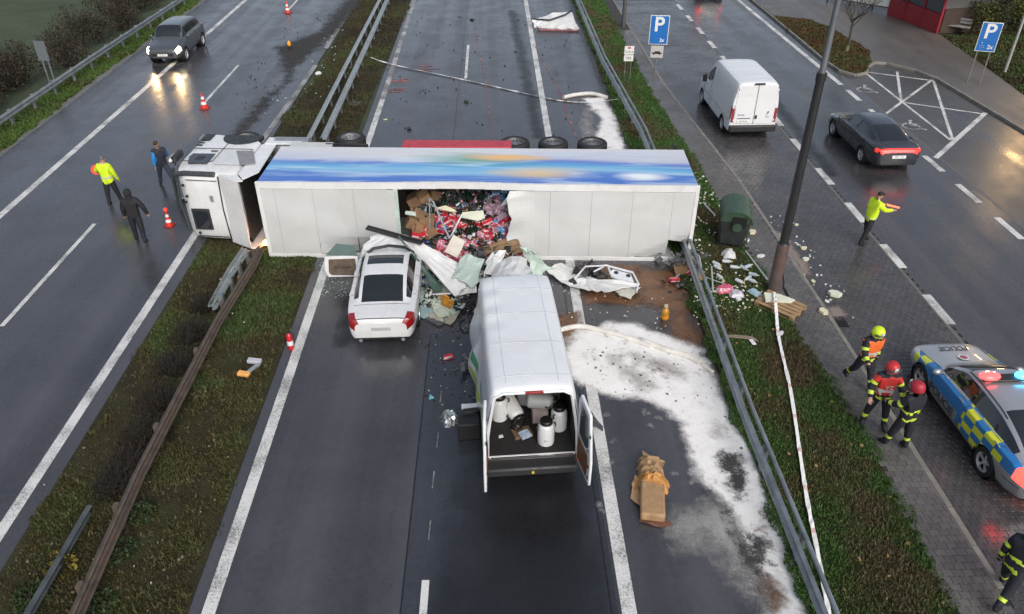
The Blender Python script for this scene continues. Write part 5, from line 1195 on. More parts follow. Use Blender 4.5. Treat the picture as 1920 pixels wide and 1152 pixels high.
guard_rail('guard_rail', [P(128, 1190, .5), P(262, 890, .5), P(410, 602, .5), P(474, 500, .45), P(488, 468, .4)], 'rust brown guard rail running through the median to the cab', RUST, 1, post=RUST, tilt=R(-50), prof=(1.7, .82))
guard_rail('guard_rail', [P(40, 1180, .35), P(170, 955, .35)], 'short dark rail stub sunk in the median weeds', GALV_D, -1, tilt=R(20), posts=False, prof=(1.5, .8))
guard_rail('guard_rail', [P(398, 575, .4), P(432, 510, .4), P(462, 466, .4)], 'bent pale rail end lying under the lorry cab', GALV_L, -1, tilt=R(-45), prof=(1.5, .8))
guard_rail('guard_rail', [P(578, 262, .55), P(640, 140, .55), P(712, 0, .55), P(735, -60, .55)], 'pale median guard rail facing the left carriageway beyond the lorry', GALV_L, -1, tilt=R(58), under=True, prof=(1.2, .85))
guard_rail('guard_rail', [P(606, 262, .55), P(690, 80, .55), P(726, 0, .55), P(748, -60, .55)], 'pale median guard rail facing the right carriageway beyond the lorry', GALV_L, 1, tilt=R(-58), under=True, prof=(1.2, .85))
# -- lamp posts
LPM = M('lamp_dark', (.030, .031, .033), .45, .3, var=.25, scale=2); LPR = M('sleeve_red_glow', (.10, .075, .07), .5, var=.3, scale=3, dirt=(.20, .05, .04), dirt_amt=.5)  # glow of red light put into the sleeve colour through its dirt tint
def lamp(loc, label, h, r, mats, arm=None, group=None):
    root = empty('lamp_post', loc, label=label, cat='lamp post', group=group)
    MB().tube([(0, 0, -.1), (0, 0, 1.62)], [r*1.38, r*1.38], 20).build('base_sleeve', mats[1], root)
    MB().tube([(0, 0, 1.6), (0, 0, 1.66), (0, 0, 6.3)], [r*1.38, r, r*.85], 20).build('shaft', mats[0], root)
    MB().tube([(0, 0, 6.3), (0, 0, 6.4), (0, 0, h)], [r*.95, r*.66, r*.5], 16).build('upper_shaft', mats[2] if len(mats) > 2 else mats[0], root)
    MB().tube([(0, 0, 6.22), (0, 0, 6.42)], r*1.0, 18).build('collar', mats[0], root)
    if arm:
        MB().tube([(0, 0, h), (arm*.3, 0, h+.3), (arm, 0, h+.4)], .05, 10).build('arm', mats[0], root); b = MB(); b.box((arm*1.15, 0, h+.38), (.7, .26, .14)); o = b.build('lamp_head', mats[0], root, bevel=.04)
    return root
lamp((8.07, 18.78, .07), 'tall dark lamp post with base sleeve coloured as if red-lit beside the wooden pallet', 10, .125, (LPM, LPR, M('lamp_grey', (.11, .12, .13), .5, .3)), 1.4)
lamp((7.98, 48.6, .07), 'slim grey lamp post at the path edge beyond the small parking sign', 10, .09, (M('lamp_mid', (.07, .07, .072), .5), M('lamp_mid', (.07, .07, .072), .5)), 1.4)
b = MB(); b.tube([(0, 0, -.1), (0, 0, 6)], [.07, .05], 12); tag(b.build('lamp_post', M('lamp_light', (.34, .34, .33), .5), loc=(26.2, 39.0, .09)), 'slender pale grey pole in the grass behind the blue sign', 'lamp post')
# -- signs
BLUE = M('sign_blue', (.012, .13, .42), .4, var=.06); SW = M('sign_white', (.68, .68, .67), .4, var=.06); SBACK = M('sign_back', (.25, .25, .25), .5, .5); POST = M('sign_post', (.22, .22, .21), .5, .4)
def board(root, w, h, z, y, mat, rot=(0, 0, 0), edge=True, name='board'):
    b = MB(); b.box((0, 0, 0), (w, .02, h)); o = b.build(name, SW if edge else mat, root, loc=(0, y, z), rot=rot, bevel=.006)
    if edge: q = MB(); q.box((0, -.008, 0), (w-.06, .02, h-.06)); q.build('face', mat, o, bevel=.006)
    return o
def chair(parent, x, z, s, mat):   # wheelchair pictogram
    b = MB(); F_ = lambda pts, r: b.tube([(x+px_*s, -.022, z+pz_*s) for px_, pz_ in pts], r*s, 5, flat=.3)
    F_([(.3*math.cos(R(t)), .3*math.sin(R(t))-.1) for t in range(120, 385, 24)], .05); F_([(-.08, .45), (-.05, .12), (.22, .1), (.36, -.3), (.48, -.26)], .06); b.sphere((x-.08*s, -.022, z+.62*s), (.09*s, .01, .09*s), 10, 6); b.build('wheelchair_symbol', mat, parent)
def parking_sign(loc, rz, label, chr_, w=.92, h=1.38, top=3.05):
    root = empty('parking_sign', loc, (0, 0, rz), label, 'sign')
    for x in (0,) if not chr_ else (-.28, .28): MB().tube([(x, .05, -.1), (x, .05, top+.02)], .032, 10).build('post', POST, root)
    o = board(root, w, h, top-h/2, 0, BLUE)
    text_mesh('P', .95, 'letter_p', SW, o, (-.02, -.022, .24), (PI/2, 0, 0), .003, .018)
    if chr_: chair(o, -.20, -.42, .26, SW); text_mesh('2x', .26, 'sign_text', SW, o, (.18, -.022, -.46), (PI/2, 0, 0), .003, .006)
    else:
        text_mesh('2x', .22, 'sign_text', SW, o, (.17, -.022, -.48), (PI/2, 0, 0), .003, .006)
        q = board(root, .62, .58, top-h-.36, 0, M('sign_grey', (.45, .44, .42), .5), edge=False, name='sub_board')
        c = MB(); c.box((0, -.014, -.06), (.46, .01, .07)); c.box((.02, -.014, 0), (.26, .01, .07)); c.box((-.14, -.014, -.10), (.07, .01, .06)); c.box((.14, -.014, -.10), (.07, .01, .06)); c.build('car_symbol', SEAM, q)
    return root
parking_sign((8.12, 38.65, .07), R(-6), 'tall blue P sign with grey vehicle plate at the path edge', False)
parking_sign((23.75, 37.4, .10), R(-18), 'blue P sign with white wheelchair symbol behind the marked bays', True, .88, 1.36, 2.9)
root = empty('notice_sign', (6.67, 38.25, .06), (0, 0, R(-3)), 'small white notice board on two thin posts in the verge', 'sign')
for x in (-.14, .14): MB().tube([(x, .03, -.1), (x, .03, 1.75)], .018, 8).build('post', POST, root)
o = board(root, .46, .40, 1.52, 0, SW, edge=False); q = MB(); q.box((0, -.014, .12), (.13, .006, .09)); q.build('red_shield', M('shield_red', (.5, .05, .05), .4), o); text_mesh('D10 4', .15, 'sign_text', SEAM, o, (0, -.014, -.08), (PI/2, 0, 0), .002)
o = board(root, .46, .30, 1.14, 0, SW, edge=False); text_mesh('505', .17, 'sign_text', SEAM, o, (0, -.014, 0), (PI/2, 0, 0), .002)
root = empty('road_sign', (-21.75, 38.4, -.25), (0, 0, R(165)), 'weathered grey road sign seen from behind on two leaning posts', 'sign')
for x in (-.16, .16): MB().tube([(x, -.04, -.4), (x, -.04, 2.3)], .032, 8).build('post', GALV, root)
board(root, .62, .95, 1.95, 0, M('sign_grey_back', (.20, .23, .25), .5, .4, dirt=(.06, .06, .06)), edge=False)
for z in (1.7, 2.1): MB().box((0, -.03, z), (.62, .03, .05)).build('bracket', GALV, root)
# -- cones
CR = M('cone_red', (.62, .035, .02), .5, var=.15); CWH = M('cone_white', (.72, .72, .70), .4)
def cone(loc, label, h=.72, tip=True):
    root = empty('traffic_cone', loc, (0, 0, random.random()*3), label, 'cone'); s = h/.72
    b = MB(); b.box((0, 0, .02*s), (.42*s, .42*s, .04*s)); b.build('foot', CR if False else M('cone_foot', (.30, .02, .015), .6), root, bevel=.015)
    zs = [.04, .20, .33, .44, .56, .72]; rr = lambda z: (.155*(1-z/.80)+.012)*s
    for i in range(5): MB().lathe([(rr(zs[i]), zs[i]*s), (rr(zs[i+1]), zs[i+1]*s)], 20, cap=False).build('band', (CR, CWH)[i % 2], root)
    MB().lathe([(rr(.72), .72*s), (.0, .725*s)], 20, cap=False).build('cap', CR, root)
    return root
cone((-13.28, 35.0, 0), 'red and white cone at a dash end ahead of the estate car'); cone((-13.30, 52.9, 0), 'red and white cone farthest along the left carriageway'); c_ = cone((-10.98, 23.5, 0), 'red and white cone with a red lamp beside the lorry cab', .56)
MB().sphere((0, 0, 0), .07, 12, 8).build('cone_lamp', M('cone_lamp_lit', (.9, .06, .03), .4, emit=.3), c_, loc=(0, 0, .60))
b = MB(); b.lathe([(0, 0), (.12, 0), (.12, .06), (.05, .10), (.05, .16), (0, .16)], 14); o = b.build('beacon_base', BLACKP); o.location = (-11.45, 44.7, 0); tag(o, 'small orange warning lamp standing alone on the left carriageway', 'warning lamp'); o.name = 'warning_lamp'
b = MB(); b.lathe([(.05, .14), (.09, .18), (.10, .30), (.06, .40), (0, .42)], 14); b.build('lens', M('amber_lens', (.75, .28, .02), .3, emit=.2), o)
# -- big green bin
BG = M('bin_green', (.045, .085, .055), .45, var=.2, scale=3, dirt=(.03, .04, .03), dirt_amt=.4)
bn = empty('waste_container', (7.55, 21.85, .06), (R(4), R(-5), R(78)), 'dark green wheeled waste container with rounded lid beside the trailer tail', 'bin')
b = MB(); b.box((0, 0, .62), (1.05, .92, .95), taper=1.0); o = b.build('tub', M('bin_tub', (.030, .036, .034), .5, var=.3, scale=3), bn, bevel=.05)
for v in o.data.vertices:
    if v.co.z < .5: v.co.x *= .84; v.co.y *= .80
for k in range(6): MB().box((-.38+.152*k, -.455, .62), (.03, .03, .78), (R(-9), 0, 0)).build('rib', BG, bn)
b = MB(); prof = [(.50*math.cos(t), .40*math.sin(t)) for t in np.linspace(0.10, PI, 16)]
b.add([(x, p[0], 1.06+p[1]) for x in (-.58, .58) for p in prof], [[i, i+1, 16+i+1, 16+i] for i in range(15)]); o = b.build('lid', BG, bn, smooth=60); solid(o, .035)
for s in (-1, 1): c = MB(); c.prism([(.47*math.cos(t), .37*math.sin(t)) for t in np.linspace(0, PI, 14)], -.02, .02, Matrix.Translation((s*.52, 0, 1.06)) @ Matrix(((0, 0, 1, 0), (1, 0, 0, 0), (0, 1, 0, 0), (0, 0, 0, 1)))); c.build('cheek', BG, bn)
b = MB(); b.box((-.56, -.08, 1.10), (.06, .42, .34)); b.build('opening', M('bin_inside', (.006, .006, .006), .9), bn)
b = MB(); b.lathe([(0, -.03), (.15, -.03), (.15, .03), (0, .03)], 16, axis='y'); b.build('hinge_disc', BG, bn, loc=(-.58, -.05, .92), rot=(0, 0, PI/2))
MB().box((0, -.49, 1.08), (1.06, .05, .07)).build('rim', BG, bn, bevel=.015)
for x in (-.38, .38):
    for y in (-.3, .3): MB().lathe([(0, -.03), (.1, -.03), (.1, .03), (0, .03)], 14, X=Matrix.Translation((x, y, .10)), axis='x').build('castor', RUBBER, bn)
# -- pallets
WOOD = M('pallet_wood', (.36, .235, .12), .7, var=.3, scale=5, dirt=(.20, .12, .06), dirt_amt=.5); WOODD = M('pallet_wood_dark', (.20, .125, .06), .75, var=.4, scale=5, dirt=(.09, .06, .035), dirt_amt=.6)
def pallet(loc, rot, label, mat, L=1.2, Wd=.8, n=5):
    root = empty('pallet', loc, rot, label, 'pallet')
    for k in range(n): MB().box((0, -Wd/2+.07+k*(Wd-.14)/(n-1), .133), (L, .125, .022)).build('deck_board', mat, root, bevel=.004)
    for x in (-L/2+.06, 0, L/2-.06):
        MB().box((x, 0, .111), (.12, Wd, .022)).build('cross_board', mat, root)
        for y in (-Wd/2+.07, 0, Wd/2-.07): MB().box((x, y, .06), (.12, .11, .08)).build('block', mat, root)
    for y in (-Wd/2+.07, 0, Wd/2-.07): MB().box((0, y, .011), (L, .10, .022)).build('bottom_board', mat, root)
    return root
pallet((8.02, 17.98, .085), (R(3), 0, R(-46)), 'wooden pallet lying at the foot of the dark lamp post', WOOD)
FOAM = M('foam_pale', (.60, .62, .50), .8, var=.1, scale=5); FOAMY = M('foam_yellow', (.62, .58, .40), .8, var=.15, scale=6)
def piece(name, pts, loc, rot, mat, t, label, cat, group=None, amp=.0, seed=1, bevel=.006):
    b = MB(); g = random.Random(seed); b.prism([(x+g.uniform(-amp, amp), y+g.uniform(-amp, amp)) for x, y in pts], 0, t)
    o = b.build(name, mat, bevel=bevel); o.location = loc; o.rotation_euler = rot; return tag(o, label, cat, group)
piece('foam_slab', [(-.4, -.2), (-.4, .22), (.05, .2), (.45, .0), (.3, -.12), (.0, -.14)], (8.0, 18.12, .245), (R(2), R(3), R(-8)), FOAM, .07, 'pale wedge of insulation foam resting on the wooden pallet', 'foam')
# -- bare tree, building, hedge at the back
def bare_tree(loc, label):
    root = empty('bare_tree', loc, label=label, cat='tree'); g = random.Random(4); BARK = M('bark', (.055, .048, .038), .85, var=.4, scale=9)
    MB().tube([(0, 0, -.1), (.02, 0, .5), (-.02, .03, 1.2), (0, .02, 1.75)], [.09, .07, .06, .055], 10).build('trunk', BARK, root)
    MB().tube([(0, 0, 0), (0, .0, .32)], [.10, .09], 10).build('trunk_guard', M('guard_green', (.12, .15, .06), .7), root)
    tw = MB()
    def grow(p, d, L, r, lv):
        pts = [p]; q = p
        for k in range(3): d = (d+Vector((g.uniform(-.25, .25), g.uniform(-.25, .25), g.uniform(-.08, .12)))).normalized(); q = q+d*L/3; pts.append(q)
        tw.tube(pts, [r, r*.85, r*.7, r*.5], 5)
        if lv:
            for k in range(3 if lv > 1 else 4):
                t = pts[1+k % 3]; a = g.uniform(0, 6.3); dd = (d+Vector((math.cos(a), math.sin(a), .15))*.9).normalized(); grow(t, dd, L*.68, r*.55, lv-1)
    for k in range(6): a = k*1.05+.3; grow(Vector((0, .02, 1.3+.08*k)), Vector((math.cos(a)*.8, math.sin(a)*.8, .75)).normalized(), 1.2, .035, 3)
    tw.build('crown', BARK, root)
bare_tree((19.62, 43.1, .08), 'small bare tree with spreading twigs on the kerbed grass island')
KR = M('kiosk_red', (.24, .014, .022), .45, var=.15, scale=1.5); WB_ = M('board_white', (.62, .62, .60), .5, var=.12, scale=1.5, dirt=(.35, .35, .33))
kp0, kp1 = Vector((25.35, 51.2, 0)), Vector((26.3, 46.5, 0)); kd = (kp1-kp0); ka = math.atan2(kd.y, kd.x); kl = kd.length
ks = empty('kiosk', (kp0.x, kp0.y, .10), (0, 0, ka), 'red and glass kiosk with a dark overhanging roof behind the footpath', 'building')
def kbox(name, c, d, m, bevel=0): b = MB(); b.box(c, d); return b.build(name, m, ks, bevel=bevel)
kbox('wall', (kl/2, 2.5, 1.45), (kl-.1, 4.8, 2.9), M('kiosk_wall', (.10, .10, .10), .6))
for i in range(3):
    kbox('red_panel', (kl*(i+.5)/3, .03, .55), (kl/3-.03, .10, 1.08), KR); o = kbox('window_pane', (kl*(i+.5)/3, .05, 1.95), (kl/3-.10, .06, 1.6), M('kiosk_glass', (.05, .065, .07), .06, spec=.8))
    kbox('window_frame', (kl*(i+1)/3, .0, 1.5), (.07, .14, 2.9), KR)
for i in range(2): kbox('end_panel', (kl+.0, 1.2+2.2*i, .7), (.08, 2.1, 1.38), M('end_brown', (.045, .03, .025), .7))
text_mesh('2', .9, 'window_number', SW, ks, (kl*.42, -.01, 1.85), (PI/2, 0, 0), .003, .02)
kbox('roof', (kl/2+.5, 2.6, 3.05), (kl+1.6, 6.6, .22), M('roof_dark', (.045, .04, .04), .6, var=.3, scale=3), .02); kbox('fascia', (kl/2+.5, -.72, 3.05), (kl+1.64, .06, .28), M('fascia_grey', (.3, .3, .3), .5)); kbox('fascia', (kl+1.32, 2.6, 3.05), (.06, 6.6, .28), MATS['fascia_grey'])
ws = empty('billboard', (22.4, 54.6, .10), (0, 0, math.atan2(-3.6, 3.4)), 'low white display board on short dark legs beside the kiosk', 'billboard')
for i in range(3): b = MB(); b.box((.3+1.55*i+.75, 0, 1.15), (1.53, .06, 1.5)); b.build('panel', WB_, ws)
for i in range(4): b = MB(); b.box((.3+1.55*i, .05, .5), (.07, .07, 1.0)); b.build('leg', DARKM, ws)
MB().box((2.6, 0, .36), (4.7, .05, .06)).build('lower_rail', DARKM, ws)
bt = empty('picnic_bench', (27.3, 46.6, .09), (0, 0, R(-35)), 'grey slatted bench beside the red kiosk', 'bench')
for k in range(3): MB().box((0, -.18+.18*k, .45), (1.7, .14, .04)).build('seat_slat', M('bench_grey', (.22, .22, .21), .6), bt, bevel=.006)
for k in range(2): MB().box((0, .32, .62+.17*k), (1.7, .04, .13)).build('back_slat', MATS['bench_grey'], bt)
for x in (-.7, .7): MB().box((x, .05, .22), (.06, .55, .44)).build('leg', DARKM, bt)
sh = empty('shed', (29.4, 50.2, -1.3), (0, 0, R(38)), 'dark shed with a low pitched grey roof behind the bench', 'building')
MB().box((0, 0, 1.2), (3.4, 3.4, 2.5)).build('wall', M('shed_wall', (.05, .045, .04), .8), sh)
for s_ in (-1, 1): MB().box((s_*1.0, 0, 2.72), (2.25, 4.2, .08), (0, s_*R(16), 0)).build('roof_slope', M('shed_roof', (.06, .058, .06), .6, var=.3), sh)
MB().box((-2.05, 0, 2.42), (.06, 4.24, .14)).build('fascia', MATS['fascia_grey'], sh); MB().box((2.05, 0, 2.42), (.06, 4.24, .14)).build('fascia', MATS['fascia_grey'], sh)
# lit street lamp beyond the right edge of the picture (its warm reflection lies on the wet bay)
lp = lamp((31.6, 43.2, .05), 'street lamp with a lit warm head on the right lawn', 6.5, .08, (MATS['lamp_mid'], MATS['lamp_mid']))
MB().sphere((0, 0, 6.6), (.35, .35, .14), 16, 8).build('lit_head', M('lamp_lit', (1., .62, .22), .3, emit=45.), lp)
lt = bpy.data.lights.new('lamp_light', 'POINT'); lt.energy = 300; lt.color = (1, .60, .25); lt.shadow_soft_size = .3
o = bpy.data.objects.new('lamp_light', lt); COL.objects.link(o); o.parent = lp; o.location = (0, 0, 6.25)
# foliage
LEAFD = blademat('leaf_mat')
def leafcloud(name, fn, N, size, pal, parent, seed=1):
    g = np.random.default_rng(seed); p = fn(g, N); N = len(p)
    a = g.normal(size=(N, 3)); a /= np.linalg.norm(a, axis=1)[:, None]; c = np.cross(a, g.normal(size=(N, 3))); c /= np.linalg.norm(c, axis=1)[:, None]
    s = size*g.uniform(.5, 1.4, (N, 1)); V = np.stack([p-a*s, p+c*s*.5, p+a*s, p-c*s*.5], 1).reshape(-1, 3)
    me = bpy.data.meshes.new(name); me.from_pydata(V.tolist(), [], np.arange(4*N).reshape(-1, 4).tolist())
    pal = np.array(pal); q = vnoise(p[:, 0]*1.5+p[:, 2], p[:, 1]*1.5, 1.2); t = np.clip((q-.25)*2+g.normal(0, .15, N), 0, .999)*(len(pal)-1); i = t.astype(int); f = (t-i)[:, None]
    col = (pal[i]*(1-f)+pal[np.minimum(i+1, len(pal)-1)]*f)*g.uniform(.6, 1.4, (N, 1)); cc = np.ones((4*N, 4)); cc[:, :3] = np.repeat(col, 4, 0)
    at = me.color_attributes.new('c', 'FLOAT_COLOR', 'POINT'); at.data.foreach_set('color', cc.ravel().astype(np.float32)); me.materials.append(LEAFD)
    return link(name, me, parent)
def boxcloud(x0, x1, y0, y1, z0, z1, rag=.3):
    def f(g, N):
        p = np.stack([g.uniform(x0, x1, N), g.uniform(y0, y1, N), g.uniform(0, 1, N)], 1); top = z1*(1-rag*vnoise(p[:, 0], p[:, 1], .9)); p[:, 2] = z0+(top-z0)*p[:, 2]**.6; return p
    return f
hg = empty('hedge', (0, 0, .05), label='dense dark green hedge behind the kiosk bench and lawn', cat='hedge'); leafcloud('foliage', boxcloud(28, 40, 45.5, 50, .1, 2.3), 26000, .07, [(.012, .016, .008), (.035, .045, .012), (.07, .085, .018)], hg, 3)
for x in (29, 32, 35, 38): MB().tube([(x, 47.5, -.1), (x+.1, 47.6, 1.6)], [.06, .03], 6).build('stem', MATS['bark'], hg)
def shrub(loc, r, h, label, seed, pal, N=2500, twig=60, group=None, name='shrub', leaf=.05):
    root = empty(name, loc, label=label, cat='shrub', group=group); g = random.Random(seed); b = MB()
    for k in range(twig):
        a = g.uniform(0, 6.3); q = g.uniform(.2, 1)*r; e = Vector((math.cos(a)*q, math.sin(a)*q*1.1, h*g.uniform(.45, 1.05))); m = e*.5+Vector((g.uniform(-.1, .1), g.uniform(-.1, .1), .08)); s_ = Vector((e.x*.25, e.y*.25, -.05))
        b.tube([s_, m, e], [.014, .009, .004], 4)
        for w in range(2): b.tube([m.lerp(e, .3*w+.2), m.lerp(e, .5)+Vector((g.uniform(-.25, .25), g.uniform(-.25, .25), g.uniform(.05, .3)))], [.007, .003], 3)
    b.build('twigs', M('twig_dark', (.022, .017, .013), .9, var=.4), root)
    def f(gg, N):
        a = gg.uniform(0, 6.28, N); q = np.sqrt(gg.random(N))*r; z = gg.random(N)**.7*h*(1-.5*(q/r)**2); return np.stack([np.cos(a)*q, np.sin(a)*q, z], 1)
    if N: leafcloud('leaves', f, N, leaf, pal, root, seed)
    return root
DK = [(.010, .007, .006), (.018, .012, .009), (.028, .020, .012)]
for i, (qx, qy, r, h) in enumerate([(398, 585, .32, .5), (372, 640, .42, .6), (345, 700, .45, .62), (318, 765, .45, .55), (290, 825, .42, .5), (262, 880, .36, .42), (230, 920, .32, .38)]):
    c = P(qx, qy); shrub((c.x-.15, c.y, 0), r*1.5, h*.85, 'dark withered shrub in the median row beside the rusty rail', 20+i, DK, 900, 110, 'withered shrubs in the median', leaf=.025)
c = P(118, 1070); shrub((c.x, c.y, 0), .28, .5, 'small median shrub with yellow leaves beside the sunken rail', 40, [(.10, .085, .012), (.20, .16, .02)], 120, 20, leaf=.05)
for i, (qx, qy) in enumerate([(60, 1120), (225, 1035), (265, 965), (185, 1140)]): c = P(qx, qy); shrub((c.x, c.y, 0), .35, .16, 'low green weed clump on the median grass', 50+i, [(.022, .038, .014), (.036, .062, .018)], 450, 4, 'weed clumps on the median', name='weed_clump', leaf=.04)
DK2 = [(.022, .018, .012), (.040, .031, .020), (.058, .046, .026)]
g = random.Random(77)
for i in range(17):
    y = 33+i*1.9+g.uniform(-.5, .5); x = -23.4-g.uniform(0, 2.2)-.02*i
    if i > 10: x -= .6
    bh = g.uniform(1.5, 2.6)*(.8 if i > 9 else 1)
    shrub((x, y, -.75), g.uniform(.9, 1.5), bh, ('tall' if bh > 2 else 'low')+' leafless bush close behind the outer guard rail', 90+i, DK2, 1500, 46, 'bushes on the left bank', name='bush', leaf=.06)
for i in range(7): shrub((-26.5-g.uniform(0, 4), 34+i*1.6, -1.5), 1.5, 2.6, 'wide leafless bush down the bank behind the front row of bushes', 120+i, DK2, 2200, 40, 'bushes on the left bank', name='bush', leaf=.08)
# drain covers
o = MB().lathe([(0, .02), (.30, .02), (.32, 0)], 24).build('manhole_cover', M('iron_grey', (.20, .21, .21), .5, .3, var=.3)); o.location = P(665, 195).to_tuple()[:2]+(.015,); tag(o, 'round grey manhole cover in the median grass beyond the lorry', 'manhole cover')
c = P(1570, 604); dr = empty('drain_grate', (c.x, c.y, .0), (0, 0, 0), 'square iron drain grate set in the pavers by the kerb', 'drain')
b = MB(); b.box((0, 0, .005), (.5, .5, .012)); b.build('pit', M('pit_black', (.005, .005, .005), .9), dr)
for k in range(6): MB().box((-.2+.08*k, 0, .016), (.03, .48, .012)).build('bar', M('iron_dark', (.03, .03, .03), .5, .5), dr)
# ======================= CARGO AND WRECKAGE =======================
g = random.Random(5)
def zheap(x, y):   # surface of the cargo heap inside and in front of the torn roof
    t = min(1, max(0, (y-20.15)/2.3)); return .12+1.75*t**1.1+.10*math.sin(x*5+1)+.08*math.sin(y*7+x*3)-.25*max(0, abs(x+.8)-1.6)
def heapbase():
    b = MB(); xs = np.linspace(-2.62, 1.0, 30); ys = np.linspace(20.05, 22.7, 22); gg = random.Random(2)
    vs = [(x, y, max(.01, zheap(x, y)-.10+gg.uniform(-.05, .05)) if 0 < j < 21 or j == 21 else .0) for j, y in enumerate(ys) for x in xs]; k = 30
    b.add(vs, [(j*k+i, j*k+i+1, (j+1)*k+i+1, (j+1)*k+i) for j in range(21) for i in range(29)])
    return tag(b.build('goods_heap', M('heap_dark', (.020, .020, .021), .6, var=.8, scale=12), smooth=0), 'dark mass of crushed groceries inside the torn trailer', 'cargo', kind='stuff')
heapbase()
CARD = M('cardboard', (.27, .165, .09), .8, var=.2, scale=4); CARD2 = M('cardboard_dark', (.17, .10, .055), .8, var=.3, scale=4)
def labelled(name, c1, c2, sc=14):
    m, n, l, b = newmat(name); tc = n.new('ShaderNodeTexCoord').outputs['Object']; sp = n.new('ShaderNodeSeparateXYZ'); l.new(tc, sp.inputs[0])
    k = math_(n, l, 'FRACT', math_(n, l, 'ADD', math_(n, l, 'MULTIPLY', sp.outputs[2], sc*.5), math_(n, l, 'MULTIPLY', sp.outputs[1], sc*.22)))
    k = math_(n, l, 'MULTIPLY', math_(n, l, 'LESS_THAN', k, .42), math_(n, l, 'LESS_THAN', noise(n, l, tc, 7, 2), .55))
    c = mix(n, l, k, c1, c2); l.new(c, b.inputs['Base Color']); b.inputs['Roughness'].default_value = .3; return m
REDP = labelled('pack_red', (.50, .02, .04), (.62, .50, .50)); PINKP = labelled('pack_pink', (.55, .10, .17), (.66, .45, .50), 9); BLUEP = labelled('pack_blue', (.10, .28, .55), (.60, .66, .72), 16); PURP = labelled('pack_mauve', (.30, .20, .26), (.52, .36, .40), 11)
BOTG = M('bottle_green', (.010, .030, .020), .12, var=.3, scale=20, coat=.5); BOTB = M('bottle_brown', (.035, .018, .010), .15, var=.3, scale=20); BOTC = M('bottle_clear', (.30, .36, .40), .12, var=.2, scale=20); NAVYP = labelled('pack_navy', (.02, .05, .14), (.10, .18, .35), 12)
def box_mesh(nm, d, m, bev=.01): b = MB(); b.box((0, 0, 0), d); me = b.mesh(nm, m); return me
def pack_mesh(nm, m, nx=3, ny=2, r=.042, h=.2):
    """shrink-wrapped tray of cans or bottles"""
    b = MB()
    for i in range(nx):
        for j in range(ny): b.lathe([(r*.7, -h/2), (r, -h/2+.02), (r, h*.28), (r*.45, h*.45), (r*.4, h/2), (0, h/2)], 8, Matrix.Translation(((i-(nx-1)/2)*r*2, (j-(ny-1)/2)*r*2, 0)))
    return b.mesh(nm, m)
def bottle_mesh(nm, m, r=.045, h=.30): b = MB(); b.lathe([(0, -h/2), (r*.9, -h/2), (r, -h/2+.02), (r, h*.12), (r*.4, h*.33), (r*.36, h/2), (0, h/2)], 12); me = b.mesh(nm, m); me.shade_smooth(); return me
protos = {}
for nm, m in (('red', REDP), ('pink', PINKP), ('blue', BLUEP), ('mauve', PURP), ('navy', NAVYP)): protos['pack_'+nm] = pack_mesh('drink_pack', m); protos['carton_'+nm] = box_mesh('carton', (.30, .22, .13), m)
for nm, m in (('card', CARD), ('cardd', CARD2)): protos['box_'+nm] = box_mesh('cardboard_box', (.42, .32, .28), m)
for nm, m in (('green', BOTG), ('brown', BOTB), ('clear', BOTC)): protos['bottle_'+nm] = bottle_mesh('bottle', m); protos['pack_'+nm] = pack_mesh('drink_pack', m, 3, 2, .045, .28)
word = dict(red='red', pink='pink and white', blue='blue and white', mauve='mauve shrink-wrapped', navy='navy blue', card='brown', cardd='dark brown', green='dark green', brown='brown glass', clear='clear')
def drop(kind, x, y, dz=0, rot=None, s=1., where='in the heap of groceries spilling from the torn trailer', z=None, grp='groceries in the torn trailer'):
    k, c = kind.split('_'); me = protos[kind]
    o = link(me.name.split('.')[0], me, None, (x, y, (zheap(x, y) if z is None else z)+dz), rot or (g.uniform(-.6, .6), g.uniform(-.6, .6), g.uniform(0, 6.3))); o.scale = (s, s, s)
    nm = dict(pack='drink pack', carton='carton', box='cardboard box', bottle='bottle')[k]
    return tag(o, f'{word[c]} {nm} {where}', nm if len(nm.split()) < 3 else 'pack', f'{word[c]} {nm}: {grp}')
zones = [  # kinds, centre (picture), spread, count
    (('box_card', 'box_cardd'), (790, 392), (.35, .30), 6), (('box_card', 'carton_red'), (790, 435), (.25, .2), 7), (('pack_green', 'bottle_clear', 'pack_red'), (795, 408), (.3, .2), 12),
    (('pack_navy', 'carton_navy'), (818, 425), (.22, .3), 9), (('carton_red', 'pack_red'), (842, 415), (.25, .2), 10), (('pack_pink', 'carton_pink', 'carton_red'), (842, 470), (.50, .22), 40), (('carton_red',), (872, 484), (.3, .14), 12), (('pack_pink', 'carton_pink'), (865, 490), (.3, .12), 14),
    (('pack_green', 'bottle_green'), (872, 378), (.75, .2), 22), (('bottle_brown', 'bottle_clear', 'pack_brown'), (880, 420), (.35, .2), 16), (('pack_green', 'bottle_green', 'bottle_brown'), (890, 450), (.35, .35), 26),
    (('pack_mauve', 'carton_mauve'), (945, 400), (.38, .25), 20), (('pack_blue', 'pack_red', 'carton_red'), (930, 432), (.45, .18), 28), (('pack_blue',), (950, 368), (.3, .15), 8), (('bottle_green', 'bottle_clear', 'bottle_brown'), (905, 480), (.45, .2), 18)]
for kinds, q, sp, n in zones:
    # meet the heap surface along the line of sight
    pt_ = None
    for h in np.arange(2.2, 0, -.03):
        c = P(q[0], q[1], h)
        if zheap(c.x, c.y) >= h: pt_ = c; break
    c = pt_ or P(q[0], q[1], .2)
    for i in range(n):
        x = min(.92, max(-2.5, c.x+g.gauss(0, sp[0]))); y = min(22.4, max(20.0, c.y+g.gauss(0, sp[1]))); drop(kinds[i % len(kinds)], x, y, g.uniform(-.02, .08), s=g.uniform(.85, 1.15))
ALU = M('aluminium', (.55, .57, .60), .3, .8, var=.1)
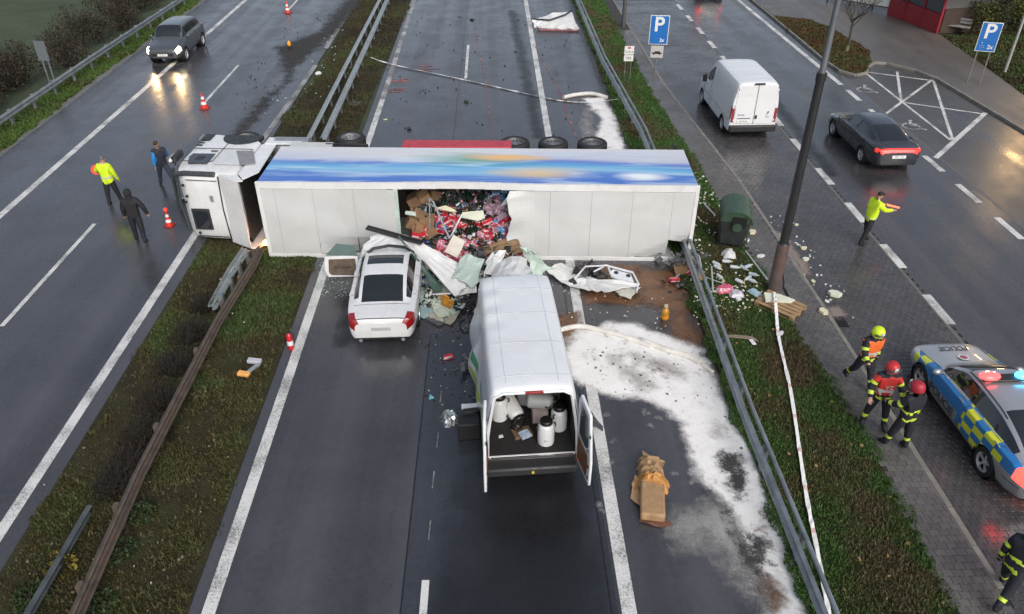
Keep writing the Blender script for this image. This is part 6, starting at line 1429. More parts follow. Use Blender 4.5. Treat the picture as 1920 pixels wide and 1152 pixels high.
def bar(name, pts, r, mat, label, cat, group=None, n=6, flat=1.): return tag(MB().tube(pts, r, n, flat=flat).build(name, mat), label, cat, group)
hh = lambda x, y, h: P(x, y, h)
bar('roof_strut', [hh(803, 372, 2.05), hh(812, 378, 2.0), hh(843, 448, .95)], .03, ALU, 'pale metal strut leaning across the open groceries', 'strut')
bar('roof_strut', [hh(843, 448, .95), hh(866, 402, 1.6)], .03, ALU, 'shorter metal strut forming a V in the open groceries', 'strut')
bar('roof_strut', [hh(805, 375, 2.1), hh(806, 430, 1.2)], .022, ALU, 'thin upright metal strut beside the brown boxes', 'strut')
piece('insulation_panel', [(-.22, -.28), (-.18, .3), (.25, .26), (.24, -.30)], hh(853, 462, .85), (R(50), R(10), R(-28)), M('panel_cream', (.62, .58, .50), .7), .05, 'cream square panel piece sticking out of the groceries', 'panel')
piece('insulation_panel', [(-.35, -.05), (-.3, .12), (.35, .14), (.42, -.12), (.2, -.2)], hh(885, 405, 1.5), (R(35), R(-8), R(-10)), FOAM, .05, 'pale foam panel piece lying on the bottles', 'panel')
piece('insulation_panel', [(-.3, -.04), (0, .1), (.35, -.03), (.3, -.1)], hh(835, 392, 1.75), (R(30), 0, R(-15)), FOAMY, .05, 'small yellowish foam sliver high on the groceries', 'panel')
piece('insulation_panel', [(-.35, -.05), (-.1, .10), (.4, .22), (.42, .1), (0, -.12)], hh(957, 375, 1.9), (R(40), R(-25), R(10)), M('mint_panel', (.55, .62, .56), .6), .05, 'pale mint foam strip jutting by the torn right panel', 'panel')
piece('insulation_panel', [(-.16, -.05), (.2, -.06), (.14, .08), (-.18, .07)], hh(770, 402, 1.5), (R(20), 0, R(-18)), M('mint_panel', (.55, .62, .56), .6), .05, 'little mint foam chip at the left edge of the hole', 'panel')
pallet(hh(940, 470, .55), (R(48), R(-4), R(27)), 'weathered brown pallet tipped on edge in front of the groceries', WOODD, 1.2, .55, 4)
# torn sheets between saloon and van
MINT = M('mint_skin', (.40, .50, .45), .45, var=.12, scale=3, dirt=(.30, .30, .24), dirt_amt=.4); DKG = M('dark_green_skin', (.045, .085, .065), .4, var=.2); SHW = M('sheet_white', (.66, .67, .66), .4, var=.10, scale=2.5, dirt=(.36, .35, .31), dirt_amt=.4)
def plane_piece(name, corners, mat, label, cat, nx=8, ny=5, amp=.02, t=.03, seed=1, curl=None, mats2=None, group=None):
    """sheet spanned by four points a-b (near edge), d-c (far edge)"""
    a, b_, c, d = [Vector(q) for q in corners]; gg = random.Random(seed); b = MB(); vs = []
    for j in range(ny+1):
        for i in range(nx+1):
            u, v = i/nx, j/ny; p = (a*(1-u)+b_*u)*(1-v)+(d*(1-u)+c*u)*v
            edge = (i in (0, nx)) or (j in (0, ny)); k = amp*(1.6 if edge else 1)
            p = p+Vector((gg.uniform(-k, k), gg.uniform(-k, k), gg.uniform(-k, k)))
            if curl: p = p+Vector(curl)*math.sin(u*PI)*math.sin(v*PI*.5)
            vs.append(p)
    k = nx+1; b.add(vs, [(j*k+i, j*k+i+1, (j+1)*k+i+1, (j+1)*k+i) for j in range(ny) for i in range(nx)])
    o = b.build(name, [mat]+(mats2 or []), smooth=45); solid(o, t)
    if mats2: o.modifiers['s'].material_offset = 1; o.modifiers['s'].material_offset_rim = 0
    return tag(o, label, cat, group)
plane_piece('roof_skin', [hh(855, 555, .35), hh(905, 512, .55), hh(780, 452, 1.15), hh(742, 435, 1.35)], SHW, 'long torn white roof sheet slanting down from trailer to van', 'sheet', 12, 4, .03, .05, 3, (0, 0, -.12), [DKG])
plane_piece('roof_skin', [hh(815, 545, .35), hh(842, 548, .2), hh(762, 462, 1.25), hh(745, 440, 1.45)], DKG, 'narrow dark green sheet edge bent over the saloon', 'sheet', 3, 9, .02, .04, 4, (0, -.1, .05), [MINT])
plane_piece('roof_skin', [hh(790, 505, .5), hh(905, 528, .5), hh(890, 500, .7), hh(800, 488, .7)], SHW, 'bent white sheet strip below the pink packs', 'sheet', 9, 3, .02, .04, 5, (0, 0, .08))
plane_piece('body_panel', [hh(858, 600-45, .2), hh(893, 548, .25), hh(893, 513, .7), hh(852, 520, .6)], SHW, 'crumpled white van side panel beside the wrecked van nose', 'panel', 5, 5, .03, .03, 6)
def ground_piece(name, pxs, mat, label, cat, z=.02, t=.04, amp=.02, seed=1, up=None, group=None):
    pts = [P(*q) for q in pxs]; b = ragged([(p.x, p.y) for p in pts], z, seed, amp, up); o = b.build(name, mat, smooth=45); solid(o, t); return tag(o, label, cat, group)
ground_piece('floor_panel', [(786, 548), (800, 538), (822, 562), (802, 575), (786, 572)], MINT, 'broken mint panel fragment against the saloon flank', 'panel', .06, seed=3)
ground_piece('floor_panel', [(800, 570), (828, 562), (852, 575), (842, 598), (820, 600)], M('mint_cream', (.50, .55, .44), .5, var=.15), 'round-edged cream mint panel fragment beside the orange foam', 'panel', .10, seed=4)
ground_piece('floor_panel', [(840, 560), (880, 556), (872, 580), (850, 596), (832, 578)], MINT, 'pointed mint panel fragment near the van nose', 'panel', .07, seed=5)
ground_piece('floor_panel', [(786, 578), (806, 575), (815, 592), (795, 600), (784, 596)], M('mint_blue', (.30, .42, .44), .4), 'bluish green panel fragment behind the saloon', 'panel', .04, seed=6)
ground_piece('floor_panel', [(795, 592), (840, 582), (862, 590), (846, 612), (812, 602)], M('panel_beige', (.42, .40, .32), .6, var=.3, scale=5, dirt=(.2, .16, .1)), 'dirty beige panel fragment on the road beside the saloon', 'panel', .04, seed=7)
ground_piece('floor_panel', [(800, 602), (842, 590), (850, 600), (823, 615)], M('grey_panel', (.10, .10, .105), .6), 'dark grey flat panel fragment on wet asphalt', 'panel', .03, seed=8)
ground_piece('orange_foam', [(828, 566), (840, 568), (852, 580), (846, 588), (830, 580)], M('orange_foam', (.45, .20, .015), .7, var=.3, scale=9), 'lump of orange foam on the broken panels', 'foam', .17, .08, .03, seed=9)
fr = empty('window_frame_piece', hh(828, 540, .32), (R(30), R(-12), R(-16)), 'torn off van window frame leaning on the panels', 'window frame')
MB().tube([(-.32, -.22, 0), (-.25, .22, 0), (.1, .24, 0), (.38, -.2, 0), (-.32, -.22, 0)], .035, 6).build('frame', SHW, fr); MB().prism([(-.3, -.2), (-.24, .2), (.08, .22), (.34, -.18)], -.006, .006).build('pane', M('grey_green_glass', (.16, .18, .15), .15), fr)
def scrap(name, qx, qy, n, spread, mat, label, seed, h=.25, size=(.04, .22)):
    c = P(qx, qy); gg = random.Random(seed); b = MB()
    for i in range(n):
        b.box((gg.gauss(0, spread), gg.gauss(0, spread*.7), gg.uniform(.02, h)), (gg.uniform(*size), gg.uniform(*size), gg.uniform(.01, .06)), (gg.uniform(-.8, .8), gg.uniform(-.8, .8), gg.random()*6))
        if i % 4 == 0: p = Vector((gg.gauss(0, spread), gg.gauss(0, spread*.7), gg.uniform(.02, h))); b.tube([p, p+Vector((gg.uniform(-.3, .3), gg.uniform(-.3, .3), gg.uniform(-.02, .15)))], .012, 5)
    o = b.build(name, mat, smooth=0); o.location = (c.x, c.y, 0); return tag(o, label, 'wreckage', kind='stuff')
BLK = M('scrap_black', (.018, .018, .020), .45, var=.5, scale=8); GRY = M('scrap_grey', (.16, .165, .17), .45, .3, var=.5, scale=9)
scrap('scrap_heap', 795, 530, 55, .22, BLK, 'heap of black wreckage between saloon and torn sheets', 1, .5); scrap('scrap_heap', 850, 558, 45, .2, BLK, 'black mechanical scrap under the torn white sheet', 2, .3); scrap('scrap_heap', 898, 512, 70, .30, GRY, 'grey mechanical scrap packed before the van nose', 3, .8)
scrap('scrap_heap', 915, 505, 60, .25, BLK, 'black engine scrap wedged in front of the van', 4, .8); scrap('scrap_heap', 878, 580, 30, .25, BLK, 'dark scrap on asphalt by the van front wheel', 5, .2); scrap('scrap_heap', 1280, 505, 60, .30, GRY, 'mixed grey wreckage under the trailer tail corner', 6, .5)
scrap('scrap_heap', 880, 690, 30, .16, GRY, 'loose metal bits along the van left flank', 7, .35, (.03, .12)); scrap('scrap_heap', 1285, 540, 30, .3, BLK, 'dark scrap strewn along the shoulder edge by the rail', 8, .12, (.03, .12)); scrap('scrap_heap', 728, 2, 25, .4, GRY, 'crumpled metal at the far end of median rails', 9, .7)
# white sheet and frame right of the van
ground_piece('roof_skin', [(1018, 512), (1052, 497), (1095, 520), (1130, 545), (1198, 545), (1165, 555), (1140, 562), (1118, 556), (1065, 540)], SHW, 'torn white sheet on the road below the trailer', 'sheet', .16, .03, .035, 15, lambda x, y: .10*math.sin(x*2.2))
ground_piece('roof_skin', [(1150, 548), (1200, 545), (1182, 566), (1160, 560)], M('mint_pink', (.52, .52, .46), .5, var=.2), 'pale green and pink sheet tip lying on the brown spill', 'sheet', .10, .03, .02, 16)
scrap('plastic_tatters', 1105, 522, 60, .22, BLK, 'black plastic tatters lying on the torn white sheet', 17, .35, (.05, .25))
df = empty('door_inner_frame', hh(1160, 520, .25), (R(8), R(6), R(-22)), 'white metal door skeleton lying on the brown spill', 'door frame')
WM = M('frame_white', (.60, .62, .66), .35, var=.15)
MB().tube([(-.75, -.1, 0), (-.5, .30, .05), (.35, .28, .08), (.62, -.1, .05), (.66, -.45, 0), (.5, -.2, .02), (-.2, -.05, 0), (-.4, .26, .03)], .035, 6).build('rim', WM, df)
MB().prism([(-.3, .02), (-.25, .26), (.3, .26), (.5, -.08), (-.1, -.06)], -.02, .02).build('sheet', WM, df)
for x, y in ((-.12, .14), (.25, .16)): MB().lathe([(0, .03), (.07, .03), (.07, .0)], 12).build('hole', BLK, df, loc=(x, y, .0))
MB().tube([(.2, -.08, 0), (.42, -.5, -.05)], .022, 6).build('brace', WM, df)
bar('metal_rod', [hh(1078, 522, .2), hh(1098, 500, .5), hh(1140, 498, .5)], .025, WM, 'bent white rod standing off the torn sheet', 'rod')
# far shoulder: torn wing
plane_piece('torn_wing', [P(1003, 52, .1), P(1086, 55, .1), P(1072, 22, .55), P(998, 38, .35)], SHW, 'torn white lorry fairing lying across the far shoulder', 'fairing', 8, 5, .04, .06, 21, (0, 0, .15), [BLK])
bar('fairing_trim', [P(998, 36, .4), P(1030, 38, .45), P(1060, 28, .6), P(1072, 20, .7)], .05, BLK, 'curved black trim along the torn white fairing', 'trim')
bar('fairing_trim', [P(1000, 44, .2), P(1012, 56, .06), P(1085, 58, .06)], .05, M('trim_red', (.30, .09, .09), .5, var=.6, scale=4), 'reddish lower trim along the torn white fairing', 'trim')
# absorbent socks
SOCK = M('sock_white', (.66, .64, .60), .85, var=.15, scale=3, bmp=.6, bscale=16, dirt=(.36, .28, .2), dirt_amt=.4)
def sock(pxs, r, label): return tag(MB().tube(smooth_path([P(x, y, r*.9) for x, y in pxs], 6), r, 10).build('absorbent_sock', SOCK), label, 'absorbent sock')
sock([(1045, 620), (1085, 612), (1120, 618), (1165, 630), (1200, 642), (1222, 650)], .07, 'white absorbent sock running from the van over the brown spill')
sock([(1208, 640), (1250, 656), (1290, 668), (1312, 680)], .08, 'white absorbent sock across the powder near the right rail')
sock([(1312, 678), (1325, 690), (1337, 698)], .05, 'short soiled absorbent sock end touching the right rail')
sock([(1057, 183), (1080, 178), (1110, 176), (1138, 183)], .09, 'white absorbent sock on the far shoulder beyond the trailer')
# barrier tape
def tape(pts, w, label, mat):
    pts = smooth_path(pts, 8); b = MB(); gg = random.Random(3); vs = []
    for i, p in enumerate(pts):
        d = (pts[min(i+1, len(pts)-1)]-pts[max(i-1, 0)]).normalized(); s = Vector((d.y, -d.x, 0)).normalized(); a = gg.uniform(-.2, .5); vs += [p-s*w/2*math.cos(a)-Vector((0, 0, w/2*math.sin(a))), p+s*w/2*math.cos(a)+Vector((0, 0, w/2*math.sin(a)))]
    b.add(vs, [(2*i, 2*i+2, 2*i+3, 2*i+1) for i in range(len(pts)-1)]); o = b.build('barrier_tape', mat, smooth=60); solid(o, .004); return tag(o, label, 'barrier tape')
def tapemat():
    m, n, l, b = newmat('tape_white_red'); pos = n.new('ShaderNodeNewGeometry').outputs['Position']; sp = n.new('ShaderNodeSeparateXYZ'); l.new(pos, sp.inputs[0])
    k = math_(n, l, 'LESS_THAN', math_(n, l, 'FRACT', math_(n, l, 'MULTIPLY', sp.outputs[1], .9)), .12); l.new(mix(n, l, k, (.72, .72, .70), (.60, .42, .40)), b.inputs['Base Color']); b.inputs['Roughness'].default_value = .35; return m
TAPE = tapemat()
tape([P(1452, 548, .35), P(1454, 565, .38), P(1456, 590, .26), P(1459, 625, .16), P(1466, 660, .14), P(1480, 720, .14), P(1490, 780, .14), P(1500, 850, .14), P(1514, 940, .14), P(1530, 1020, .14), P(1555, 1152, .14), P(1575, 1240, .14)], .09, 'white barrier tape stretched from the lamp post across the verge', TAPE)
tape([P(695, 108, .12), P(740, 122, .06), P(880, 152, .04), P(960, 170, .04), P(1020, 183, .04), P(1060, 190, .04), P(1110, 192, .10), P(1160, 186, .55)], .10, 'white barrier tape lying across the carriageway beyond the trailer', TAPE)
# ---- things lying about
CANW = M('canister_white', (.62, .63, .64), .4, var=.08, scale=4); CANB = M('canister_black', (.012, .012, .012), .4)
def canister(loc, rot, label, s=1., mat=CANW, lid=True):
    root = empty('canister', loc, rot, label, 'canister'); root.scale = (s,)*3
    MB().lathe([(0, 0), (.15, 0), (.175, .03), (.18, .10), (.18, .42), (.165, .50), (.12, .55), (.12, .57), (0, .57)], 24).build('tank', mat, root)
    if lid: MB().lathe([(.125, .555), (.135, .56), (.135, .63), (.12, .65), (0, .65)], 20, cap=False).build('lid', CANB, root)
    for s_ in (-1, 1): MB().tube([(s_*.165, 0, .50), (s_*.21, 0, .50), (s_*.215, 0, .42), (s_*.18, 0, .40)], .014, 6).build('handle', CANB, root)
    return root
vx = Matrix.Translation(CVAN.location) @ Matrix.Rotation(R(3.4), 4, 'Z')
def vloc(x, y, z): return (vx @ Vector((x, y, z))).to_tuple()
canister(vloc(.33, -2.80, .715), (0, 0, .3), 'upright white canister with black lid at the van tailboard'); canister(vloc(.66, -2.38, .715), (0, 0, .9), 'second upright white canister deeper by the right wall of the van'); text_mesh('25 L', .05, 'canister_text', GRY, bpy.data.objects['canister'], (-.06, -.176, .2), (PI/2, 0, -.3), .001)
canister(vloc(-.42, -1.62, 1.00), (R(108), 0, R(28)), 'toppled white canister pointing at the tailboard inside the van'); canister(vloc(.02, -1.98, 1.22), (R(90), 0, R(82)), 'greyish canister lying crosswise inside the van', 1., M('canister_grey', (.34, .36, .36), .5))
canister(vloc(.05, -1.42, .715), (0, 0, 0), 'upright canister in the middle of the van load bay', 1.3, M('canister_grey2', (.40, .41, .43), .5), False); canister(vloc(-.66, -1.32, .80), (R(12), 0, 0), 'tilted canister at the far left of the van load bay', 1.15, M('canister_grey2', (.40, .41, .43), .5), False); canister(vloc(.62, -1.50, .80), (0, R(-10), 0), 'leaning canister at the far right of the van load bay', 1.15, M('canister_grey2', (.40, .41, .43), .5), False)
def carton(loc, rot, d, mat, label, cat='box', name='carton'):
    b = MB(); b.box((0, 0, d[2]/2), d); b.box((0, 0, d[2]+.002), (d[0]*.9, .05, .004)); o = b.build(name, mat, bevel=.006); o.location = loc; o.rotation_euler = rot; return tag(o, label, cat)
canister(vloc(-.60, -1.95, .715), (0, 0, .2), 'upright white canister by the left wall of the van load bay', 1.05); canister(vloc(.40, -1.62, 1.02), (R(8), 0, 1.2), 'white canister stacked behind the pinkish box in the van', .9)
carton(vloc(.28, -2.05, .715), (0, 0, .1), (.34, .3, .32), M('pale_pink_box', (.42, .34, .34), .7), 'pale pinkish box between the canisters in the van'); carton(vloc(-.15, -2.5, .715), (0, 0, .3), (.4, .3, .06), CARD2, 'flat brown carton on the van floor'); carton(vloc(-.1, -2.62, .78), (.1, 0, .5), (.24, .2, .05), M('blue_white_bag', (.36, .45, .58), .5, var=.5, scale=9), 'crumpled blue and white bag on the van floor', 'bag', 'bag')
piece('paper_scrap', [(-.06, -.04), (-.02, .05), (.07, .03), (.05, -.05)], vloc(-.62, -2.55, .716), (0, 0, .4), SHW, .012, 'small white paper scrap on the van floor', 'paper')
canister(vloc(-.12, -2.1, .80), (R(95), 0, R(-25)), 'small dark canister lying on the van floor', .6, CANB)
# torn paper sack
sk_ = empty('paper_sack', (3.22, 11.30, 0), (0, 0, R(-9)), 'torn brown paper sack lying on the shoulder', 'sack')
SACK = M('kraft_paper', (.36, .225, .115), .75, var=.25, scale=5, dirt=(.20, .11, .05), dirt_amt=.5, bmp=.7, bscale=9)
def lump(w, l, h, seed, amp=.04, nx=8, ny=14):
    gg = random.Random(seed); b = MB(); vs = []
    for j in range(ny+1):
        for i in range(nx+1):
            u = i/nx*2-1; v = j/ny*2-1; e = (1-abs(u)**4)*(1-abs(v)**6); vs.append((u*w/2*(1+.06*math.sin(v*9))+gg.uniform(-amp, amp)*.5, v*l/2+gg.uniform(-amp, amp)*.5, h*e+gg.uniform(-amp, amp)*e+.005))
    k = nx+1; b.add(vs, [(j*k+i, j*k+i+1, (j+1)*k+i+1, (j+1)*k+i) for j in range(ny) for i in range(nx)]); return b
b = MB(); b.box((0, -.32, .115), (.50, 1.05, .22)); o = b.build('body', SACK, sk_, bevel=.05)
o = lump(.55, .75, .30, 3, .05).build('crumpled_top', SACK, sk_, loc=(-.02, .50, 0), smooth=25)
o = lump(.66, .30, .34, 4, .05, 10, 6).build('orange_flap', M('kraft_orange', (.46, .22, .06), .7, var=.3, scale=6, bmp=.6, bscale=9), sk_, loc=(.03, .14, 0), rot=(0, 0, R(-8)), smooth=25)
o = ragged([(-.45, -.3), (-.38, .35), (-.25, .3), (-.24, -.5)], .05, 5, .03).build('side_flap', SACK, sk_); solid(o, .01)
o = ragged([(-.28, -.9), (-.25, -.78), (.27, -.78), (.42, -.86), (.2, -.98)], .03, 6, .02).build('open_mouth', M('sack_inside', (.14, .06, .035), .8), sk_); solid(o, .01)
o = ragged([(-.18, .8), (-.2, 1.02), (.15, .92), (.3, .78), (.26, .6)], .12, 7, .05).build('torn_end', SACK, sk_); solid(o, .012)
# foil bag, bits beside van
o = lump(.42, .42, .20, 8, .07, 9, 9).build('foil_bag', M('foil', (.62, .66, .66), .22, .85, var=.2, scale=6), smooth=15); o.location = P(845, 788); o.rotation_euler = (0, 0, .4); tag(o, 'crumpled silver foil bag on wet asphalt beside the van', 'foil')
def lying_bottle(qx, qy, rz, mat, label, group=None, r=.05, h=.32, z=0.):
    c = P(qx, qy); o = link('bottle', bottle_mesh('bottle', mat, r, h), None, (c.x, c.y, z+r), (PI/2, 0, rz)); return tag(o, label, 'bottle', group)
# fire extinguisher
c = P(546, 655); fe = empty('fire_extinguisher', (c.x, c.y+.02, 0), (0, 0, R(15)), 'red fire extinguisher standing beside the left edge line', 'extinguisher')
MB().lathe([(0, 0), (.075, 0), (.08, .02), (.08, .40), (.055, .47), (.025, .50), (0, .50)], 20).build('cylinder', M('ext_red', (.50, .01, .02), .3, var=.1, coat=.5), fe); MB().lathe([(.081, .14), (.081, .28)], 20, cap=False).build('label_band', SW, fe)
b = MB(); b.box((0, 0, .53), (.03, .04, .06)); b.tube([(0, .0, .56), (0, -.12, .58)], .012, 6); b.build('valve', BLACKP, fe); MB().tube([(0, .02, .52), (.1, .05, .45), (.11, .04, .15)], .012, 6).build('hose', BLACKP, fe)
# broken lamp unit in median grass
lu = empty('broken_lamp_unit', (P(475, 690).x, P(475, 690).y, .02), (0, 0, 0), 'broken pale lamp housing with a lit orange lens in the grass', 'lamp unit')
MB().box((0, .18, .06), (.36, .16, .10), (0, .1, -.1)).build('housing', M('unit_grey', (.42, .43, .46), .4), lu, bevel=.02); MB().box((.05, -.08, .05), (.10, .42, .06), (0, 0, -.5)).build('arm', GALV_L, lu, bevel=.01)
MB().box((-.14, -.34, .06), (.30, .15, .10), (0, .1, -.15)).build('lens', M('amber_dim', (.55, .28, .08), .3, emit=.25), lu, bevel=.02)
# orange can bottle on the shoulder
c = P(1246, 598); ob = empty('oil_bottle', (c.x, c.y, .015), (0, 0, 0), 'amber plastic bottle standing on the shoulder near the brown spill', 'bottle')
MB().lathe([(0, 0), (.11, 0), (.115, .03), (.115, .24), (.09, .30), (.05, .34), (.05, .40), (0, .40)], 18).build('flask', M('amber_plastic', (.42, .20, .02), .2, var=.3, scale=7), ob); MB().lathe([(.056, .38), (.056, .44), (0, .44)], 14).build('cap', M('cap_cream', (.5, .45, .3), .5), ob); MB().lathe([(.117, .06), (.117, .13)], 18, cap=False).build('band', M('orange_band', (.65, .25, .02), .4), ob)
# bottles and packaging in the verge
VB = M('verge_bottle', (.50, .55, .58), .3, var=.15, scale=9); VC = M('yellow_cap2', (.55, .45, .12), .5)
for i, (qx, qy, rz) in enumerate([(1362, 498, 80), (1345, 510, 35), (1377, 509, 75), (1394, 511, 30), (1402, 507, 120), (1386, 536, 40), (1400, 530, -50), (1412, 523, 60), (1410, 535, 40), (1343, 503, 40), (1349, 530-2, 20)]):
    c = P(qx, qy); root = empty('bottle', (c.x, c.y, .15), (PI/2, 0, R(rz)), 'pale plastic bottle lying in the grass near the waste container', 'bottle', 'plastic bottles in the verge')
    MB().lathe([(0, -.15), (.05, -.15), (.055, -.12), (.055, .06), (.022, .12), (.022, .14), (0, .14)], 14).build('flask', VB, root); MB().lathe([(0, .165), (.026, .165), (.026, .13), (0, .13)], 12).build('cap', VC, root)
o = lump(.26, .42, .09, 21, .01, 6, 8).build('blue_tray', M('tray_blue', (.34, .46, .52), .35), smooth=40); o.location = P(1415, 550, .10); o.rotation_euler = (0, 0, .5); tag(o, 'oval pale blue plastic tray in the grass by the pallet', 'tray')
o = lump(.5, .36, .14, 22, .04, 8, 7).build('pack_wrapper', PINKP, smooth=20); o.location = P(1360, 545, .10); tag(o, 'pink and white burst pack lying in the verge', 'wrapper')
o = lump(.4, .34, .12, 23, .04, 8, 7).build('plastic_sheet', M('crumpled_lilac', (.50, .48, .54), .4, var=.2), smooth=20); o.location = P(1380, 553, .10); tag(o, 'crumpled lilac white plastic beside the pink burst pack', 'wrapper')
o = lump(.4, .4, .2, 24, .06, 8, 7).build('plastic_bag', SHW, smooth=20); o.location = P(1366, 480, .08); tag(o, 'crumpled white plastic bag in front of the waste container', 'bag')
o = lump(.36, .34, .16, 25, .05, 8, 7).build('plastic_bag', SHW, smooth=20); o.location = P(1278, 511, .02); tag(o, 'white and red wrapper heap beside the trailer tail corner', 'bag')
FRM = M('frame_grey_white', (.52, .54, .55), .4, .3, var=.15)
bar('bent_metal_bar', [P(1298, 472, .4), P(1311, 480, .45), P(1318, 515, .15), P(1312, 515, .12)], .022, FRM, 'bent pale metal frame standing behind the right rail', 'frame'); bar('bent_metal_bar', [P(1334, 500, .3), P(1337, 548, .10), P(1345, 548, .10)], .025, FRM, 'L-shaped pale metal bar in the verge grass', 'bar'); bar('bent_metal_bar', [P(1312, 516, .12), P(1345, 528, .12), P(1375, 538, .10)], .016, FRM, 'thin grey rod lying across the verge debris', 'rod'); bar('bent_metal_bar', [P(1398, 471, .10), P(1438, 524, .10)], .03, FRM, 'long white bar lying from container to lamp post', 'bar'); bar('bent_metal_bar', [P(1318, 380, .10), P(1340, 404, .12)], .03, FRM, 'white bar lying in grass behind the trailer tail', 'bar'); bar('plastic_strip', [P(1467, 500, .35), P(1470, 540, .12), P(1478, 555, .11)], .025, BLACKP, 'thin black strip bent on the paving by the lamp post', 'strip')
# foam blocks on the paving
for i, (qx, qy, s, m) in enumerate([(1410, 440, .22, FOAMY), (1565, 553, .30, FOAM), (1506, 466, .16, FOAMY), (1510, 487, .18, FOAM), (1502, 517, .16, FOAMY), (1543, 590, .24, FOAMY), (1550, 565, .12, SHW), (1532, 516, .10, SHW), (1525, 528, .12, FOAMY), (1400, 455, .14, SHW), (1425, 485, .18, SHW), (1494, 422, .12, FOAMY), (1383, 565, .16, SHW), (1410, 568, .10, FOAMY), (1463, 630, .14, SHW), (1745, 895, .10, FOAMY), (1640, 372, .06, SHW)]):
    c = P(qx, qy, .02); gg = random.Random(60+i); pts = [(s*.8*math.cos(a)*gg.uniform(.6, 1.1), s*.6*math.sin(a)*gg.uniform(.6, 1.1)) for a in np.linspace(0, 5.5, 6)]
    piece('foam_chunk', pts, (c.x, c.y, .085 if c.x < 9.2 else .004), (0, 0, gg.random()*3), m, s*.35, 'pale chunk of broken insulation foam on the paving or verge', 'foam', 'foam chunks right of the rail')
piece('cardboard_strip', [(-.4, .06), (-.1, .1), (.3, .05), (.42, -.15), (.3, -.12), (.0, -.05), (-.35, -.04)], P(1390, 633, .10), (0, 0, -.1), M('card_wet', (.22, .17, .13), .8), .02, 'wet brown cardboard strip in the verge grass', 'cardboard')
piece('paper_tag', [(-.05, -.12), (-.05, .12), (.06, .12), (.06, -.12)], P(1411, 642, .13), (0, 0, .2), SW, .01, 'white tag beside the wet cardboard strip', 'paper')
piece('red_part', [(-.12, -.06), (-.1, .08), (.12, .1), (.14, -.06)], P(840, 672, .01), (0, 0, .3), REDP, .07, 'red plastic fragment on asphalt left of the van', 'fragment'); piece('cyan_part', [(-.06, -.06), (0, .1), (.07, -.05)], P(808, 746, .008), (0, 0, .3), M('cyan_glove', (.15, .45, .50), .5), .04, 'cyan rag scrap on asphalt left of the van', 'rag')
bar('cable_loop', smooth_path([P(872, 598, .03), P(862, 606, .03), P(868, 622, .03), P(884, 618, .03), P(880, 600, .03)], 5), .018, BLACKP, 'loop of black cable on asphalt by the van', 'cable')
for qx, qy in ((875, 192), (885, 38), (768, 243)): piece('black_fragment', [(-.1, -.1), (-.12, .08), (.05, .12), (.14, -.02)], P(qx, qy, .01), (0, 0, qx), BLACKP, .08, 'small black fragment on the lane beyond the trailer', 'fragment', 'black fragments on the far lanes')
piece('white_hubcap', [(.16*math.cos(t), .16*math.sin(t)) for t in np.arange(0, 6.2, .5)], P(597, 139, .05), (.3, 0, 0), SHW, .05, 'white broken disc in the median mud', 'disc'); piece('yellow_cap', [(-.08, -.05), (.1, -.05), (.06, .06)], P(722, 225, .012), (0, 0, .2), FOAMY, .04, 'cream fragment beside the far left edge line', 'fragment')
bar('red_marker', [P(1360, 690, .06), P(1362, 672, .5)], .05, M('marker_red', (.22, .05, .05), .5), 'short red marker post behind the right rail', 'post')
# ---- uncountable crumbs
def crumbs(name, pxpoly, N, mat, label, size, seed, z=.006, cluster=0):
    poly = [P(*q) for q in pxpoly]; gr = np.random.default_rng(seed); xs = [p.x for p in poly]; ys = [p.y for p in poly]
    x = gr.uniform(min(xs), max(xs), N*3); y = gr.uniform(min(ys), max(ys), N*3); k = inside(x, y, [(p.x, p.y) for p in poly]) > 0
    if cluster: k &= vnoise(x, y, cluster) > .5
    x, y = x[k][:N], y[k][:N]; b = MB()
    for a, c in zip(x, y):
        s = size*random.uniform(.4, 1.5); b.box((a, c, z+s*.25), (s, s*random.uniform(.4, 1), s*.5), (random.uniform(-.4, .4), random.uniform(-.4, .4), random.random()*3))
    return tag(b.build(name, mat, smooth=0), label, 'crumbs', kind='stuff')
CRW = M('crumb_white', (.60, .60, .56), .7); CRY = M('crumb_cream', (.55, .50, .34), .8); CRB = M('crumb_black', (.015, .015, .015), .6); CRG = M('crumb_glass', (.35, .45, .42), .2)
crumbs('foam_crumbs', [(1295, 300), (1345, 400), (1400, 480), (1450, 590), (1300, 600), (1290, 480)], 150, CRY, 'scattered cream foam crumbs in the verge near the container', .05, 1, .09, 1.)
crumbs('white_crumbs', [(1295, 290), (1345, 380), (1440, 500), (1420, 600), (1300, 620), (1290, 480)], 120, CRW, 'scattered white litter in the verge near the container', .06, 2, .09, .8)
crumbs('white_crumbs', [(1340, 350), (1500, 420), (1640, 600), (1500, 600), (1420, 440)], 60, CRW, 'white litter specks over the paved lane', .05, 3, .006)
crumbs('glass_crumbs', [(600, 480), (660, 480), (650, 560), (590, 560)], 220, CRG, 'broken glass under the open saloon door', .025, 4); crumbs('black_crumbs', [(780, 580), (890, 560), (890, 760), (800, 760)], 90, CRB, 'dark wreckage crumbs beside the van', .03, 5); crumbs('white_crumbs', [(780, 600), (890, 560), (890, 780), (790, 780)], 35, CRW, 'white wreckage crumbs beside the van', .025, 6)
crumbs('white_crumbs', [(1010, 500), (1250, 560), (1250, 650), (1040, 620)], 70, CRW, 'white chips on the road below the trailer', .028, 7, .02); crumbs('black_crumbs', [(1070, 640), (1310, 670), (1400, 850), (1290, 800), (1100, 720)], 60, M('crumb_brown', (.10, .085, .075), .8), 'dark clods trodden into the white powder', .035, 8, .020)
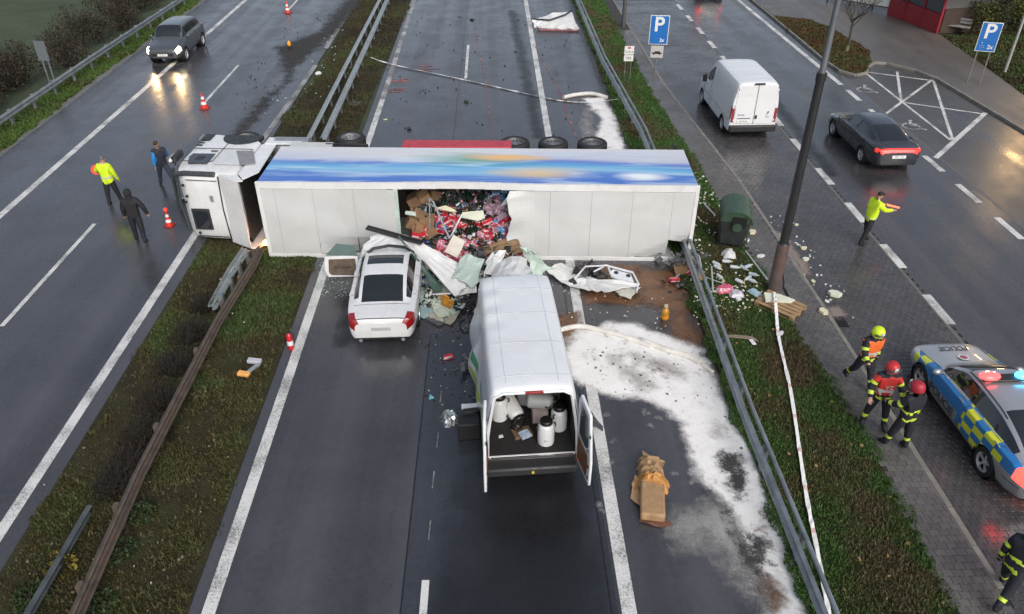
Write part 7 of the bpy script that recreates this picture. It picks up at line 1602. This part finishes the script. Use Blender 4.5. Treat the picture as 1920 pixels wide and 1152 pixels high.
crumbs('black_crumbs', [(480, 230), (700, 0), (640, 0), (520, 60), (440, 180)], 160, CRB, 'clods of mud thrown over the left carriageway', .045, 9, .008); crumbs('black_crumbs', [(700, 20), (1080, 20), (1130, 260), (700, 260)], 120, CRB, 'dark specks strewn over the far lanes', .05, 10); crumbs('white_crumbs', [(480, 200), (640, 40), (720, 40), (620, 260), (480, 260)], 45, CRW, 'pale bits in the torn up median', .05, 11, .03)
crumbs('leaves', [(1290, 290), (1480, 590), (1790, 1152), (1540, 1152), (1310, 560)], 60, M('leaf_tan', (.20, .14, .05), .7), 'fallen tan leaves scattered over the right verge', .05, 12, .11); crumbs('leaves', [(90, 960), (310, 575), (480, 800), (340, 1152), (20, 1152)], 50, M('leaf_pale', (.16, .14, .08), .7), 'pale leaves scattered over the near median', .035, 13, .06); crumbs('white_crumbs', [(0, 1000), (400, 450), (600, 520), (380, 1152)], 14, CRW, 'white specks near the median edge', .03, 14, .03)
# goods and torn sheets pushed out between saloon and van
for kinds, q, sp, n in ((('carton_red', 'pack_green', 'bottle_clear', 'carton_pink', 'box_cardd'), (885, 508), (.28, .16), 16), (('bottle_green', 'bottle_clear', 'carton_red', 'box_card'), (960, 495), (.3, .14), 12), (('bottle_brown', 'carton_blue', 'pack_red'), (830, 520), (.25, .15), 8), (('box_card', 'carton_red', 'bottle_clear'), (1290, 500), (.25, .25), 7)):
    c = P(*q, .3)
    for i in range(n): drop(kinds[i % len(kinds)], c.x+g.gauss(0, sp[0]), c.y+g.gauss(0, sp[1]), 0, s=g.uniform(.8, 1.05), z=g.uniform(.12, .55) if q[0] < 1200 else g.uniform(.08, .2), where='among the wreckage in front of the trailer' if q[0] < 1200 else 'on the ground by the trailer tail', grp='goods on the ground')
plane_piece('roof_skin', [hh(902, 540, 1.3), hh(1010, 545, 1.3), hh(985, 482, 1.0), hh(935, 490, .9)], SHW, 'crumpled white sheet wrapped over the van nose', 'sheet', 6, 5, .055, .02, 31, (0, 0, .06))
plane_piece('roof_skin', [hh(1005, 520, .12), hh(1040, 505, .12), hh(1000, 478, .8), hh(975, 462, 1.0)], MINT, 'mint coloured torn flap between the pallet and van', 'sheet', 4, 6, .04, .04, 32, (0, 0, .1))
ground_piece('roof_skin', [(770, 520), (800, 505), (830, 520), (815, 548), (785, 545)], SHW, 'jagged white sheet scrap between saloon and window frame', 'sheet', .30, .02, .07, 33)
# road wear: tyre smears, sealed joints
TYRE = spillmat('tyre_smear', [(.3, (.008, .008, .009)), (.7, (.018, .018, .02))], .35, .5, 1.2, .25, .5, .5, thin=.55)
for i, (a, b_, w) in enumerate((((640, 650), (668, 560), .2), ((1010, 260), (960, 20), .2), ((1560, 330), (1400, 120), .2))):
    p0, p1 = P(*a), P(*b_); d = (p1-p0).normalized(); nn = Vector((-d.y, d.x, 0))*w
    spill('tyre_smear', [p0-nn, p1-nn, p1+nn, p0+nn], TYRE, .0065+.0004*i if a[1] < 600 else .0118+.0004*i, 'faint dark tyre smear on the wet asphalt', 'tyre mark', .2, .3)
JOINT = M('joint_seal', (.012, .012, .013), .3, world=True); JOINTL = paint('joint_pale', (.30, .30, .29), .0)
for pts in ([(-1.80, 5), (-1.79, 17)], [(2.0, 5), (2.02, 30)], [(-1.7, 30), (-1.65, 60)]): mark('joint_line', pts, .025, JOINT, z=.0105)
for qx, qy in ((805, 995), (812, 900), (820, 825), (826, 745), (868, 180), (870, 225)): p = P(qx, qy); mark('joint_line', [(p.x, p.y-.25), (p.x+.01, p.y+.25)], .025, JOINTL, z=.0112)
# trodden and washed-out places in the powder
WASH = spillmat('washed_patch', [(.3, (.020, .019, .019)), (.7, (.075, .068, .062))], .35, .7, 2.6, .16, .9, .5, thin=.9)
STAIN = spillmat('powder_stain', [(.3, (.09, .07, .065)), (.7, (.22, .17, .155))], .8, .7, 3.2, .25, .9, .3, thin=.36)
for i, (pts, m, w) in enumerate((([(1350, 845), (1385, 855), (1398, 920), (1385, 940), (1365, 905)], WASH, 'dark washed-out gap in the powder beside the right rail'), ([(1405, 1005), (1428, 1010), (1440, 1055), (1425, 1060)], WASH, 'small washed-out gap low in the powder strip'), ([(1360, 950), (1385, 1000), (1440, 1110), (1400, 1060)], WASH, 'ragged wet edge along the powder strip'),
        ([(1140, 668), (1165, 668), (1160, 690), (1142, 688)], STAIN, 'purplish trodden stain in the powder'), ([(1185, 665), (1250, 680), (1285, 700), (1280, 712), (1230, 695), (1190, 680)], STAIN, 'long brown trodden stain across the powder'), ([(1160, 700), (1190, 690), (1230, 730), (1200, 735)], STAIN, 'faint grey trodden stain in the powder'), ([(1335, 795), (1355, 800), (1350, 820), (1338, 815)], STAIN, 'small brown stain in the powder near the rail'), ([(1435, 1075), (1450, 1085), (1465, 1140), (1445, 1150)], SLICK, 'reddish wet edge at the low end of the powder'))):
    spill('washed_patch' if m is WASH else 'powder_stain', px(*pts), m, .034+.0015*i, w, 'stain', .06, .25)
FOOT = spillmat('footprint_dust', [(.3, (.30, .30, .29)), (.7, (.45, .44, .42))], .9, .25, 6., .08, .6, thin=.45)
for i, (qx, qy) in enumerate(((1137, 780), (1150, 828), (1207, 772), (1220, 800), (1234, 785), (1212, 778), (1145, 868), (1123, 948), (1130, 960), (1265, 890), (1298, 905), (1310, 1010))):
    c = P(qx, qy); a = i*.7; d = Vector((math.cos(a), math.sin(a), 0))*.06; n_ = Vector((-d.y, d.x, 0))*.35
    spill('footprint', [c-d-n_, c+d-n_, c+d+n_, c-d+n_], FOOT, .0215, 'pale powdery footprint on the dark asphalt of the shoulder', 'footprint', .04, .08)
# crushed packets filling the heap between the countable goods
def packets(name, region, N, seed, label, size, zf, cols):
    m, n, l, b = newmat(name+'_mat%d' % seed); t = n.new('ShaderNodeNewGeometry').outputs['Random Per Island']
    r = n.new('ShaderNodeValToRGB'); r.color_ramp.interpolation = 'CONSTANT'; e = r.color_ramp.elements
    while len(e) < len(cols): e.new(.5)
    for i, (el, c) in enumerate(zip(e, cols)): el.position = i/len(cols); el.color = (*c, 1)
    l.new(t, r.inputs[0]); l.new(r.outputs[0], b.inputs['Base Color']); b.inputs['Roughness'].default_value = .3
    gg = random.Random(seed); q = MB()
    for i in range(N):
        x = gg.uniform(region[0], region[1]); y = gg.uniform(region[2], region[3]); s = size*gg.uniform(.5, 1.3); z = zf(x, y)+gg.uniform(-.02, .07)
        X = Matrix.Translation((x, y, z)) @ Euler((gg.uniform(-.9, .9), gg.uniform(-.9, .9), gg.random()*6)).to_matrix().to_4x4()
        if i % 3: q.box((0, 0, 0), (s*1.5, s, s*.5), X=X)
        else: q.lathe([(s*.33, -s), (s*.36, -s*.9), (s*.36, s*.4), (s*.14, s*.8), (s*.14, s)], 7, X @ Matrix.Rotation(PI/2, 4, 'X'))
    return tag(q.build(name, m, smooth=30), label, 'packets', kind='stuff')
MIX = [(.02, .05, .035), (.45, .03, .05), (.015, .03, .02), (.5, .5, .5), (.05, .12, .3), (.02, .02, .02), (.30, .18, .09), (.55, .30, .34), (.03, .07, .05), (.10, .06, .03), (.4, .45, .5), (.25, .02, .03)]
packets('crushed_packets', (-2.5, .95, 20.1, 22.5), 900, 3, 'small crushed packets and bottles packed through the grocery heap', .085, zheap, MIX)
packets('crushed_packets', (-.75, 1.1, 19.0, 20.3), 320, 4, 'small mixed wreckage packed in front of the van nose', .08, lambda x, y: .15+.55*max(0, 1-abs(x-.1)/1.2), [(.03, .03, .03), (.3, .3, .31), (.02, .04, .03), (.45, .46, .46), (.06, .05, .04), (.2, .02, .03), (.35, .42, .38), (.015, .015, .015)])
packets('crushed_packets', (-2.1, -.9, 18.2, 20.0), 220, 5, 'small mixed wreckage between the saloon and torn sheets', .07, lambda x, y: .05+.22*max(0, (y-18.2)/1.8), [(.03, .03, .03), (.40, .48, .44), (.02, .03, .03), (.45, .46, .46), (.06, .05, .04), (.3, .36, .33), (.015, .015, .015)])
plane_piece('roof_skin', [hh(845, 520, .6), hh(888, 540, .5), hh(905, 488, .9), hh(868, 478, 1.0)], MINT, 'mint sheet shard standing between grocery heap and van', 'sheet', 5, 4, .04, .03, 41, (0, 0, .05))
plane_piece('roof_skin', [hh(905, 520, .9), hh(935, 505, .9), hh(945, 470, 1.1), hh(915, 478, 1.0)], SHW, 'narrow white shard upright before the van nose', 'sheet', 4, 4, .05, .02, 42)
piece('glass_shard', [(-.25, -.4), (-.3, .1), (.05, .5), (.3, .35), (.1, -.3)], P(345, 372, .02), (R(-20), R(10), R(10)), M('green_shard', (.20, .30, .25), .1), .02, 'greenish piece of broken windscreen beside the lorry cab', 'glass')
